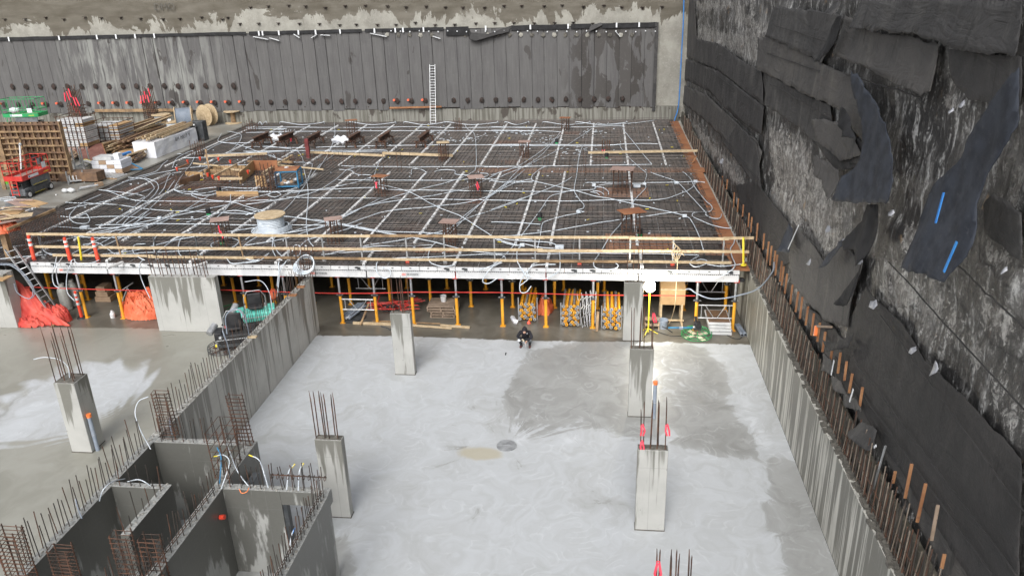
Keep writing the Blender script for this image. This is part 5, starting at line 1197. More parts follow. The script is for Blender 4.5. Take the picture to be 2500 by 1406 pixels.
po = thing('white_pole', 'white striped pole leaning in the red scissor lift', 'pole', lM @ Vector((-.2, .3, 1.4))); MB().cyl(lM @ Vector((-.35, .1, 1.75)), lM @ Vector((.35, .3, 3.2)), .05, n=8).build('tube', M_white, po); MB().cyl(lM @ Vector((.36, .3, 3.2)), lM @ Vector((.45, .3, 3.3)), .1, n=8).build('tip', M_steel, po)
jk = MB().ball(lM @ Vector((.75, -.2, 2.25)), .22, .15, .14, 10, 7, .6, 3); tag(jk.build('black_jacket', M_cloth, smooth=True), 'black jacket hung on the rail of the red scissor lift', 'jacket')
gl, gM = lift('scissor_lift', 'green scissor lift with its rails up, parked behind the timber formwork panel', Vector((onY(68, 300, 69.5).x, 69.5, ZS)), .06, M_green, 3.4, 1.5, 1.7, 1.6)
tag(MB().ball(gM @ Vector((-.9, -.2, 2.2)), .5, .3, .25, 10, 7, .8, 3).build('white_bag', M_wrap, smooth=True), 'white bag heaped in the basket of the green scissor lift', 'bag')
# timber gang form standing upright
fp = thing('formwork_panel', 'large upright timber formwork panel of studs and walers at the far left', 'formwork', S(90, 445))
Yp = S(178, 447).y; xr = S(178, 447).x; zt0 = zat(xr, Yp, 299); xl = onY(-30, 380, Yp).x
nr = 9
for r_ in range(3): blk('plywood_sheet', xl + (xr - xl) * r_ / 3 + .01, xl + (xr - xl) * (r_ + 1) / 3 - .01, Yp + .25, Yp + .27, ZS + .05, zt0, M_woodw, fp)
for i in range(15):
    x = xl + (xr - xl - .1) * i / 14; bar('stud', (x + .05, Yp + .17, ZS + .05), (x + .05, Yp + .17, zt0), .09, .14, M_woodw if i % 3 else M_woodd, fp, (0, 1, 0))
for j in range(nr):
    z = ZS + .25 + (zt0 - ZS - .4) * j / (nr - 1); bar('waler', (xl, Yp + .04, z), (xr, Yp + .04, z + random.uniform(-.03, .03)), .09, .11, M_woodd if j % 4 else M_woodw, fp, (0, 0, 1))
bar('end_board', (xr + .04, Yp + .1, ZS), (xr + .04, Yp + .1, zt0 + .04), .06, .34, M_woodd, fp, (0, 1, 0))
# narrower panel leaning in front, seen edge-on at left
f2 = thing('formwork_panel', 'narrow weathered formwork panel propped in front of the large one', 'formwork', S(20, 470))
Y2 = S(30, 462).y; x2l, x2r = onY(4, 400, Y2).x, onY(62, 400, Y2).x; z2 = zat(x2l, Y2, 335)
for i in range(5): x = x2l + (x2r - x2l) * i / 4; bar('stud', (x, Y2 + .1, ZS + 1.9), (x, Y2 + .1, z2), .1, .12, M_woodd, f2, (0, 1, 0))
for j in range(5): z = ZS + 2.0 + (z2 - ZS - 2.1) * j / 4; bar('waler', (x2l - .05, Y2, z), (x2r + .05, Y2, z + .05), .1, .1, M_woodd, f2, (0, 0, 1))
blk('plywood_sheet', x2l, x2r, Y2 + .17, Y2 + .19, ZS + 1.9, z2, M_woodw, f2)
for x in (x2l - .2, x2l + .35): bar('end_board', (x, Y2 - .1, ZS), (x, Y2 - .1, z2 + .1), .28, .07, M_woodd, f2, (0, 1, 0))
# lime green hose-like arm at far left edge
tag(MB().tube(smooth_path([S(-8, 420, .6), S(4, 420, .5), S(12, 435, .3), S(16, 448, .05)]), .16, 8).build('lime_green_frame', M_greenl), 'lime green machine part poking in at the far left edge', 'machine part')
# crates of white panels inside rebar cages
def panel_stack(pxl, pxr, pyb, pyt, label, depth=1.3, nl=13, legs=True):
    a, b = S(pxl, pyb), S(pxr, pyb); zt_ = zat((a.x + b.x) / 2, a.y, pyt); t = thing('panel_stack', label, 'panels', (a + b) / 2, 'racks of white formwork panels')
    zb_ = ZS + (.9 if legs else .1); 
    for i in range(nl):
        z = zb_ + (zt_ - zb_) * i / nl; o = random.uniform(-.05, .05); w3 = (b.x - a.x) / 3
        for k in range(3): blk('white_panel', a.x + w3 * k + .04 + o, a.x + w3 * (k + 1) - .04 + o, a.y, a.y + depth, z, z + (zt_ - zb_) / nl * .72, M_white if random.random() < .85 else M_plyt, t)
    for k in range(7):
        x = a.x + (b.x - a.x) * k / 6
        for y in (a.y - .06, a.y + depth + .06): rod('cage_bar', (x, y, ZS), (x, y, zt_ + .25), .03, M_rebar, t)
    for z in np.linspace(ZS + .3, zt_ + .2, 6): MB().tube([(a.x - .05, a.y - .08, z), (b.x + .05, a.y - .08, z), (b.x + .05, a.y + depth + .08, z), (a.x - .05, a.y + depth + .08, z)], .025, 4, True).build('cage_hoop', M_rebar, t)
    if legs: blk('plywood_skirt', a.x, b.x, a.y - .02, a.y, ZS + .02, zb_ - .05, M_plyp, t)
    return t
panel_stack(160, 222, 385, 292, 'left rack of stacked white panels caged in rebar, beside the timber formwork', 1.6, 15)
panel_stack(228, 300, 368, 306, 'right rack of stacked white panels caged in rebar, before the back wall', 2.2, 11)
for (px, pb_, pt, lb, n_) in ((205, 372, 212, 'tall rebar column cage with red flags rising between the white panel racks', 8), (372, 318, 212, 'tall rebar column cage with red flags in front of the back wall walkway', 7)):
    p = S(px, pb_); t = thing('column_starter', lb, 'rebar cage', p, 'tall rebar cages on the upper slab'); z9 = zat(p.x, p.y, pt)
    if z9 > 12: z9 = 12
    for i in range(n_): 
        for j in (0, 1): rod('rebar', (p.x + (i / (n_ - 1) - .5) * 1.1, p.y + j * .7, ZS), (p.x + (i / (n_ - 1) - .5) * .9, p.y + j * .6, z9 + random.uniform(-.5, .1)), .035, M_rebar, t)
    nz = 14
    for i in range(nz): z = ZS + .3 + (z9 - ZS - 1.6) * i / nz; MB().tube([(p.x - .6, p.y - .05, z), (p.x + .6, p.y - .05, z), (p.x + .6, p.y + .75, z), (p.x - .6, p.y + .75, z)], .022, 4, True).build('hoop', M_rebar, t)
    for i in range(5): q = Vector((p.x + (i - 2) * .22, p.y - .08, z9 - random.uniform(.1, .9))); MB().beam(q, q + Vector((random.uniform(-.1, .25), 0, -.7)), .09, .02, (0, 1, 0)).build('red_flag', M_redt, t)
for i, pts in enumerate((((172, 253), (180, 262), (186, 275)), ((182, 250), (190, 268), (198, 282), (208, 292)))): tag(MB().tube(smooth_path([onY(x, y, YB - 2) for x, y in pts]), .07, 5).build('red_strap', M_redt), ('short', 'long')[i] + ' red strap draped in front of the back wall near the left panel rack', 'strap')
# reels
def reel(label, c, R1, wd, core_r, axis='z', rz=0, cable_mat=M_plastic, wound=.8, tilt=0):
    t = thing('cable_reel', label, 'cable reel', c, 'wooden cable reels', 0)
    if axis == 'z': M = Matrix.Translation(c)
    else: M = Matrix.Translation(Vector(c) + Vector((0, 0, R1))) @ Matrix.Rotation(rz, 4, 'Z') @ Matrix.Rotation(R_(90), 4, 'Y') @ Matrix.Translation((0, 0, -wd / 2))
    for i, z in enumerate((0, wd - .07)):
        MB().lathe((0, 0, 0), [(.06, z), (R1, z), (R1, z + .07), (.06, z + .07)], 32, M).build('flange', M_wood, t, bevel=0)
    MB().lathe((0, 0, 0), [(core_r * .8, .07), (core_r * .8, wd - .07)], 20, M).build('drum', M_woodd, t)
    if wound:
        n = max(4, int((wd - .14) / .085))
        for i in range(n): 
            z = .07 + (i + .5) * (wd - .14) / n; MB().ring((0, 0, 0), R1 * wound, .045, 30, 6, None).build('cable_turn', cable_mat, t) if False else None
            mm = MB(); mm.tube([M @ Vector((R1 * wound * math.cos(q), R1 * wound * math.sin(q), z + .02 * math.sin(q))) for q in np.linspace(0, 2 * math.pi, 30)[:-1]], (wd - .14) / n * .52, 6, True); mm.build('cable_turn', cable_mat, t, smooth=True)
    return t
def rz_at(px, py, z): return S(px, py)
big = G(664, 562, ZD + .05); r0 = .95
zt_ = zat(big.x, big.y, 523)
reel('big wooden reel of grey-white conduit standing upright on the front of the deck', big, .84, max(.9, zt_ - big.z), .4, 'z', wound=.82)
for i in range(5): MB
m = MB()
for i in range(6): m.ring(big + Vector((.04 * i, -.03 * i, .06 + .05 * i)), .78 + .05 * (6 - i), .03, 34, 6)
tag(m.build('conduit_coil', M_plastic, smooth=True), 'loose coils of grey-white conduit slumped round the foot of the big reel', 'conduit coil')
p = S(400, 318); reel('flat lying wooden reel partly hidden behind the lumber, left one', p, .85, 1.5, .5, 'z', wound=.7)
p = S(420, 322); reel('low reel of pale cable with a white lump on top, beside the lumber', p, .85, .95, .5, 'z', wound=.9); tag(MB().ball(p + Vector((-.1, 0, 1.05)), .25, .2, .14, 10, 6, .6).build('white_bag', M_wrap, smooth=True), 'white lump of plastic lying on the low pale reel', 'bag')
reel('reel of blue-grey conduit set on edge between the lumber and the single round reel', S(455, 318), 1.1, 1.5, .4, 'x', R_(25), cable_mat=M_pvc, wound=.85)
reel('empty round wooden reel standing on edge, facing the camera', S(510, 307), 1.02, .8, .35, 'x', R_(70), wound=0)
reel('small empty wooden spool standing upright near the deck corner', S(571, 301), .8, 1.2, .28, 'z', wound=0)
tag(MB().tube([S(473, 305, 1.6), S(493, 322, .2)], .07, 6).tube([S(480, 300, 1.2), S(493, 322, .2)], .05, 6).build('reel_stand', M_white), 'white tube stand leaning on the blue-grey reel', 'stand')
tag(MB().box(*[v for v in (S(485, 345).x - .6, S(485, 345).x + .6, S(485, 345).y, S(485, 345).y + .8, ZS, ZS + 1.7)]).build('dark_bin', M_dsteel, bevel=.04), 'dark wet bin at the end of the white wrapped bundle', 'bin')
# lumber piles and wrapped bundle
A0, A1, B1 = S(383, 386), S(484, 347), S(355, 372)
dir_ = (A1 - A0); Lb = dir_.length; dir_.normalize(); ang = math.atan2(dir_.y, dir_.x)
wb = thing('wrapped_bundle', 'long white wrapped bundle with black writing on its side, by the slab edge', 'bundle', A0, None, ang); Mw = W[wb]; nrm = Vector((-dir_.y, dir_.x, 0))
hw_ = zat(A0.x, A0.y, 348) - ZS; wW = 1.9
m = MB(); n = 22
for i in range(n + 1):
    x = Lb * i / n
    for j, (y, z) in enumerate(((0, 0), (0, .35), (0, .7), (0, 1), (.33, 1.0), (.66, 1), (1, 1), (1, .5), (1, 0))):
        k = .07 * mnoise.noise(Vector((x * .9, y * 3, z * 4))); m.v.append((x, y * wW - k * (1 if y < .5 else -1), z * hw_ + .04 * mnoise.noise(Vector((x, y * 4, 7)))))
m.f = [(i * 9 + j, (i + 1) * 9 + j, (i + 1) * 9 + j + 1, i * 9 + j + 1) for i in range(n) for j in range(8)] + [tuple(range(9)), tuple(range(n * 9 + 8, n * 9 - 1, -1))]
m.build('wrapper', M_wrap, wb, smooth=False, local=True)
mt_ = Mw @ Matrix.Translation((Lb * .62, -.12, hw_ * .72)) @ FRONT
text('BM  MK17  9', .42, mt_, M_black, wb)
def pile(label, a, b, n, hh, mat_list, wd=2.0, spread=.3, name='lumber_pile', z0=0.0, Lscale=.15):
    p, q = Vector(a), Vector(b); d = (q - p); L_ = d.length; d.normalize(); nn = Vector((-d.y, d.x, 0)); t = thing(name, label, 'lumber', p, 'lumber piles on the upper slab'); r = random.Random(int(p.x * 13) + n)
    for i in range(n):
        lay = r.random(); y = r.uniform(0, wd) * (1 - .3 * lay); z = z0 + .08 + lay * hh; s_ = r.uniform(-Lscale, Lscale) * L_; e = r.uniform(-spread, spread)
        bar('board', p + nn * (y - e) + d * max(s_, -.5) + Vector((0, 0, z)), p + nn * (y + e) + d * (L_ + s_) + Vector((0, 0, z + r.uniform(-.08, .08))), r.choice((.1, .14, .2)), r.choice((.05, .09, .1)), r.choice(mat_list), t, (0, 0, 1))
    return t
pt = thing('lumber_pile', 'golden and brown boards laid along the top of the white wrapped bundle', 'lumber', A0 + Vector((0, 0, hw_)), 'lumber piles on the upper slab')
r = random.Random(5)
for i in range(26):
    y = .1 + 1.75 * r.random(); z = hw_ + .09 + .42 * r.random() * (1 - abs(y - .9) / 1.4); x0_, x1_ = r.uniform(-.2, 1.6), Lb * r.uniform(.85, 1.06)
    bar('board', Mw @ Vector((x0_, y, z)), Mw @ Vector((x1_, y + r.uniform(-.15, .15), z + r.uniform(0, .1))), .1, r.choice((.1, .14, .2)), (M_wood, M_wood, M_woodd)[i % 3], pt, (0, 0, 1))
pile('brown wet lumber stacked high behind the white wrapped bundle', S(318, 362), S(420, 322), 46, 1.3, [M_woodd, M_woodw, M_wood], 2.6, .3)
pile('dark wet timber baulks stacked at the left end of the white bundle', S(322, 378), S(372, 356), 26, 1.1, [M_woodw, M_woodw, M_woodd], 1.8, .12)
pile('brown boards fanned out on the slab in front of the white bundle', S(338, 402), S(385, 380), 17, .7, [M_woodd, M_woodw, M_wood], 1.6, .25)
pile('splintered pale offcuts heaped right of the brown plywood box', S(258, 378), S(322, 366), 26, .8, [M_wood, M_woodd], 1.8, .7)
pile('thin brown laths sticking out left of the brown plywood box', S(172, 398), S(215, 378), 14, .5, [M_woodd, M_pallet], 1.2, .3)
pile('long weathered planks stretched behind the plywood box', S(262, 362), S(318, 350), 9, .5, [M_woodw, M_woodd], 1.2, .15)
pile('white planks stacked low behind the brown lumber', S(300, 345), S(335, 335), 14, .5, [M_white, M_paper], 1.6, .05, 'plank_stack')
# tilted brown plywood tray
pb = thing('plywood_tray', 'brown plywood tray tipped up on edge among the lumber', 'plywood', S(212, 395)); 
q = [S(206, 398, .1), S(260, 392, .1), S(262, 385, 1.6), S(185, 390, 1.7)]; q = [S(207, 394, .15), S(262, 388, .3), onY(248, 351, S(262, 388).y + 1.4), onY(181, 366, S(207, 394).y + 1.4)]
m = MB(); nn = (q[1] - q[0]).cross(q[3] - q[0]).normalized() * .05; m.add([*q, *[v + nn for v in q]], [(0, 1, 2, 3), (7, 6, 5, 4), (0, 4, 5, 1), (1, 5, 6, 2), (2, 6, 7, 3), (3, 7, 4, 0)]); m.build('plywood_sheet', M_plyp if False else pm('oxide_plywood', (.13, .05, .04), (.2, .09, .07), 1, .6, dirt=(.3, .2, .17)), pb)
for i in range(4): bar('rim_board', q[i], q[(i + 1) % 4], .12, .05, (M_woodd, M_stake, M_stake, M_woodd)[i], pb)
# blue-edged table form and its support, bright blue beam, yellow-tipped props
tf = thing('table_form', 'dark brown plywood table form with a blue steel edge tilted beside the slab edge', 'formwork', S(300, 412)); qa = [S(240, 392, .9), S(300, 390, .8), S(348, 414, .15), S(302, 417, .1)]
m = MB(); m.add([*qa, *[v + Vector((0, 0, .06)) for v in qa]], [(3, 2, 1, 0), (4, 5, 6, 7), (0, 1, 5, 4), (1, 2, 6, 5), (2, 3, 7, 6), (3, 0, 4, 7)]); m.build('plywood_sheet', M_woodw, tf)
for i in range(4): bar('edge_rail', qa[i] + Vector((0, 0, .05)), qa[(i + 1) % 4] + Vector((0, 0, .05)), .12, .06, M_blue, tf)
tag(MB().beam(S(270, 388, .5), S(318, 372, .5), .25, .2).build('blue_beam', M_blueb, bevel=.02), 'bright blue beam lying between the plywood tray and fanned boards', 'beam')
tag(MB().box(S(285, 385).x, S(285, 385).x + 3.0, S(285, 385).y, S(285, 385).y + 1.6, ZS, ZS + .4).build('grey_board_pack', M_plyt, bevel=.02), 'flat pack of tan boards beneath the bright blue beam', 'boards')
yp = thing('yellow_prop_stack', 'stack of yellow and white ended props near the red scissor lift', 'props', S(222, 400))
for i in range(9): a = S(206 + 1.2 * (i % 5), 391 + 1.5 * (i // 5), .35 + .12 * (i % 3)); bar('prop', a, S(236 + (i % 5), 400 + (i // 5), .3 + .1 * (i % 3)), .12, .12, M_yelb if i < 5 else M_white, yp)
# galvanised post racks
def rack(label, a, b, dpt=1.1, hh=.9, white=True):
    p, q = S(*a), S(*b); t = thing('post_rack', label, 'rack', p, 'galvanised post racks'); d = (q - p).normalized(); nn = Vector((-d.y, d.x, 0))
    for e in (p, q):
        for s_ in (0, dpt): rod('post', e + nn * s_, e + nn * s_ + Vector((0, 0, hh)), .06, M_steel, t)
    for s_ in (0, dpt): bar('rail', p + nn * s_ + Vector((0, 0, .2)), q + nn * s_ + Vector((0, 0, .2)), .09, .09, M_steel, t)
    for e in (p, q): bar('rail', e + Vector((0, 0, .2)), e + nn * dpt + Vector((0, 0, .2)), .09, .09, M_steel, t)
    if white:
        L_ = (q - p).length
        for i in range(4): bar('white_panel', p + d * (.1 + L_ * i / 4.2) + nn * .1 + Vector((0, 0, .36)), p + d * (.1 + L_ * i / 4.2) + nn * (dpt - .1) + Vector((0, 0, .36)), .1, .38, M_white, t, (0, 0, 1))
    return t
rack('galvanised rack with white panel strips beside the red scissor lift', (168, 450), (207, 446))
rack('galvanised rack posts standing at the racks end, behind the boxed bundle', (207, 414), (222, 409), .8, 1.6, False)
# pallet with boxed goods, white slatted pallets
bxp = S(255, 428); bp = thing('boxed_pallet', 'pallet of shrink-wrapped cartons with a white tray on top near the slab edge', 'pallet', bxp)
for i in range(5): blk('pallet_board', bxp.x - .9, bxp.x + 1.5, bxp.y + .32 * i, bxp.y + .32 * i + .22, ZS + .1, ZS + .16, M_pallet, bp)
for j in range(3):
    for i in range(4): blk('carton', bxp.x - .85 + .58 * i, bxp.x - .29 + .58 * i, bxp.y + .05, bxp.y + 1.45, ZS + .17 + .3 * j, ZS + .45 + .3 * j, (M_card, M_wrap, M_redc if (i + j) == 1 else M_wrap)[(i + j) % 3], bp)
blk('white_tray', bxp.x - .7, bxp.x + .7, bxp.y + .1, bxp.y + 1.2, ZS + 1.08, ZS + 1.3, M_white, bp); blk('carton', bxp.x + .75, bxp.x + 1.15, bxp.y + .4, bxp.y + .9, ZS + 1.08, ZS + 1.5, M_paper, bp)
for k, (px, py, lb) in enumerate(((243, 437, 'white slatted panel lying at the slab edge, right of the rack'), (225, 432, 'white slatted panel lying just behind another near the slab edge'))):
    p = S(px, py); t = thing('slatted_panel', lb, 'panel', p, 'white slatted panels')
    for i in range(7): bar('slat', p + Vector((.28 * i - .5, -.1, .2 - .02 * i)), p + Vector((.28 * i - .2, 1.1, .2 - .02 * i)), .07, .1, M_white, t, (0, 0, 1))
    for s_ in (-.1, 1.1): bar('rail', p + Vector((-.6, s_, .14)), p + Vector((1.4, s_ , .02)), .07, .08, M_woodd, t, (0, 0, 1))
cable('steel_tube', [S(193, 463, .05), S(205, 458, .2), S(240, 452, .25)], .07, M_steel, 'galvanised tube lying bent below the rack at the slab edge', 'tube')
cable('steel_tube', [S(196, 457, .05), S(212, 456, .15), S(232, 448, .2)], .06, M_steel, 'second galvanised tube crossing the bent one below the rack', 'tube')
tag(MB().beam(S(233, 452, .15), S(250, 448, .15), .25, .25).build('cardboard_tube', M_card), 'short tan tube end beside the steel tubes at the slab edge', 'tube')
tag(MB().box(S(150, 447).x, S(150, 447).x + 2.8, S(150, 447).y, S(150, 447).y + 1, ZS + .1, ZS + .75).build('red_brown_crate', M_woodw, bevel=.02), 'low red-brown crate below the right end of the timber formwork', 'crate')
w_ = S(168, 471); tag(MB().ball(w_ + Vector((-.25, 0, .15)), .22, .18, .14, 9, 6, .5, 2).ball(w_ + Vector((.2, 0, .17)), .32, .16, .15, 10, 6, .5, 5).build('crumpled_cloth', M_white, smooth=True), 'crumpled white cloth lying alone on the wet upper slab', 'cloth')
tag(MB().ball(S(137, 476, .04), .05).build('white_scrap', M_white), 'tiny white scrap between the red lift and the crumpled cloth', 'scrap')
for i in range(3): cable('wire_loop', [S(0, 484 + 3 * i, .03), S(20, 481 + 4 * i, .2), S(38, 482 + 3 * i, .2), S(34, 488 + 2 * i, .03), S(10, 490 + i, .03)], .02, M_plastic, ('thin upper', 'thin middle', 'thin lower')[i] + ' white wire loop on the wet slab left of the red lift', 'wire')
# wall of bars with plywood sheets piled on top at the left edge of the deck
ws = thing('rebar_wall', 'rebar wall topped with a pale timber at the left end of the deck', 'rebar', G(90, 560, ZD))
pa, pb_ = onY(38, 562, 38.2), onY(150, 510, 44.0)
pa = G(40, 636, ZD); pb2 = G(154, 592, ZD); za = zat(pa.x, pa.y, 560); zb2 = zat(pb2.x, pb2.y, 512)
n = 34
for i in range(n):
    f = i / (n - 1); e = pa.lerp(pb2, f); z = za + (zb2 - za) * f; rod('rebar', e, (e.x, e.y, z - .08), .016, M_rebar, ws)
    if i % 2: rod('rebar', e + Vector((.5, .25, 0)), (e.x + .5, e.y + .25, z - .1), .016, M_rebar, ws)
bar('top_timber', (pa.x, pa.y, za), (pb2.x, pb2.y, zb2), .14, .12, M_woodd, ws)
tp = Vector((pa.x, pa.y, za)); tq = Vector((pb2.x, pb2.y, zb2)); dd = tq - tp; nb_ = Vector((-dd.y, dd.x, 0)).normalized()
sp = thing('plywood_platform', 'heap of pinkish plywood sheets and offcuts on top of the rebar wall', 'plywood', tp)
r = random.Random(11)
for i in range(16):
    c = tp.lerp(tq, r.uniform(.02, .95)) + nb_ * r.uniform(.4, 2.2) + Vector((0, 0, .1 + .03 * i)); M = Matrix.Translation(c) @ Matrix.Rotation(r.uniform(-.6, .9), 4, 'Z') @ Matrix.Rotation(r.uniform(-.06, .06), 4, 'X')
    a_, b_ = (r.uniform(.5, 1.0), r.uniform(.25, .6)) if i < 10 else (r.uniform(.6, 1.2), .06)
    MB().box(-a_, a_, -b_, b_, 0, .025, M).build('plywood_sheet' if i < 10 else 'timber', (M_plyp, M_plyt, M_plyp, M_wood)[i % 4] if i != 6 else M_grey, sp)
blk('bracing_column', tp.x - .55, tp.x - .25, tp.y, tp.y + .3, ZD, tp.z - .1, M_woodd, sp)
tag(MB().box(-10, 10, 0, 0, 0, 0).build('x', M_wood), 'x', 'x') if False else None
def tarp(label, c, sx, sy, h, mat, seed, name='tarpaulin', n=84, ridge=.5):
    m = MB()
    for j in range(n + 1):
        for i in range(n + 1):
            u, v = i / n * 2 - 1, j / n * 2 - 1; rr_ = math.sqrt(u * u + v * v); k = max(0, 1 - rr_ ** 2.2)
            e = 1 + .18 * mnoise.noise(Vector((u * 2, v * 2, seed)))
            f = mnoise.noise(Vector((u * 2.2, v * 2.2, seed + 3))); g = 1 - abs(mnoise.noise(Vector((u * 4 + f, v * 4, seed + 9)))) * 2
            m.v.append((c[0] + u * sx * e, c[1] + v * sy * e, c[2] + .02 + (k ** .6) * h * (.75 + .5 * f) + k ** .3 * g * ridge * .3 + k ** .3 * .11 * (1 - 3 * abs(mnoise.noise(Vector((u * 5 + 2 * f, v * 9 + f * 3, seed + 20))))) + k ** .3 * .06 * (1 - 3 * abs(mnoise.noise(Vector((u * 12 + 3 * f, v * 8, seed + 30))))) + .05 * mnoise.noise(Vector((u * 11, v * 11, seed)))))
    m.f = [(j * (n + 1) + i, j * (n + 1) + i + 1, (j + 1) * (n + 1) + i + 1, (j + 1) * (n + 1) + i) for j in range(n) for i in range(n) if math.hypot((i + .5) / n * 2 - 1, (j + .5) / n * 2 - 1) < 1.02]
    return tag(m.build(name, mat, smooth=True), label, 'tarpaulin', 'orange and red tarpaulins')
cc = G(8, 560, 4.6); tarp('orange tarp heaped on the plywood sheets at the left edge', (cc.x - .6, cc.y, 4.5), 1.25, 1.0, .55, M_tarp, 2, ridge=.3)

# blue generator cage with orange cover
gp = G(708, 455, ZD + .1); g = thing('generator_cage', 'blue steel cage with an orange cover and grey goods inside, on the deck', 'cage', gp, None, .12); Mg = W[g]
def gb(nm, a, b, wd, mat): bar(nm, Mg @ Vector(a), Mg @ Vector(b), wd, wd, mat, g)
for x in (-.72, .72):
    for y in (-.5, .6): gb('frame_post', (x, y, 0), (x, y, 1.15), .08, M_blue)
for z in (.12, 1.1):
    for y in (-.5, .6): gb('frame_rail', (-.72, y, z), (.72, y, z), .08, M_blue)
    for x in (-.72, .72): gb('frame_rail', (x, -.5, z), (x, .6, z), .08, M_blue)
MB().box(-.78, .72, -.55, .65, 1.16, 1.22, Mg).build('orange_cover', M_ply, g, bevel=.01); MB().box(-.68, .68, -.45, .55, .15, .2, Mg).build('floor_plate', M_dsteel, g)
for i in range(14): MB().ball(Mg @ Vector((random.uniform(-.55, .55), random.uniform(-.4, .4), random.uniform(.28, .5))), .16, .12, .13, 8, 6, .5, i).build('part', M_steel if i % 3 else M_card, g)
MB().ball(Mg @ Vector((-.1, .1, 1.26)), .14, .1, .06, 8, 5, .5).build('white_lump', M_white, g)
# ================================================================== UNDER AND IN FRONT OF THE DECK
# props
def prop(px, pyb, ptop, label, group, front=True, Y=None, crown='red', off=None):
    if Y is None: p = G(px, pyb, 0)
    else: p = Vector((px, Y, 0))
    t = thing('shoring_prop', label, 'shoring prop', p, group); h = 2.5; s = 1.5 + (.0 if front else random.uniform(-.1, .15))
    rod('outer_tube', p + Vector((0, 0, .02)), p + Vector((0, 0, s)), .075, M_yel, t, 'cyl12'); rod('inner_tube', p + Vector((0, 0, s)), p + Vector((0, 0, h)), .055, M_steel, t, 'cyl12')
    blk('base_plate', p.x - .13, p.x + .13, p.y - .12, p.y + .12, 0, .025, M_yel, t); rod('collar', p + Vector((0, 0, s - .02)), p + Vector((0, 0, s + .08)), .11, M_dsteel, t, 'cyl12')
    bar('handle', p + Vector((-.17, -.03, s + .03)), p + Vector((.17, -.03, s + .03)), .03, .03, M_steel, t)
    blk('head_plate', p.x - .12, p.x + .12, p.y - .1, p.y + .12, h - .04, h, M_red, t)
    if crown == 'drop':
        rod('drop_head', p + Vector((0, .0, h)), p + Vector((0, -.08, 3.05)), .045, M_red, t); MB().lathe((p.x, p.y, h - .02), [(.02, 0), (.16, .02), (.12, .1), (.03, .14)], 12).build('wedge_collar', M_red, t)
        for s_ in (-1, 1): MB().box(p.x + s_ * .24 - .1, p.x + s_ * .24 + .1, p.y - .12, p.y + .1, h, h + .17).build('beam_claw', M_black, t, bevel=.03)
    return t
fl_ = [(212, 772, 'd', 'shoring prop standing just right of the gas cylinders'), (303, 778, '', 'shoring prop at the left side of the orange tarp heap'), (607, 785, 'd', 'front shoring prop behind the teal trowel machine'), (706, 785, 'r', 'shoring prop with a pink top, behind the end of the long wall'), (838, 786, '', 'front shoring prop left of the scaffold frame by the long wall'), (921, 784, 'd', 'front shoring prop right of the scaffold frame, by the red frame heap'),
       (1011, 788, '', 'front shoring prop right behind the plank-side column'), (1118, 793, 'd', 'front shoring prop at the right of the pallet stack'), (1228, 796, '', 'front shoring prop left of the first prop bundle'), (1333, 797, 'd', 'front shoring prop between the first and second prop bundles'),
       (1447, 800, '', 'front shoring prop between the second and third prop bundles'), (1697, 806, '', 'front shoring prop left of the right hand scaffold frame'), (1788, 806, 'd', 'front shoring prop nearest the retaining wall')]
PX = {}
for px, py, c, lb in fl_:
    p = G(px, py, 0); x = onY(px, py, 34.55).x; t = prop(x, 0, 0, lb, 'front row of shoring props', True, 34.55, 'drop' if c == 'd' else ''); PX[px] = x
for r_, yy in enumerate((36.9, 39.3, 41.8, 44.3, 47)):
    for k in range(20):
        x = xh[8] - .1 - 2.15 * k + (.35 if r_ % 2 else .05) + random.uniform(-.08, .08)
        if x < -33: break
        prop(x, 0, 0, 'shoring prop under the deck, %s row back, %s from the retaining wall' % (('second', 'third', 'fourth', 'fifth', 'deepest')[r_], ORD[k]), 'shoring props under the deck, %s row' % ('second', 'third', 'fourth', 'fifth', 'deepest')[r_], False, yy)
# lattice frames between props
def lattice(xa, xb, Y, z0, z1, label):
    t = thing('bracing_frame', label, 'bracing frame', ((xa + xb) / 2, Y, z0), 'steel bracing frames between props')
    rod('chord', (xa, Y, z0), (xb, Y, z0), .03, M_steel, t); rod('chord', (xa, Y, z1), (xb, Y, z1), .03, M_steel, t); c = (xa + xb) / 2; w3 = (xb - xa)
    for x in (xa + .15, xb - .15): rod('upright', (x, Y, z0), (x, Y, z1), .022, M_steel, t)
    rod('brace', (xa + w3 * .2, Y, z1), (c - .05, Y, z0), .02, M_steel, t); rod('brace', (xb - w3 * .2, Y, z1), (c + .1, Y, z0), .02, M_steel, t)
xa, xb = PX[838] + .08, PX[921] - .08
lattice(xa, xb, 34.5, .75, 1.3, 'front steel bracing frame above the grey pipes by the long wall')
lattice(xa, xb, 36.8, .95, 1.55, 'rear steel bracing frame behind the one by the long wall')
xa, xb = PX[1697] + .08, PX[1788] - .08
lattice(xa, xb, 34.5, .65, 1.3, 'front steel bracing frame above the white slabs at the right')
lattice(xa, xb, 36.9, 1.0, 1.7, 'rear steel bracing frame behind the right hand one')
t = thing('bracing_frame', 'steel bracing frame leaning behind the orange tarp', 'bracing frame', G(315, 740, .4), 'steel bracing frames between props')
for a, b in (((290, 747), (328, 722)), ((292, 712), (325, 690)), ((295, 745), (312, 700)), ((326, 722), (312, 705)), ((290, 712), (293, 745))): rod('chord', onY(*a, 36.0), onY(*b, 36.0), .03, M_steel, t)
# red tape line
tl = thing('barrier_tape', 'red barrier tape strung across the front of the shoring props', 'tape', (-10, 34.3, 1.6))
tp_ = [(62, 700), (150, 704), (330, 709), (520, 707), (700, 713), (810, 716), (905, 716), (1010, 713), (1220, 714), (1332, 717), (1447, 720), (1697, 722)]
for a, b in zip(tp_[:-1], tp_[1:]): bar('tape', onY(*a, 34.38), onY(*b, 34.38), .012, .045, M_red, tl, (0, 0, 1))
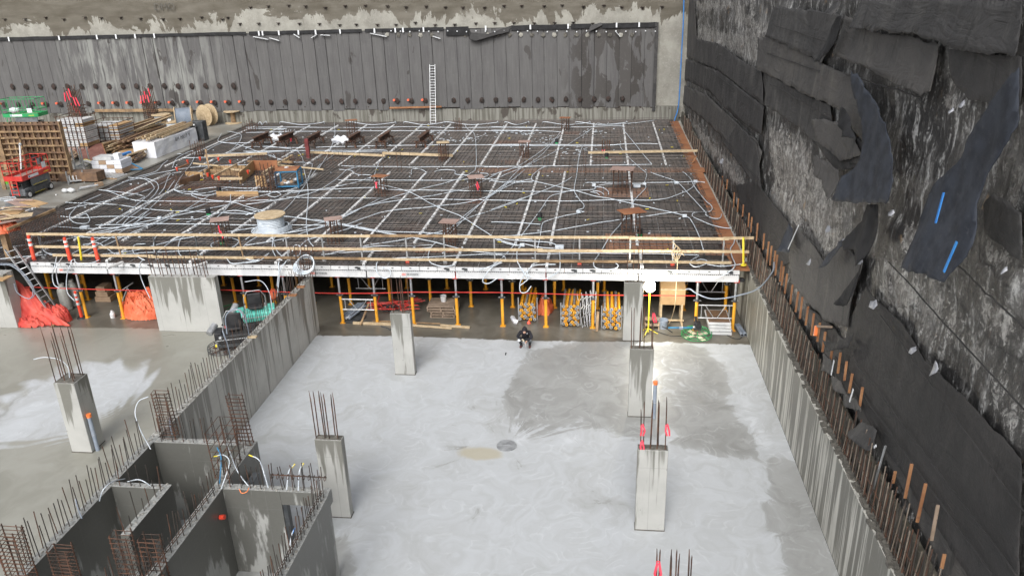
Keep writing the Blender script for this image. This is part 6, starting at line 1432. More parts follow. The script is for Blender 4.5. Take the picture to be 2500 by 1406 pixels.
# stacked props
def bundle(pxl, pxr, pyb, rows, tag_):
    a, b = G(pxl, pyb, 0), G(pxr, pyb, 0); w_ = b.x - a.x; k = 0; Yn = a.y + .1
    for j in range(rows):
        n = 5 if j % 2 == 0 else 4
        for i in range(n):
            x = a.x + w_ * (i + (.5 if n == 5 else 1.0)) / 5 + random.uniform(-.02, .02); z = .16 + .155 * j; dy = random.uniform(-.12, .12); mt2 = M_yel if (i * 7 + j * 5 + int(pxl)) % 2 else M_steel
            t = thing('stored_prop', 'lying shoring prop, %s from left in layer %s up of the %s bundle' % (('first', 'second', 'third', 'fourth', 'fifth')[i], ('one', 'two', 'three', 'four', 'five', 'six', 'seven')[j], tag_), 'shoring prop', (x, Yn + dy, z), 'props stacked in the %s bundle' % tag_)
            q = (x + random.uniform(-.05, .05), Yn + dy + 1.9, z + .1)
            rod('tube', (x, Yn + dy + .02, z), q, .055, M_yel if (i + j) % 3 else M_steel, t, 'cyl12')
            MB().lathe((x, Yn + dy, z), [(.028, -.012), (.085, -.012), (.085, .012), (.028, .012)], 6 if (i + j) % 2 else 10, Matrix.Rotation(R_(90), 4, 'X')).build('end_plate', mt2, t)
            rod('bore', (x, Yn + dy - .018, z), (x, Yn + dy - .002, z), .03, M_black, t); k += 1
    for x in (a.x - .03, b.x + .03): bar('x', (x, Yn, 0), (x, Yn, 1.0), .04, .04, M_steel, None) if False else tag(MB().beam((x, Yn + .3, 0), (x, Yn + .3, 1.15), .05, .05, (0, 1, 0)).build('rack_post', M_steel), '%s upright of the rack holding the %s bundle of props' % ('left' if x < a.x + .1 else 'right', tag_), 'rack post')
bundle(1266, 1309, 786, 6, 'first')
bundle(1370, 1415, 800, 7, 'second')
bundle(1470, 1516, 808, 7, 'third')
tag(MB().tube(smooth_path([G(1251, 775, .05), G(1256, 783, .1), G(1264, 787, .05)]), .12, 6).build('plastic_sheet', M_wrap), 'clear plastic sheet slumped at the left of the first prop bundle', 'plastic sheet')
c_ = G(1291, 789, 0); tag(MB().cyl(c_, c_ + Vector((0, 0, .16)), .1, .02, 10).build('red_cone', M_redc), 'tiny red cone in front of the first prop bundle', 'cone')
c_ = G(1328, 770, 0); tarp('small orange tarp bunched between the first two prop bundles', (c_.x, c_.y + .6, 0), .45, .7, .7, M_tarp, 5, n=26)
# leaning lattice frames and a plank
t = thing('lattice_frame', 'grey lattice frames leaning between the second and third bundles', 'frames', G(1432, 795, 0))
for i in range(4):
    a = G(1422 + 6 * i, 800 - 3 * i, 0); b = a + Vector((-.3 + .1 * i, .8, 1.45)); rod('tube', a, b, .022, M_steel, t); rod('tube', a + Vector((.25, .1, 0)), b + Vector((.28, .1, -.1)), .022, M_steel, t)
    for k in range(4): f = k / 4; rod('web', a.lerp(b, f), (a + Vector((.25, .1, 0))).lerp(b + Vector((.28, .1, -.1)), f + .2), .014, M_steel, t)
tag(MB().beam(G(1457, 809, .04), G(1460, 760, .9), .12, .06).build('plank', M_woodd), 'brown plank leaning left of the third prop bundle', 'plank')
# red tube frames heap
t = thing('red_frame_heap', 'tangled heap of red tubular frames under the deck', 'frames', G(960, 765, 0)); r = random.Random(4); c0 = G(960, 768, 0)
for i in range(30):
    x, y, z = c0.x + r.uniform(-1.1, 1.0), c0.y + r.uniform(-.2, 1.1), r.uniform(.06, .5); an = r.choice((r.uniform(-.4, .5), r.uniform(-.4, .5), r.uniform(.9, 2.1))); L_ = r.uniform(.4, .95)
    rod('tube', (x - L_ * math.cos(an), y - L_ * math.sin(an) * .6, z), (x + L_ * math.cos(an), y + L_ * math.sin(an) * .6, z + r.uniform(-.1, .25)), .028, M_red, t)
for i in range(4): MB().ring((c0.x + r.uniform(-.8, .8), c0.y, .35), .16, .03, 16, 6, Matrix.Rotation(R_(80), 4, 'X')).build('wheel', M_black, t)
# pallets with bucket
pz = 0; pc = G(1078, 776, 0)
for k, (dx, w_, hh) in enumerate(((.05, 1.25, 0), (.1, 1.3, .16), (.0, 1.45, .32), (-.03, 1.4, .46))):
    t = thing('pallet', ('bottom grey pallet of the stack left of a front prop', 'second pallet up in the stack under the deck', 'third pallet up in the stack under the deck', 'top board-covered pallet carrying the white bucket')[k], 'pallet', (pc.x + dx, pc.y + .6, hh), 'pallets stacked under the deck')
    for i in range(6): blk('deck_board', pc.x + dx - w_ / 2, pc.x + dx + w_ / 2, pc.y + .2 * i, pc.y + .2 * i + (.15 if k < 3 else .195), hh + .11, hh + .135, M_pallet, t)
    for i in range(3): blk('stringer', pc.x + dx - w_ / 2 + i * (w_ - .06) / 2, pc.x + dx - w_ / 2 + .06 + i * (w_ - .06) / 2, pc.y, pc.y + 1.15, hh + .02, hh + .11, M_pallet, t)
    blk('bottom_board', pc.x + dx - w_ / 2, pc.x + dx + w_ / 2, pc.y + .01, pc.y + .12, hh, hh + .02, M_pallet, t)
def bucket(c, r, h, mat, label, lid=True):
    t = thing('bucket', label, 'bucket', c, 'buckets'); MB().lathe(c, [(.0, 0), (r * .82, 0), (r, h), (r * .93, h), (r * .76, .02)], 18).build('shell', mat, t, smooth=False)
    MB().ring(Vector(c) + Vector((0, 0, h)), r, .012, 18, 5).build('rim', mat, t); MB().tube([Vector(c) + Vector((r * math.cos(a), -.02 - r * .6 * math.sin(a), h + .0 - .12 * math.sin(a))) for a in np.linspace(0, math.pi, 9)], .008, 4).build('handle', M_steel, t)
    return t
bucket((pc.x + .0, pc.y + .75, .6), .16, .3, M_white, 'white bucket standing on the pallet stack under the deck')
# grey pipes in a tub
t = thing('pipe_bundle', 'grey plastic pipes lying on a dark tub lid beside the long wall', 'pipes', G(855, 778, 0)); c = G(858, 783, 0)
MB().lathe((c.x, c.y + .3, 0), [(0, .0), (.62, .0), (.66, .1), (.6, .1), (.56, .03), (0, .03)], 24).build('tub', M_dsteel, t)
for i in range(6): a = Vector((c.x - .45 + .17 * (i % 3) , c.y - .05 + .03 * i, .12 + .11 * (i // 3))); MB().cyl(a, a + Vector((.6 - .05 * i, 1.3, .15)), .06, n=12).build('pipe', (M_white if i == 1 else M_pvc), t); 
# timbers on the slab in front
def fl_t(a, b, label, mat=M_wood, w1_=.12, h1=.08, z=.06, z2=None): p, q = G(*a, z), G(*b, z if z2 is None else z2); tag(MB().beam(p, q, w1_, h1, (0, 0, 1)).build('timber', mat, bevel=.006), label, 'timber', 'timbers on the lower slab')
fl_t((862, 788), (1010, 793), 'long pale timber on the slab running left of the plank-side column', h1=.12, w1_=.1)
fl_t((910, 783), (1075, 790), 'thin timber lying just behind the long pale one', M_woodd, .08, .05)
fl_t((1008, 794), (1103, 801), 'reddish pale timber emerging right of the plank-side column')
fl_t((1075, 794), (1147, 799), 'pale timber ending furthest right on the slab', h1=.1)
fl_t((880, 793), (901, 740), 'timber leaning up against a yellow prop by the scaffold frame', M_woodd, .1, .06, .05, 1.0)
cable('chain', [G(930, 796, .02), G(945, 800, .02), G(952, 805, .02), G(960, 800, .02), G(972, 806, .02)], .03, M_dsteel, 'dark cable heap lying in front of the long timbers', 'cable')
# site kiosk box on legs
kb = thing('plywood_box', 'plywood site box on timber legs beside the work lamp', 'box', G(1642, 790, 0)); kx0, kx1 = onY(1612, 740, 35.3).x, onY(1672, 740, 35.3).x; kb['category'] = 'site box'
yk = 35.3
MB().add([(kx0, yk, .95), (kx1, yk, .95), (kx1, yk, 1.75), (kx0, yk, 1.75), (kx0, yk + .9, .95), (kx1, yk + .9, .95), (kx1, yk + .9, 2.3), (kx0, yk + .9, 2.3)], [(0, 1, 2, 3), (5, 4, 7, 6), (1, 5, 6, 2), (4, 0, 3, 7), (3, 2, 6, 7), (4, 5, 1, 0)]).build('plywood_case', M_plyt, kb)
for x in (kx0 + .06, kx1 - .12):
    for y in (yk + .05, yk + .85): bar('leg', (x, y, 0), (x, y, .95), .09, .09, M_wood, kb)
bar('cross_bar', (kx0, yk + .05, .12), (kx1, yk + .05, .12), .08, .06, M_wood, kb); bar('foot', (kx1 - .12, yk - .5, .05), (kx1 - .12, yk + .9, .05), .08, .08, M_wood, kb)
blk('batten', kx0 - .02, kx1 + .02, yk - .03, yk, 1.72, 1.78, M_wood, kb)
# work lamp on a yellow stand
lp = thing('work_lamp', 'bright round work lamp glowing on a yellow stand beside the pale column', 'lamp', onY(1587, 790, 33.95)); lx = onY(1587, 693, 33.95)
L0 = Vector((lx.x, 33.95, 0)); W[lp] = Matrix.Translation(lp.location)
rod('stand', (lx.x, 33.95, .1), (lx.x, 33.95, lx.z - .3), .035, M_yelb, lp, 'cyl12'); MB().lathe((lx.x, 33.95, lx.z - .36), [(.1, 0), (.2, .02), (.24, .1), (.1, .1)], 18).build('housing', M_white, lp)
MB().ball((lx.x, 33.95, lx.z - .06), .24, n=20, m=12).build('lamp_globe', M_light, lp, smooth=True)
for a in (0, 2.1, 4.2): rod('foot', (lx.x, 33.95, .3), (lx.x + .45 * math.cos(a), 33.95 + .45 * math.sin(a), .03), .02, M_yelb, lp)
pl = bpy.data.objects.new('lamp_light', bpy.data.lights.new('lamp_light', 'POINT')); COL.objects.link(pl); pl.data.energy = 360; pl.data.shadow_soft_size = .27; pl.data.color = (1, .95, .82); pl.parent = lp; pl.matrix_local = W[lp].inverted() @ Matrix.Translation((lx.x, 33.62, lx.z - .08))
ss_ = G(1595, 800, 0); st2 = thing('step_stool', 'small wooden step stool at the foot of the work lamp', 'stool', ss_)
blk('tread', ss_.x - .45, ss_.x + .3, ss_.y, ss_.y + .35, .38, .42, M_pallet, st2); blk('tread', ss_.x - .4, ss_.x + .25, ss_.y - .25, ss_.y, .2, .23, M_pallet, st2)
for x in (-.42, .24):
    for y in (-.2, .3): bar('leg', (ss_.x + x, ss_.y + y, 0), (ss_.x + x, ss_.y + y, .38), .05, .05, M_wood, st2)
bucket(tuple(G(1618, 800, 0)), .24, .42, M_pvc, 'grey cement splashed bucket in front of the site box')
# walk-behind power trowel with green ring
tc = G(1700, 820, 0); tw = thing('power_trowel', 'walk-behind power trowel with a green guard ring and blue handle', 'power trowel', tc)
for z, rr_ in ((.06, .70), (.17, .70), (.27, .58)): MB().ring(tc + Vector((0, 0, z)), rr_, .016, 40, 6).build('guard_ring', M_green, tw)
for i in range(8): a = i * math.pi / 4; rod('guard_strut', tc + Vector((.7 * math.cos(a), .7 * math.sin(a), .06)), tc + Vector((.25 * math.cos(a), .25 * math.sin(a), .36)), .014, M_green, tw)
for i in range(4): a = i * math.pi / 2 + .5; MB().beam(tc + Vector((.12 * math.cos(a), .12 * math.sin(a), .05)), tc + Vector((.62 * math.cos(a), .62 * math.sin(a), .03)), .2, .015, (0, 0, 1)).build('trowel_blade', M_glove, tw)
MB().box(tc.x - .16, tc.x + .2, tc.y - .14, tc.y + .18, .34, .5).build('engine_base', M_dsteel, tw, bevel=.02); MB().box(tc.x - .14, tc.x + .16, tc.y - .1, tc.y + .16, .5, .72).build('engine_block', M_black, tw, bevel=.04)
MB().cyl((tc.x + .06, tc.y - .18, .58), (tc.x + .06, tc.y - .08, .58), .14, n=16).build('flywheel_cover', M_black, tw); MB().ball((tc.x - .14, tc.y - .12, .5), .06).build('air_filter', M_steel, tw); MB().cyl((tc.x - .05, tc.y + .05, .7), (tc.x - .08, tc.y + .1, .95), .06, n=8).build('exhaust', M_black, tw)
h0 = Vector((tc.x - .1, tc.y, .42)); h1 = G(1632, 800, .55); MB().tube([h0, h0.lerp(h1, .5), h1], .04, 8).build('handle_tube', M_blue, tw); MB().tube([G(1642, 812, .3), G(1628, 802, .5), G(1616, 797, .6)], .025, 6).build('grip_bar', M_black, tw); MB().box(h1.x + .5, h1.x + .66, h1.y - .06, h1.y + .06, .5, .6).build('control_box', M_pvc, tw)
# white slabs stack and pipes at the right
for i in range(4):
    z = .02 + .155 * i; a = onY(1736 - 2 * i, 780, 34.05); t = MB().box(a.x, a.x + .98 + .02 * i, 33.98 + .03 * i, 35.6, z, z + .12).build('slab_panel', M_white, bevel=.01)
    tag(t, ('bottom white panel of the stack under the right scaffold frame', 'second white panel up under the right scaffold frame', 'third white panel up under the right scaffold frame', 'top white panel of the stack, with a grip hole')[i], 'panel', 'white panels stacked at the right')
    if i == 3: W[t] = Matrix.Translation(t.location); MB().box(a.x + .03, a.x + 1.0, 34.12, 35.55, z + .12, z + .125).build('dark_top', M_woodw, t)
for i, (a, b, lb) in enumerate((((1812, 818), (1797, 793), 'left of the two long grey pipes at the foot of the retaining wall'), ((1820, 817), (1803, 792), 'right of the two long grey pipes at the foot of the retaining wall'), ((1785, 808), (1776, 796), 'short grey pipe between the white panels and a prop'))):
    p, q = G(*a, .07), G(*b, .07); t = thing('pvc_pipe', lb, 'pipe', p, 'grey pipes on the slab'); MB().cyl(p, q, .075, n=16).build('pipe', M_pvc, t); d = (p - q).normalized(); MB().cyl(p, p + d * .004, .058, n=14).build('bore', M_black, t)
cable('black_cable', [G(1594, 806, .02), G(1615, 813, .02), G(1640, 820, .02), G(1665, 820, .02)], .018, M_black, 'black cable snaking from the stool to the green power trowel', 'cable')
cable('black_cable', [G(1770, 812, .02), G(1775, 818, .02), G(1790, 825, .02), G(1805, 827, .02), G(1812, 822, .02)], .018, M_black, 'black cable looping in front of the grey pipes at the right', 'cable')
cable('grey_cable', [onY(1674, 706, 34.2), onY(1686, 706, 34.2), onY(1700, 716, 34.0), onY(1730, 728, 33.6), onY(1760, 729, 33.2), onY(1800, 722, 32.6), onX(1850, 705, 6.7), onX(1885, 665, 7.0), onX(1890, 640, 7.1)], .03, M_pvc, 'grey cable slung from the site box up to the retaining wall', 'cable')
cable('hanging_cord', [onY(1655, 625, YF - .1), onY(1653, 660, YF - .2), onY(1651, 700, YF - .2), onY(1648, 745, YF - .1), G(1640, 775, .4), G(1632, 792, .1)], .016, M_wood, 'tan cord hanging from the guardrail in front of the site box', 'cord')
m = MB()
for i in range(5): m.tube(smooth_path([onY(1640 + 4 * i, 590 + 3 * i, YG - .15), onY(1650 + 5 * i, 600 + 6 * i, YG - .18), onY(1640 + 6 * i, 620, YG - .15), onY(1652, 640, YG - .15)]), .014, 5)
tag(m.build('cord_tangle', M_wood), 'tangle of tan cord hung on the guardrail at the right', 'cord')
# tarps, cylinders, crate, jug at left
c_ = G(120, 792, 0); 
m = MB(); n = 40
A_, B_ = onY(22, 690, 33.9), onY(66, 694, 34.2)
for j in range(n + 1):
    for i in range(n + 1):
        u, v = i / n, j / n; top = Vector((-29.9 + 1.0 * u, 34.3, 2.25 - .9 * u)); bot = Vector((-29.6 + 2.9 * u, 33.5 - .1 * u, .05)); p = top.lerp(bot, v)
        p.y -= .15 * math.sin(v * 3.1) + .14 * mnoise.noise(Vector((u * 7, v * 2, 3))); p.x += .08 * mnoise.noise(Vector((u * 3, v * 5, 8))); m.v.append(tuple(p))
m.f = [(j * (n + 1) + i, j * (n + 1) + i + 1, (j + 1) * (n + 1) + i + 1, (j + 1) * (n + 1) + i) for j in range(n) for i in range(n)]
o = m.build('tarpaulin', M_tarpr, smooth=True); o.modifiers.new('s', 'SOLIDIFY').thickness = .02; tag(o, 'red tarp draped down behind the leaning metal ladder', 'tarpaulin', 'orange and red tarpaulins')
c_ = G(110, 790, 0); tarp('red tarp bundled on the slab around the ladder feet', (c_.x + .1, c_.y + .3, 0), 1.1, .6, .95, M_tarpr, 9)
c_ = G(72, 796, 0); tarp('flat end of red tarp trailing toward the left wall end', (c_.x, c_.y + .1, 0), .9, .35, .3, M_tarpr, 14, n=26)
c_ = G(335, 780, 0); tarp('orange tarp heaped beside the pale block wall', (c_.x + .05, c_.y + .65, 0), 1.15, .8, 1.25, M_tarp, 21, ridge=.9)
cx_ = G(347, 776, 0); t = thing('vented_crate', 'small white vented crate tucked under the orange tarp', 'crate', cx_); blk('case', cx_.x - .28, cx_.x + .28, cx_.y - .15, cx_.y + .35, .02, .48, M_white, t)
for i in range(7): blk('slat', cx_.x - .24, cx_.x + .24, cx_.y - .17, cx_.y - .152, .06 + .055 * i, .09 + .055 * i, M_steel, t)
def cyl_tank(px, py, h, r, lb):
    c = G(px, py, 0); t = thing('gas_cylinder', lb, 'gas cylinder', c, 'pale gas cylinders by the deck edge'); MB().lathe(c, [(r * .9, 0), (r, .05), (r, h * .82), (r * .85, h * .92), (r * .4, h), (.0, h)], 22).build('tank', M_conc if False else M_steelw, t, smooth=False)
    MB().lathe(c + Vector((0, 0, h)), [(r * .5, -.02), (r * .5, .14)], 14).build('collar', M_steelw, t); MB().cyl(c + Vector((0, 0, h)), c + Vector((0, 0, h + .1)), .04, n=8).build('valve', M_wood, t); MB().ring(c + Vector((0, 0, .1)), r, .02, 20, 5).build('foot_ring', M_steelw, t)
M_steelw = pm('dirty_white_tank', (.42, .42, .39), (.5, .5, .47), 2, .5, dirt=(.25, .22, .18))
cyl_tank(165, 756, 1.35, .28, 'pale gas cylinder nearer the ladder'); cyl_tank(188, 745, 1.35, .24, 'pale gas cylinder partly hidden behind another')
a = onY(183, 712, 34.1); b = G(200, 776, 0); t = thing('delineator', 'red delineator with white bands standing on the lower slab by the cylinders', 'delineator', b, 'red and white delineators'); d = a - b
MB().cyl(b + Vector((0, 0, .06)), a, .085, .065, 14).build('tube', M_redc, t)
for f in (.52, .7, .86): MB().cyl(b + d * f, b + d * (f + .08), .088, .08, 14).build('band', M_white, t)
MB().cyl(b, b + Vector((0, 0, .07)), .24, .2, 14).build('base', M_black, t)
j_ = G(276, 775, 0); t = thing('jug', 'small white plastic jug standing on the wet slab', 'jug', j_); MB().lathe(j_, [(.0, 0), (.12, 0), (.13, .2), (.05, .34), (.05, .4), (0, .4)], 14).build('body', M_white, t); MB().ring(j_ + Vector((.08, 0, .3)), .05, .012, 12, 5, Matrix.Rotation(R_(90), 4, 'X')).build('handle', M_white, t)
blk_ = G(238, 748, 0)
for k in range(3): tag(MB().box(blk_.x - .5 + .1 * k, blk_.x + .4 - .1 * k, blk_.y + .6, blk_.y + 1.3, .3 * k, .3 * k + .29).build('carton', M_card, bevel=.02), ('bottom', 'middle', 'top')[k] + ' brown carton of the stack in the shade behind the front props', 'carton', 'cartons under the deck')
cable('green_hose', [G(545, 748, .02), G(575, 742, .02), G(556, 755, .02), G(552, 765, .02), G(565, 760, .02), G(585, 755, .02)], .02, M_green, 'thin green hose curling on the slab behind the trowel machines', 'hose')

# ride-on power trowels behind the long wall
def rider(label, c, rz, tank, panel, seat=True, sc_=1.0):
    t = thing('ride_on_trowel', label, 'ride-on trowel', c, 'ride-on power trowels', rz); M = W[t] @ Matrix.Scale(1.22, 4)
    def bx(nm, a, mat, bev=.03): MB().box(*a, M).build(nm, mat, t, bevel=bev)
    for sx in (-.55, .55):
        for z, rr_ in ((.06, .56), (.14, .57), (.22, .55)): MB().ring((0, 0, 0), rr_, .016, 30, 6, None).build('x', M_black, t) if False else MB().tube([M @ Vector((sx + rr_ * math.cos(a), rr_ * math.sin(a), z)) for a in np.linspace(0, 2 * math.pi, 31)[:-1]], .018, 6, True).build('guard_ring', M_dsteel if tank is M_black else M_dsteel, t)
        for i in range(5): a = i * 2 * math.pi / 5; MB().beam(M @ Vector((sx, 0, .06)), M @ Vector((sx + .5 * math.cos(a), .5 * math.sin(a), .04)), .14, .015, (0, 0, 1)).build('trowel_blade', M_rebar, t)
    bx('chassis', (-.7, .7, -.35, .35, .25, .4), M_dsteel); bx('tank', (-.62, .62, -.42, .3, .4, .78), tank, .08); bx('side_cowl', (-.75, -.45, -.3, .3, .5, .86), tank, .06); bx('side_cowl', (.45, .75, -.3, .3, .5, .86), tank, .06)
    bx('engine', (-.3, .3, .1, .5, .45, .9), M_black, .04); bx('radiator', (-.28, .28, .42, .5, .6, 1.05), M_black)
    bx('seat_cushion', (-.25, .25, -.22, .2, .86, .96), M_black, .04); MB().box(-.27, .27, .14, .22, .92, 1.42, M).build('seat_back', M_black, t, bevel=.06)
    MB().tube([M @ Vector(v) for v in ((-.42, .25, .5), (-.42, .28, 1.2), (-.25, .3, 1.48), (.25, .3, 1.48), (.42, .28, 1.2), (.42, .25, .5))], .025, 6).build('roll_hoop', M_steel, t)
    for sx in (-.38, .38): MB().tube([M @ Vector(v) for v in ((sx, -.35, .5), (sx, -.4, 1.0), (sx, -.3, 1.15))], .018, 6).build('control_lever', M_steel, t); MB().ball(M @ Vector((sx, -.3, 1.18)), .045).build('knob', M_black, t)
    MB().tube([M @ Vector(v) for v in ((-.65, -.5, .3), (-.65, -.55, .65), (.65, -.55, .65), (.65, -.5, .3))], .022, 6).build('front_bar', M_steel, t)
    MB().cyl(M @ Vector((-.95, 0, .75)), M @ Vector((-.75, .35, .95)), .16, n=16).build('fuel_cylinder', M_steel, t)
    MB().ball(M @ Vector((-.5, -.45, .72)), .09).build('work_light', M_steel, t); MB().ball(M @ Vector((-.72, -.3, .35)), .07).build('yellow_cap', M_yelb, t)
    return t
rider('teal ride-on power trowel with a black seat behind the long wall', G(617, 808, 0) + Vector((.1, .5, 0)), R_(25), M_teal, M_black)
rider('black ride-on power trowel with steel hoops behind the long wall', G(566, 862, 0) + Vector((.1, .5, 0)), R_(20), M_black, M_black)
cr_ = G(655, 765, 0); tag(MB().ball(cr_ + Vector((.3, .3, .95)), .22, .18, .32, 10, 8, .4).build('orange_jacket', M_tarp, smooth=True), 'orange jacket hung on the teal power trowel', 'jacket')
tag(MB().beam(G(541, 790, .2), G(552, 800, .3), .1, .06).build('red_tool', M_red), 'red tool lying between the block wall and the trowels', 'tool')

# orange-handled jack on the retaining wall
a, b = onX(1994, 796, 7.1), onX(2030, 798, 7.25); t = thing('bracket_arm', 'white arm bracket with an orange grip fixed at the wall top', 'bracket', a); MB().beam(a, b, .07, .07).build('arm', M_pallet, t); MB().cyl(a, onX(1991, 820, 7.05), .07, n=8).build('grip', M_cap_o, t)

# the kneeling worker
px_ = G(1283, 846, 0); PW = Matrix.Translation((px_.x, px_.y + .02, 0))
pr = thing('person', 'person crouching in a black hooded jacket, holding a small tool in cream gloves', 'person', (px_.x, px_.y, 0)); 
def skin(name, verts, edges, rad, mat, root=0, sub=2):
    me = bpy.data.meshes.new(name); me.from_pydata([tuple(PW @ Vector(v)) for v in verts], edges, []); o = bpy.data.objects.new('tmp', me); COL.objects.link(o)
    o.modifiers.new('skin', 'SKIN'); o.modifiers.new('sub', 'SUBSURF').levels = sub; o.modifiers['sub'].render_levels = sub
    for i, sv in enumerate(me.skin_vertices[0].data): sv.radius = (rad[i], rad[i]) if not isinstance(rad[i], tuple) else rad[i]; sv.use_root = (i == root)
    bpy.context.view_layer.update(); e = o.evaluated_get(bpy.context.evaluated_depsgraph_get()); m2 = bpy.data.meshes.new_from_object(e); bpy.data.objects.remove(o)
    m2.transform(Matrix.Identity(4)); m2.materials.clear()
    for mm_ in (mat if isinstance(mat, list) else [mat]): m2.materials.append(mm_)
    m2.polygons.foreach_set('use_smooth', [True] * len(m2.polygons))
    m2.transform(W[pr].inverted()); return link(name, m2, None, pr, W[pr])
bv = [(0, .2, .32), (0, .12, .5), (0, .0, .68), (0, -.08, .8), (0, -.14, .87), (0, -.2, .95),
      (.2, -.06, .76), (.33, -.2, .56), (.14, -.42, .50), (-.2, -.06, .76), (-.35, -.2, .58), (-.13, -.42, .58),
      (.12, .16, .28), (.25, -.26, .5), (.2, -.04, .12), (.21, -.16, .04), (-.12, .16, .28), (-.26, -.26, .5), (-.2, -.04, .12), (-.21, -.16, .04)]
be = [(0, 1), (1, 2), (2, 3), (3, 4), (4, 5), (3, 6), (6, 7), (7, 8), (3, 9), (9, 10), (10, 11), (0, 12), (12, 13), (13, 14), (14, 15), (0, 16), (16, 17), (17, 18), (18, 19)]
br = [(.17, .15), (.17, .15), (.18, .15), (.13, .12), .07, .085, .09, .075, .05, .09, .075, .05, .11, .085, .06, .045, .11, .085, .06, .045]
M_trou = pm('dark_trousers', (.015, .018, .022), (.03, .035, .04), 5, .85, bump=.4, bs=25)
body = skin('body', bv, be, br, [M_cloth, M_trou, M_skin])
for p in body.data.polygons:
    z = (W[pr] @ p.center).z; y = p.center.y; p.material_index = 1 if (z < .44 or (y < -.18 and z < .52 and abs(p.center.x) > .17)) else 0
hm = MB(); hc = PW @ Vector((0, -.23, .94)); hm.ball(hc, .125, .135, .15, 20, 14); hood = hm.build('hood', M_cloth, pr, smooth=True)
for v in hood.data.vertices:
    w_ = W[pr] @ v.co
    if w_.z > hc.z + .08: v.co.z += .04 * (1 - abs(v.co.x) / .13)
fm = MB(); fc = PW @ Vector((0, -.325, .885)); fm.ball(fc, .07, .05, .085, 16, 12); fm.build('face', M_skin, pr, smooth=True)
MB().cyl(fc + Vector((0, -.05, .005)), fc + Vector((0, -.075, -.02)), .012, .017, 8).build('nose', M_skin, pr); MB().beam(fc + Vector((-.022, -.05, -.045)), fc + Vector((.022, -.05, -.045)), .008, .008).build('mouth', M_boot, pr)
for s_ in (-1, 1): MB().ball(fc + Vector((s_ * .027, -.047, .02)), .01, .006, .007, 8, 6).build('eye', M_black, pr)
def hand(c, d, side, mat):
    c = Vector(c); d = Vector(d).normalized(); sd_ = d.cross(Vector((0, 0, 1))).normalized() * side; up = sd_.cross(d) * side
    v = [c, c + d * .05, c + d * .09]; e = [(0, 1), (1, 2)]; rd = [.032, .042, .036]
    for k, (o_, L_) in enumerate(((-.032, .065), (-.011, .08), (.011, .075), (.032, .06))):
        b0 = c + d * .085 + sd_ * o_; n0 = len(v); v += [b0, b0 + d * L_ * .5 - up * .01, b0 + d * L_ * .8 - up * .04]; e += [(2, n0), (n0, n0 + 1), (n0 + 1, n0 + 2)]; rd += [.013, .012, .01]
    n0 = len(v); v += [c + d * .04 - sd_ * .045, c + d * .08 - sd_ * .06 - up * .02]; e += [(1, n0), (n0, n0 + 1)]; rd += [.015, .012]
    return skin('hand', [tuple(x) for x in v], e, rd, mat, 0, 1)
hand((-.12, -.44, .58), (.7, -.5, -.25), 1, M_glove); hand((.13, -.44, .50), (-.6, -.4, -.55), -1, M_skin)
for s_ in (-1, 1):
    MB().ball(PW @ Vector((s_ * .21, -.13, .055)), .058, .14, .055, 14, 8).build('boot', M_boot, pr, smooth=True); MB().cyl(PW @ Vector((s_ * .2, -.03, .05)), PW @ Vector((s_ * .2, -.04, .2)), .062, .055, 12).build('boot_shaft', M_boot, pr)
    kc = PW @ Vector((s_ * .255, -.3, .49)); MB().ball(kc + Vector((0, -.03, -.03)), .075, .05, .075, 12, 8).build('knee_pad', M_paper if s_ < 0 else M_grey, pr, smooth=True)
MB().cyl(PW @ Vector((.1, -.13 - .02, .74)), PW @ Vector((.1, -.17, .74)), .035, n=12).build('chest_badge', M_steel, pr)
tl_ = thing('hand_tool', 'small tool with a white handle held by the crouching person', 'tool', PW @ Vector((0, -.55, .45))); MB().cyl(PW @ Vector((-.03, -.56, .52)), PW @ Vector((.06, -.58, .40)), .014, n=8).build('handle', M_white, tl_); MB().beam(PW @ Vector((.06, -.58, .40)), PW @ Vector((.04, -.58, .26)), .07, .012).build('blade', M_steel, tl_)
tag(MB().box(px_.x - .85, px_.x - .8, px_.y - .9, px_.y - .7, .0, .03).build('dropped_tool', M_black), 'tiny dark tool dropped on the slab near the crouching person', 'tool')
# ================================================================== WHITE CONDUITS TRACED OVER THE DECK
def DCf(px, py, lift=.14):
    if py < 652: return G(px, py, ZD + lift)
    return onY(px, py, YF - .22)
SC = .2846
TR = {'8': (1200, 300), '7': (600, 300), '1': (0, 150), '6': (0, 450)}
LM = [(90, 590, 'the red delineators'), (205, 545, 'the front left junction box'), (664, 540, 'the big cable reel'), (560, 450, 'the plywood pit'), (708, 440, 'the blue generator cage'), (547, 570, 'the front left capped cage'), (820, 565, 'the cage right of the reel'),
      (1100, 570, 'the mid-front capped cage'), (1163, 455, 'the middle capped cage'), (932, 455, 'the cage right of the generator'), (1519, 440, 'the widest capped cage'), (1540, 550, 'the front right capped cage'), (1740, 450, 'the right deck edge'), (1760, 560, 'the rust strip at right'),
      (1640, 310, 'the back right corner'), (1380, 300, 'the back cage at right'), (1160, 310, 'the back wall'), (860, 310, 'the back left cage'), (1060, 300, 'the tall ladder'), (480, 380, 'the white wrapped bundle'), (300, 450, 'the upper slab edge'), (640, 350, 'the left trestles'), (900, 352, 'the middle trestles'),
      (1040, 352, 'the rightmost trestle'), (1318, 520, 'the green sleeve'), (1580, 375, 'the long right timber'), (1000, 378, 'the middle timbers'), (1280, 365, 'the small cage at right back'), (400, 620, 'the front rail at left'), (720, 620, 'the long wall cage'), (950, 620, 'the front rail left of centre'), (1200, 620, 'the front rail at centre'), (1400, 620, 'the front rail right of centre'), (1700, 620, 'the front rail at right'), (250, 500, 'the left of the deck'), (400, 540, 'the deck left of the reel')]
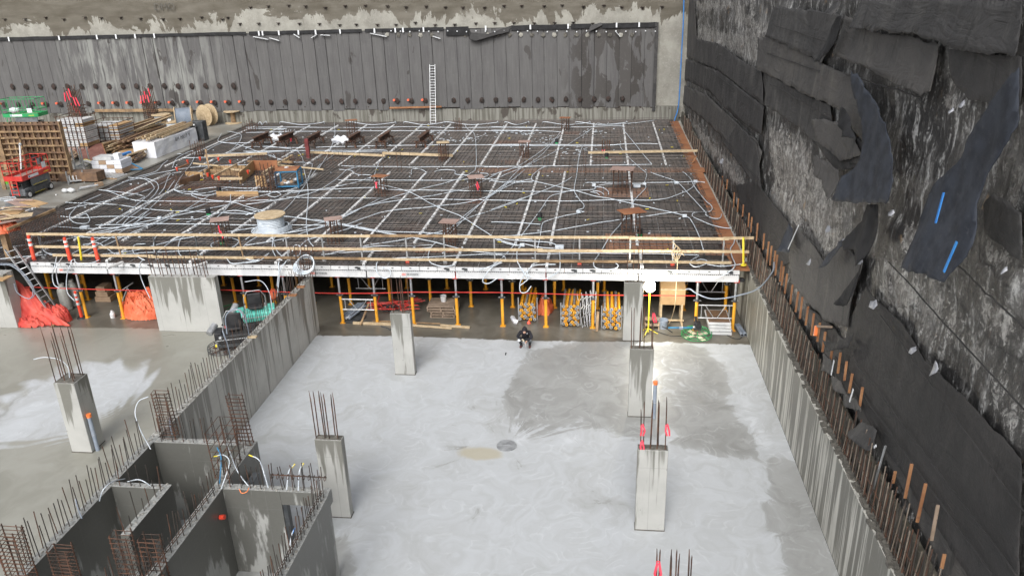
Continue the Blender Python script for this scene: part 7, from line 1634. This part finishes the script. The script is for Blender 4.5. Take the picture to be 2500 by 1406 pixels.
def near(p): return min(LM, key=lambda l: (l[0] - p[0]) ** 2 + ((l[1] - p[1]) * 1.6) ** 2)[2]
used_l = {}
def conduit(reg, pts, r=.025, raw=False, mat=None, lift=None, extra=''):
    ox, oy = TR[reg]; P = [(ox + a * SC, oy + b * SC) for a, b in pts]; lf_ = lift if lift is not None else random.uniform(.12, .2)
    W3 = [DCf(x, y, lf_) for x, y in P]
    sp = smooth_path(W3, 7)
    for i, p in enumerate(sp):
        if p.y > YF: p.z = max(p.z, ZD + lf_) + .03 * mnoise.noise(Vector((p.x, p.y, 2)))
    straight = (W3[0] - W3[-1]).length / max(.1, sum((W3[i] - W3[i + 1]).length for i in range(len(W3) - 1)))
    shape = 'straight' if straight > .985 else ('gently curving' if straight > .93 else ('winding' if straight > .6 else 'looping'))
    ln = 'long ' if sum((W3[i] - W3[i + 1]).length for i in range(len(W3) - 1)) > 14 else ''
    a, b = near(P[0]), near(P[-1]); a_, b_ = (a, b)
    lab = ('%s%s white conduit from %s to %s' % (ln, shape, a_, b_)) if a_ != b_ else ('%s%s white conduit beside %s' % (ln, shape, a_))
    if lab in used_l:
        mid = near(P[len(P) // 2]); lab2 = lab.replace('white conduit', 'white conduit passing ' + mid + ',') if False else '%s%s white conduit past %s toward %s' % (ln, shape, mid, b_)
        lab = lab2
        if lab in used_l: used_l[lab] += 1; lab = ('second ', 'third ', 'fourth ', 'fifth ', 'sixth ', 'seventh ')[min(5, used_l[lab] - 2)] + lab
    used_l[lab] = used_l.get(lab, 1)
    lab = ' '.join(lab.split()[:16])
    tag(MB().tube(sp, r, 6).build('conduit', mat or M_plastic, smooth=True), lab, 'conduit', 'white conduits strung over the deck rebar')
C8 = [[(0, 35), (300, 42), (700, 38), (1110, 28), (1130, 60), (1230, 180), (1300, 270), (1375, 355)], [(1375, 358), (1000, 362), (620, 370), (200, 375), (-60, 378)], [(910, 0), (860, 50), (700, 160), (560, 240), (340, 350), (180, 420), (-20, 505)],
      [(0, 65), (300, 68), (450, 70), (600, 80)], [(590, 80), (530, 160), (430, 240), (230, 370), (60, 430), (0, 445)], [(600, 95), (520, 180), (400, 300), (240, 400), (120, 520), (0, 610)], [(-20, 185), (500, 188), (1000, 190), (1240, 178), (1430, 182)], [(0, 200), (600, 196), (780, 200), (1100, 190)],
      [(780, 200), (750, 300), (730, 450), (710, 570), (740, 640), (790, 700), (785, 735), (735, 748), (795, 765)], [(795, 765), (620, 800), (480, 840), (435, 870), (420, 960), (395, 1080)], [(1100, 190), (1120, 230), (1200, 320), (1290, 400), (1330, 440), (1310, 520)], [(1310, 525), (1030, 525), (930, 535), (890, 555)],
      [(550, 368), (450, 380), (360, 440), (345, 485), (380, 505), (450, 520), (700, 578), (860, 620), (1080, 665), (1330, 720), (1650, 795), (1720, 850), (1780, 970), (1820, 1095)], [(0, 500), (200, 512), (370, 500)], [(690, 465), (600, 520), (400, 600), (200, 670), (0, 745)],
      [(0, 585), (300, 590), (600, 588), (860, 572), (890, 548)], [(0, 665), (300, 668), (700, 670), (1000, 662), (1400, 662), (1560, 630), (1700, 570), (1750, 515)], [(790, 545), (800, 520), (860, 512), (1200, 515), (1600, 510), (1750, 505), (1830, 512)],
      [(1310, 520), (1320, 560), (1230, 660), (1200, 720), (1120, 850), (1020, 970), (940, 1100), (880, 1190), (890, 1240), (960, 1258), (1060, 1250), (1085, 1225), (1065, 1205)], [(1365, 425), (1430, 450), (1590, 510), (1700, 620), (1830, 760), (1840, 790), (1900, 818), (1960, 815), (1975, 780)],
      [(1640, 420), (1700, 470), (1750, 560), (1830, 660), (1890, 720), (1880, 755), (1830, 765), (1570, 768), (1300, 805), (1000, 845), (560, 920), (250, 960), (50, 975)], [(1840, 765), (1760, 768), (1725, 780), (1740, 810), (1900, 880), (2040, 905), (2050, 890)], [(0, 850), (200, 855), (420, 870)],
      [(890, 548), (960, 560), (1000, 590), (1005, 615)], [(870, 580), (930, 590), (965, 615)], [(850, 590), (900, 600), (925, 620)], [(0, 1120), (300, 1125), (900, 1118), (1500, 1125), (1780, 1135)], [(1780, 1145), (1720, 1175), (1700, 1205), (1750, 1235), (1830, 1215), (1850, 1185), (1790, 1172), (1740, 1195)],
      [(1850, 1215), (1960, 1228), (2090, 1220), (2160, 1205), (2185, 1160)], [(60, 990), (250, 1010), (480, 1025), (570, 1060), (585, 1130), (585, 1250), (540, 1300), (440, 1340), (340, 1320), (310, 1280), (350, 1230), (450, 1212), (550, 1210)], [(280, 1040), (400, 1065), (540, 1078)],
      [(260, 1040), (220, 1100), (225, 1200), (280, 1290), (320, 1330), (240, 1400)], [(0, 975), (60, 1010), (200, 1050), (260, 1050)], [(370, 1210), (290, 1290), (245, 1370), (250, 1450), (300, 1450), (340, 1400)], [(2085, 980), (2080, 1030), (2050, 1080), (2065, 1150), (2090, 1220), (2050, 1270), (1960, 1320), (1890, 1350)],
      [(710, 575), (600, 600), (500, 635), (440, 720), (330, 870), (240, 990), (120, 1130), (0, 1250)], [(910, 5), (1000, 15), (1200, 5), (1400, -20)]]
C7 = [[(0, 40), (400, 38), (1000, 42), (1400, 36), (1800, 42), (2460, 38)], [(0, 85), (500, 75), (1200, 70), (1700, 68), (2460, 72)], [(760, 0), (765, 90), (745, 180), (700, 280), (620, 400)],
      [(-20, 245), (500, 240), (1000, 238), (1210, 240), (1150, 330), (1120, 400), (1100, 490), (1150, 530), (1250, 550), (1420, 600), (1640, 720), (1840, 800), (2000, 900), (2150, 990), (2300, 1040), (2370, 1055)], [(1880, 15), (1900, 50), (1960, 95), (1975, 200), (1975, 380), (1930, 430), (1800, 490), (1500, 570), (1200, 660), (950, 750), (700, 880), (500, 920), (250, 960)],
      [(600, 210), (1300, 195), (1700, 190), (2460, 190)], [(0, 205), (300, 212), (520, 215)], [(130, 195), (400, 230), (480, 290), (500, 400), (530, 540), (535, 650), (520, 850), (540, 1000), (580, 1060)], [(190, 270), (350, 330), (540, 345), (570, 370), (520, 500), (430, 560), (200, 610), (0, 660)],
      [(790, 490), (1200, 492), (1700, 495), (2000, 480), (2300, 500), (2460, 510)], [(0, 1050), (300, 1000), (700, 870), (900, 780), (1150, 650)], [(350, 640), (700, 645), (1300, 650), (1900, 660), (2460, 670)], [(0, 600), (300, 590), (700, 570), (1150, 555), (1250, 575), (1700, 580), (2460, 590)],
      [(0, 740), (300, 800), (600, 830), (900, 880), (1200, 930), (1500, 940), (2000, 970), (2460, 1000)], [(310, 795), (700, 855), (1000, 910), (1360, 970), (1600, 1020), (1900, 1090), (2200, 1130)], [(0, 875), (400, 878), (700, 880), (900, 885), (1300, 970)], [(330, 950), (700, 840), (1100, 700), (1500, 640), (1900, 560), (2200, 420), (2460, 360)],
      [(850, 880), (1200, 760), (1600, 720), (2000, 660), (2300, 520), (2460, 480)], [(1000, 1060), (1400, 990), (1700, 920), (1900, 820), (2200, 720), (2460, 620)], [(1700, 960), (1850, 820), (2000, 700), (2200, 560), (2400, 400)], [(1720, 980), (1900, 800), (2100, 620), (2300, 480)], [(640, 360), (720, 300), (780, 260)],
      [(650, 1130), (900, 1110), (1300, 1090), (1600, 1070)], [(700, 1120), (1100, 1060), (1600, 1050)], [(400, 1100), (420, 1050), (470, 1060), (460, 1130), (410, 1140)], [(300, 945), (240, 1000), (230, 1080), (260, 1150), (310, 1180)], [(1130, 1190), (1120, 1260), (1160, 1320), (1210, 1330), (1245, 1290), (1220, 1250), (1170, 1240)],
      [(1640, 1020), (1590, 1070), (1565, 1140), (1590, 1200), (1680, 1230), (1780, 1220), (1810, 1190)], [(2200, 1130), (2225, 1170), (2100, 1230), (2000, 1260)], [(2200, 1200), (2110, 1240), (2040, 1330), (2040, 1370), (2090, 1375), (2160, 1330)], [(2370, 1050), (2330, 1100), (2335, 1200), (2380, 1270), (2420, 1340)],
      [(1420, 440), (1430, 395), (1500, 400), (1550, 430), (1500, 470)], [(1620, 420), (1680, 405), (1790, 410), (1800, 440), (1900, 450), (2040, 465), (2080, 440), (2010, 430)], [(0, 790), (150, 740), (300, 650), (420, 580)], [(0, 1000), (200, 860), (380, 700), (560, 460), (640, 350)],
      [(800, 400), (900, 410), (950, 440), (1080, 455), (950, 510), (700, 560), (400, 600)], [(950, 380), (860, 410), (780, 480), (600, 590), (350, 650), (0, 700)], [(820, 370), (1400, 380), (2000, 375), (2460, 375)], [(1150, 1165), (1600, 1150), (2000, 1130), (2200, 1135)], [(0, 1200), (120, 1180), (200, 1120)], [(0, 250), (200, 262), (500, 262)],
      [(620, 255), (1200, 245)], [(300, 1180), (280, 1300), (270, 1400)], [(460, 1060), (540, 1000), (700, 960), (900, 900), (1000, 860)]]
C1 = [[(1950, 600), (2050, 620), (2070, 650), (2030, 720), (1900, 830), (1800, 900), (1700, 950), (1600, 1010), (1500, 1080), (1530, 1110), (1700, 1120)], [(1480, 910), (1520, 830), (1640, 770), (1670, 800), (1640, 880), (1560, 980), (1500, 1080), (1510, 1110), (1650, 1140), (1850, 1110), (1970, 1080)], [(900, 1110), (1150, 1000), (1330, 950), (1400, 880), (1440, 850)],
      [(1240, 1000), (1330, 1030), (1360, 1080), (1320, 1150), (1200, 1250), (1080, 1330), (1000, 1390)], [(1100, 995), (1240, 1010), (1310, 1060), (1310, 1110), (1150, 1250), (1000, 1350), (930, 1400)], [(1570, 950), (1480, 960), (1440, 1000), (1400, 1100), (1280, 1220), (1120, 1330), (1050, 1400)], [(1500, 1020), (1420, 1130), (1300, 1250), (1150, 1400)],
      [(560, 1210), (800, 1220), (1000, 1230), (1300, 1270), (1700, 1290), (2200, 1310)], [(870, 1140), (700, 1220), (610, 1300), (600, 1350), (650, 1385), (740, 1390), (770, 1360), (740, 1310), (680, 1330)], [(840, 1100), (950, 1120), (1150, 1190), (1500, 1200), (2000, 1200), (2460, 1180)], [(840, 1100), (1100, 1130), (1240, 1160), (1160, 1200)],
      [(1640, 1130), (1660, 1160), (1800, 1190), (2000, 1210), (2200, 1270), (2450, 1310)], [(520, 1330), (700, 1340), (1000, 1330), (1500, 1350), (2200, 1350)], [(1520, 795), (2000, 790), (2460, 770)], [(1560, 830), (1900, 820), (2200, 805)], [(2130, 580), (2300, 578), (2460, 580)], [(1880, 690), (2060, 720), (2250, 790), (2450, 860)], [(1780, 760), (1900, 700), (2060, 640)],
      [(1980, 1130), (1960, 1240), (1800, 1390)], [(1350, 1400), (1600, 1270), (1800, 1150), (1960, 1100)], [(1650, 1130), (1700, 1100), (1900, 1080), (2100, 1090), (2300, 1080)], [(1650, 1140), (1750, 1150), (1900, 1130), (2100, 1110), (2350, 1120)], [(2320, 1130), (2300, 1150), (2360, 1165), (2410, 1140), (2360, 1120), (2310, 1140)], [(560, 1270), (1000, 1180), (1300, 1090), (1480, 1000)],
      [(2200, 1310), (2000, 1280), (1800, 1320), (1600, 1380)], [(1050, 1040), (1400, 950), (1700, 905), (2000, 890), (2460, 880)], [(1900, 620), (1880, 690), (2100, 700), (2460, 690)]]
C6 = [[(360, 410), (345, 470), (370, 560), (430, 600), (500, 610)], [(430, 500), (370, 510), (360, 550), (420, 590), (600, 610)], [(710, 520), (830, 500), (900, 540), (1000, 610)], [(1400, 410), (1330, 460), (1320, 560), (1360, 610), (1400, 630)], [(1650, 430), (1560, 460), (1530, 540), (1560, 620), (1700, 640)], [(1250, 510), (1160, 520), (1140, 570), (1180, 620), (1240, 650)],
      [(1980, 460), (2050, 490), (1990, 540), (1900, 560), (1820, 540), (1830, 500), (1990, 455)], [(1945, 640), (2000, 680), (2200, 650), (2310, 590)], [(2230, 430), (2100, 520), (2080, 580), (2120, 640), (2230, 655)], [(490, 610), (470, 700), (450, 780), (465, 860), (510, 890)], [(540, 620), (490, 700), (485, 780), (500, 860)], [(640, 640), (590, 720), (570, 830), (580, 930), (640, 1000)],
      [(1230, 640), (1195, 700), (1210, 800), (1250, 900), (1290, 980)], [(2460, 660), (2410, 720), (2390, 850), (2380, 960)], [(640, 640), (650, 670), (720, 685), (800, 670), (850, 650)], [(820, 350), (1400, 340), (2200, 350)], [(0, 545), (400, 495), (900, 410), (1400, 330)], [(200, 560), (700, 440), (1200, 330), (1600, 250), (1980, 170)], [(620, 600), (900, 440), (1100, 330), (1300, 210)],
      [(700, 590), (1000, 430), (1300, 240)], [(760, 600), (1100, 430), (1500, 260), (1780, 160)], [(880, 600), (1200, 560), (1500, 480), (2000, 400), (2460, 330)], [(1340, 590), (1500, 470), (1650, 410)], [(1000, 600), (1400, 580), (1900, 560), (2460, 540)], [(440, 360), (800, 380), (1200, 350)], [(540, 440), (900, 460), (1300, 430)], [(0, 640), (180, 625), (400, 600)], [(2330, 430), (2370, 560), (2440, 640)]]
for c in C8: conduit('8', c)
for c in C7: conduit('7', c)
for c in C1: conduit('1', c)
for c in C6: conduit('6', c)
# long runs parallel to the back wall and clip loops at its foot
for i, (a, b, n) in enumerate(((630, 650, 0), (683, 790, 1), (850, 965, 2), (985, 1085, 3), (1085, 1215, 4), (1230, 1290, 5), (1325, 1440, 6), (1405, 1530, 7))):
    k = [(a, 303), (a + 5, 298), ((a + b) / 2, 305), (b - 6, 300), (b, 297), (b + 2, 303)]
    tag(MB().tube(smooth_path([G(x, y, ZD + .2 + (.25 if j in (1, 4) else 0)) for j, (x, y) in enumerate(k)]), .03, 6).build('conduit', M_plastic, smooth=True), '%s of the eight looping white conduits along the foot of the back wall' % ('leftmost', 'second from left', 'third from left', 'fourth from left', 'fourth from right', 'third from right', 'second from right', 'rightmost')[i], 'conduit', 'looping conduits at the foot of the back wall')
# curved grey hoses left of the ladder
for i, pts in enumerate(([(0, 690), (100, 700), (200, 780), (270, 870), (280, 950), (240, 980), (150, 930), (120, 850)], [(0, 680), (110, 690), (210, 770), (285, 880), (290, 960), (240, 985)])):
    tag(MB().tube(smooth_path([onY(x * SC, 450 + y * SC, 33.0 + .05 * i) for x, y in pts]), .022, 6).build('conduit', M_pvc, smooth=True), ('inner' if i == 0 else 'outer') + ' grey conduit arching over the red tarp at the far left', 'conduit', 'grey conduits at the far left')
# junction boxes
for px, py, lb in ((207, 555, 'white junction box at the left of the deck where conduits meet'), (1366, 603, 'white junction box behind the middle rail right of centre'), (1275, 598, 'small white junction box behind the front rail at centre'), (390, 532, 'small white junction box left of the big reel'), (1412, 517, 'small white box right of the green sleeve'), (1573, 449, 'small white box beside the widest capped cage'),
                   (1671, 527, 'small white box on the long diagonal conduit at right'), (1651, 446, 'small white box behind the right end of the mid conduits'), (1698, 443, 'small white box near the right rust strip'), (1555, 454, 'crumpled white box cluster right of the widest capped cage'), (1450, 452, 'white branching box where five short conduits fan out'), (935, 460, 'small white box at the foot of the cage right of the generator')):
    p = G(px, py, ZD + .2); w_ = .22 if px in (207, 1366, 1555) else .12; tag(MB().box(p.x - w_, p.x + w_, p.y - w_ * .7, p.y + w_ * .7, p.z - .08, p.z + .08).build('junction_box', M_plastic, bevel=.02), lb, 'junction box', 'white junction boxes in the deck rebar')
# coil hung at the long wall cage
m = MB()
for i in range(5): m.ring(G(742, 650, 3.6) + Vector((.03 * i, 0, .04 * i)), .5 - .03 * i, .03, 30, 6, Matrix.Rotation(R_(30 + 8 * i), 4, 'X'))
tag(m.build('conduit_coil', M_plastic, smooth=True), 'coil of pale conduit hanging in the rebar cage at the end of the long wall', 'conduit coil')
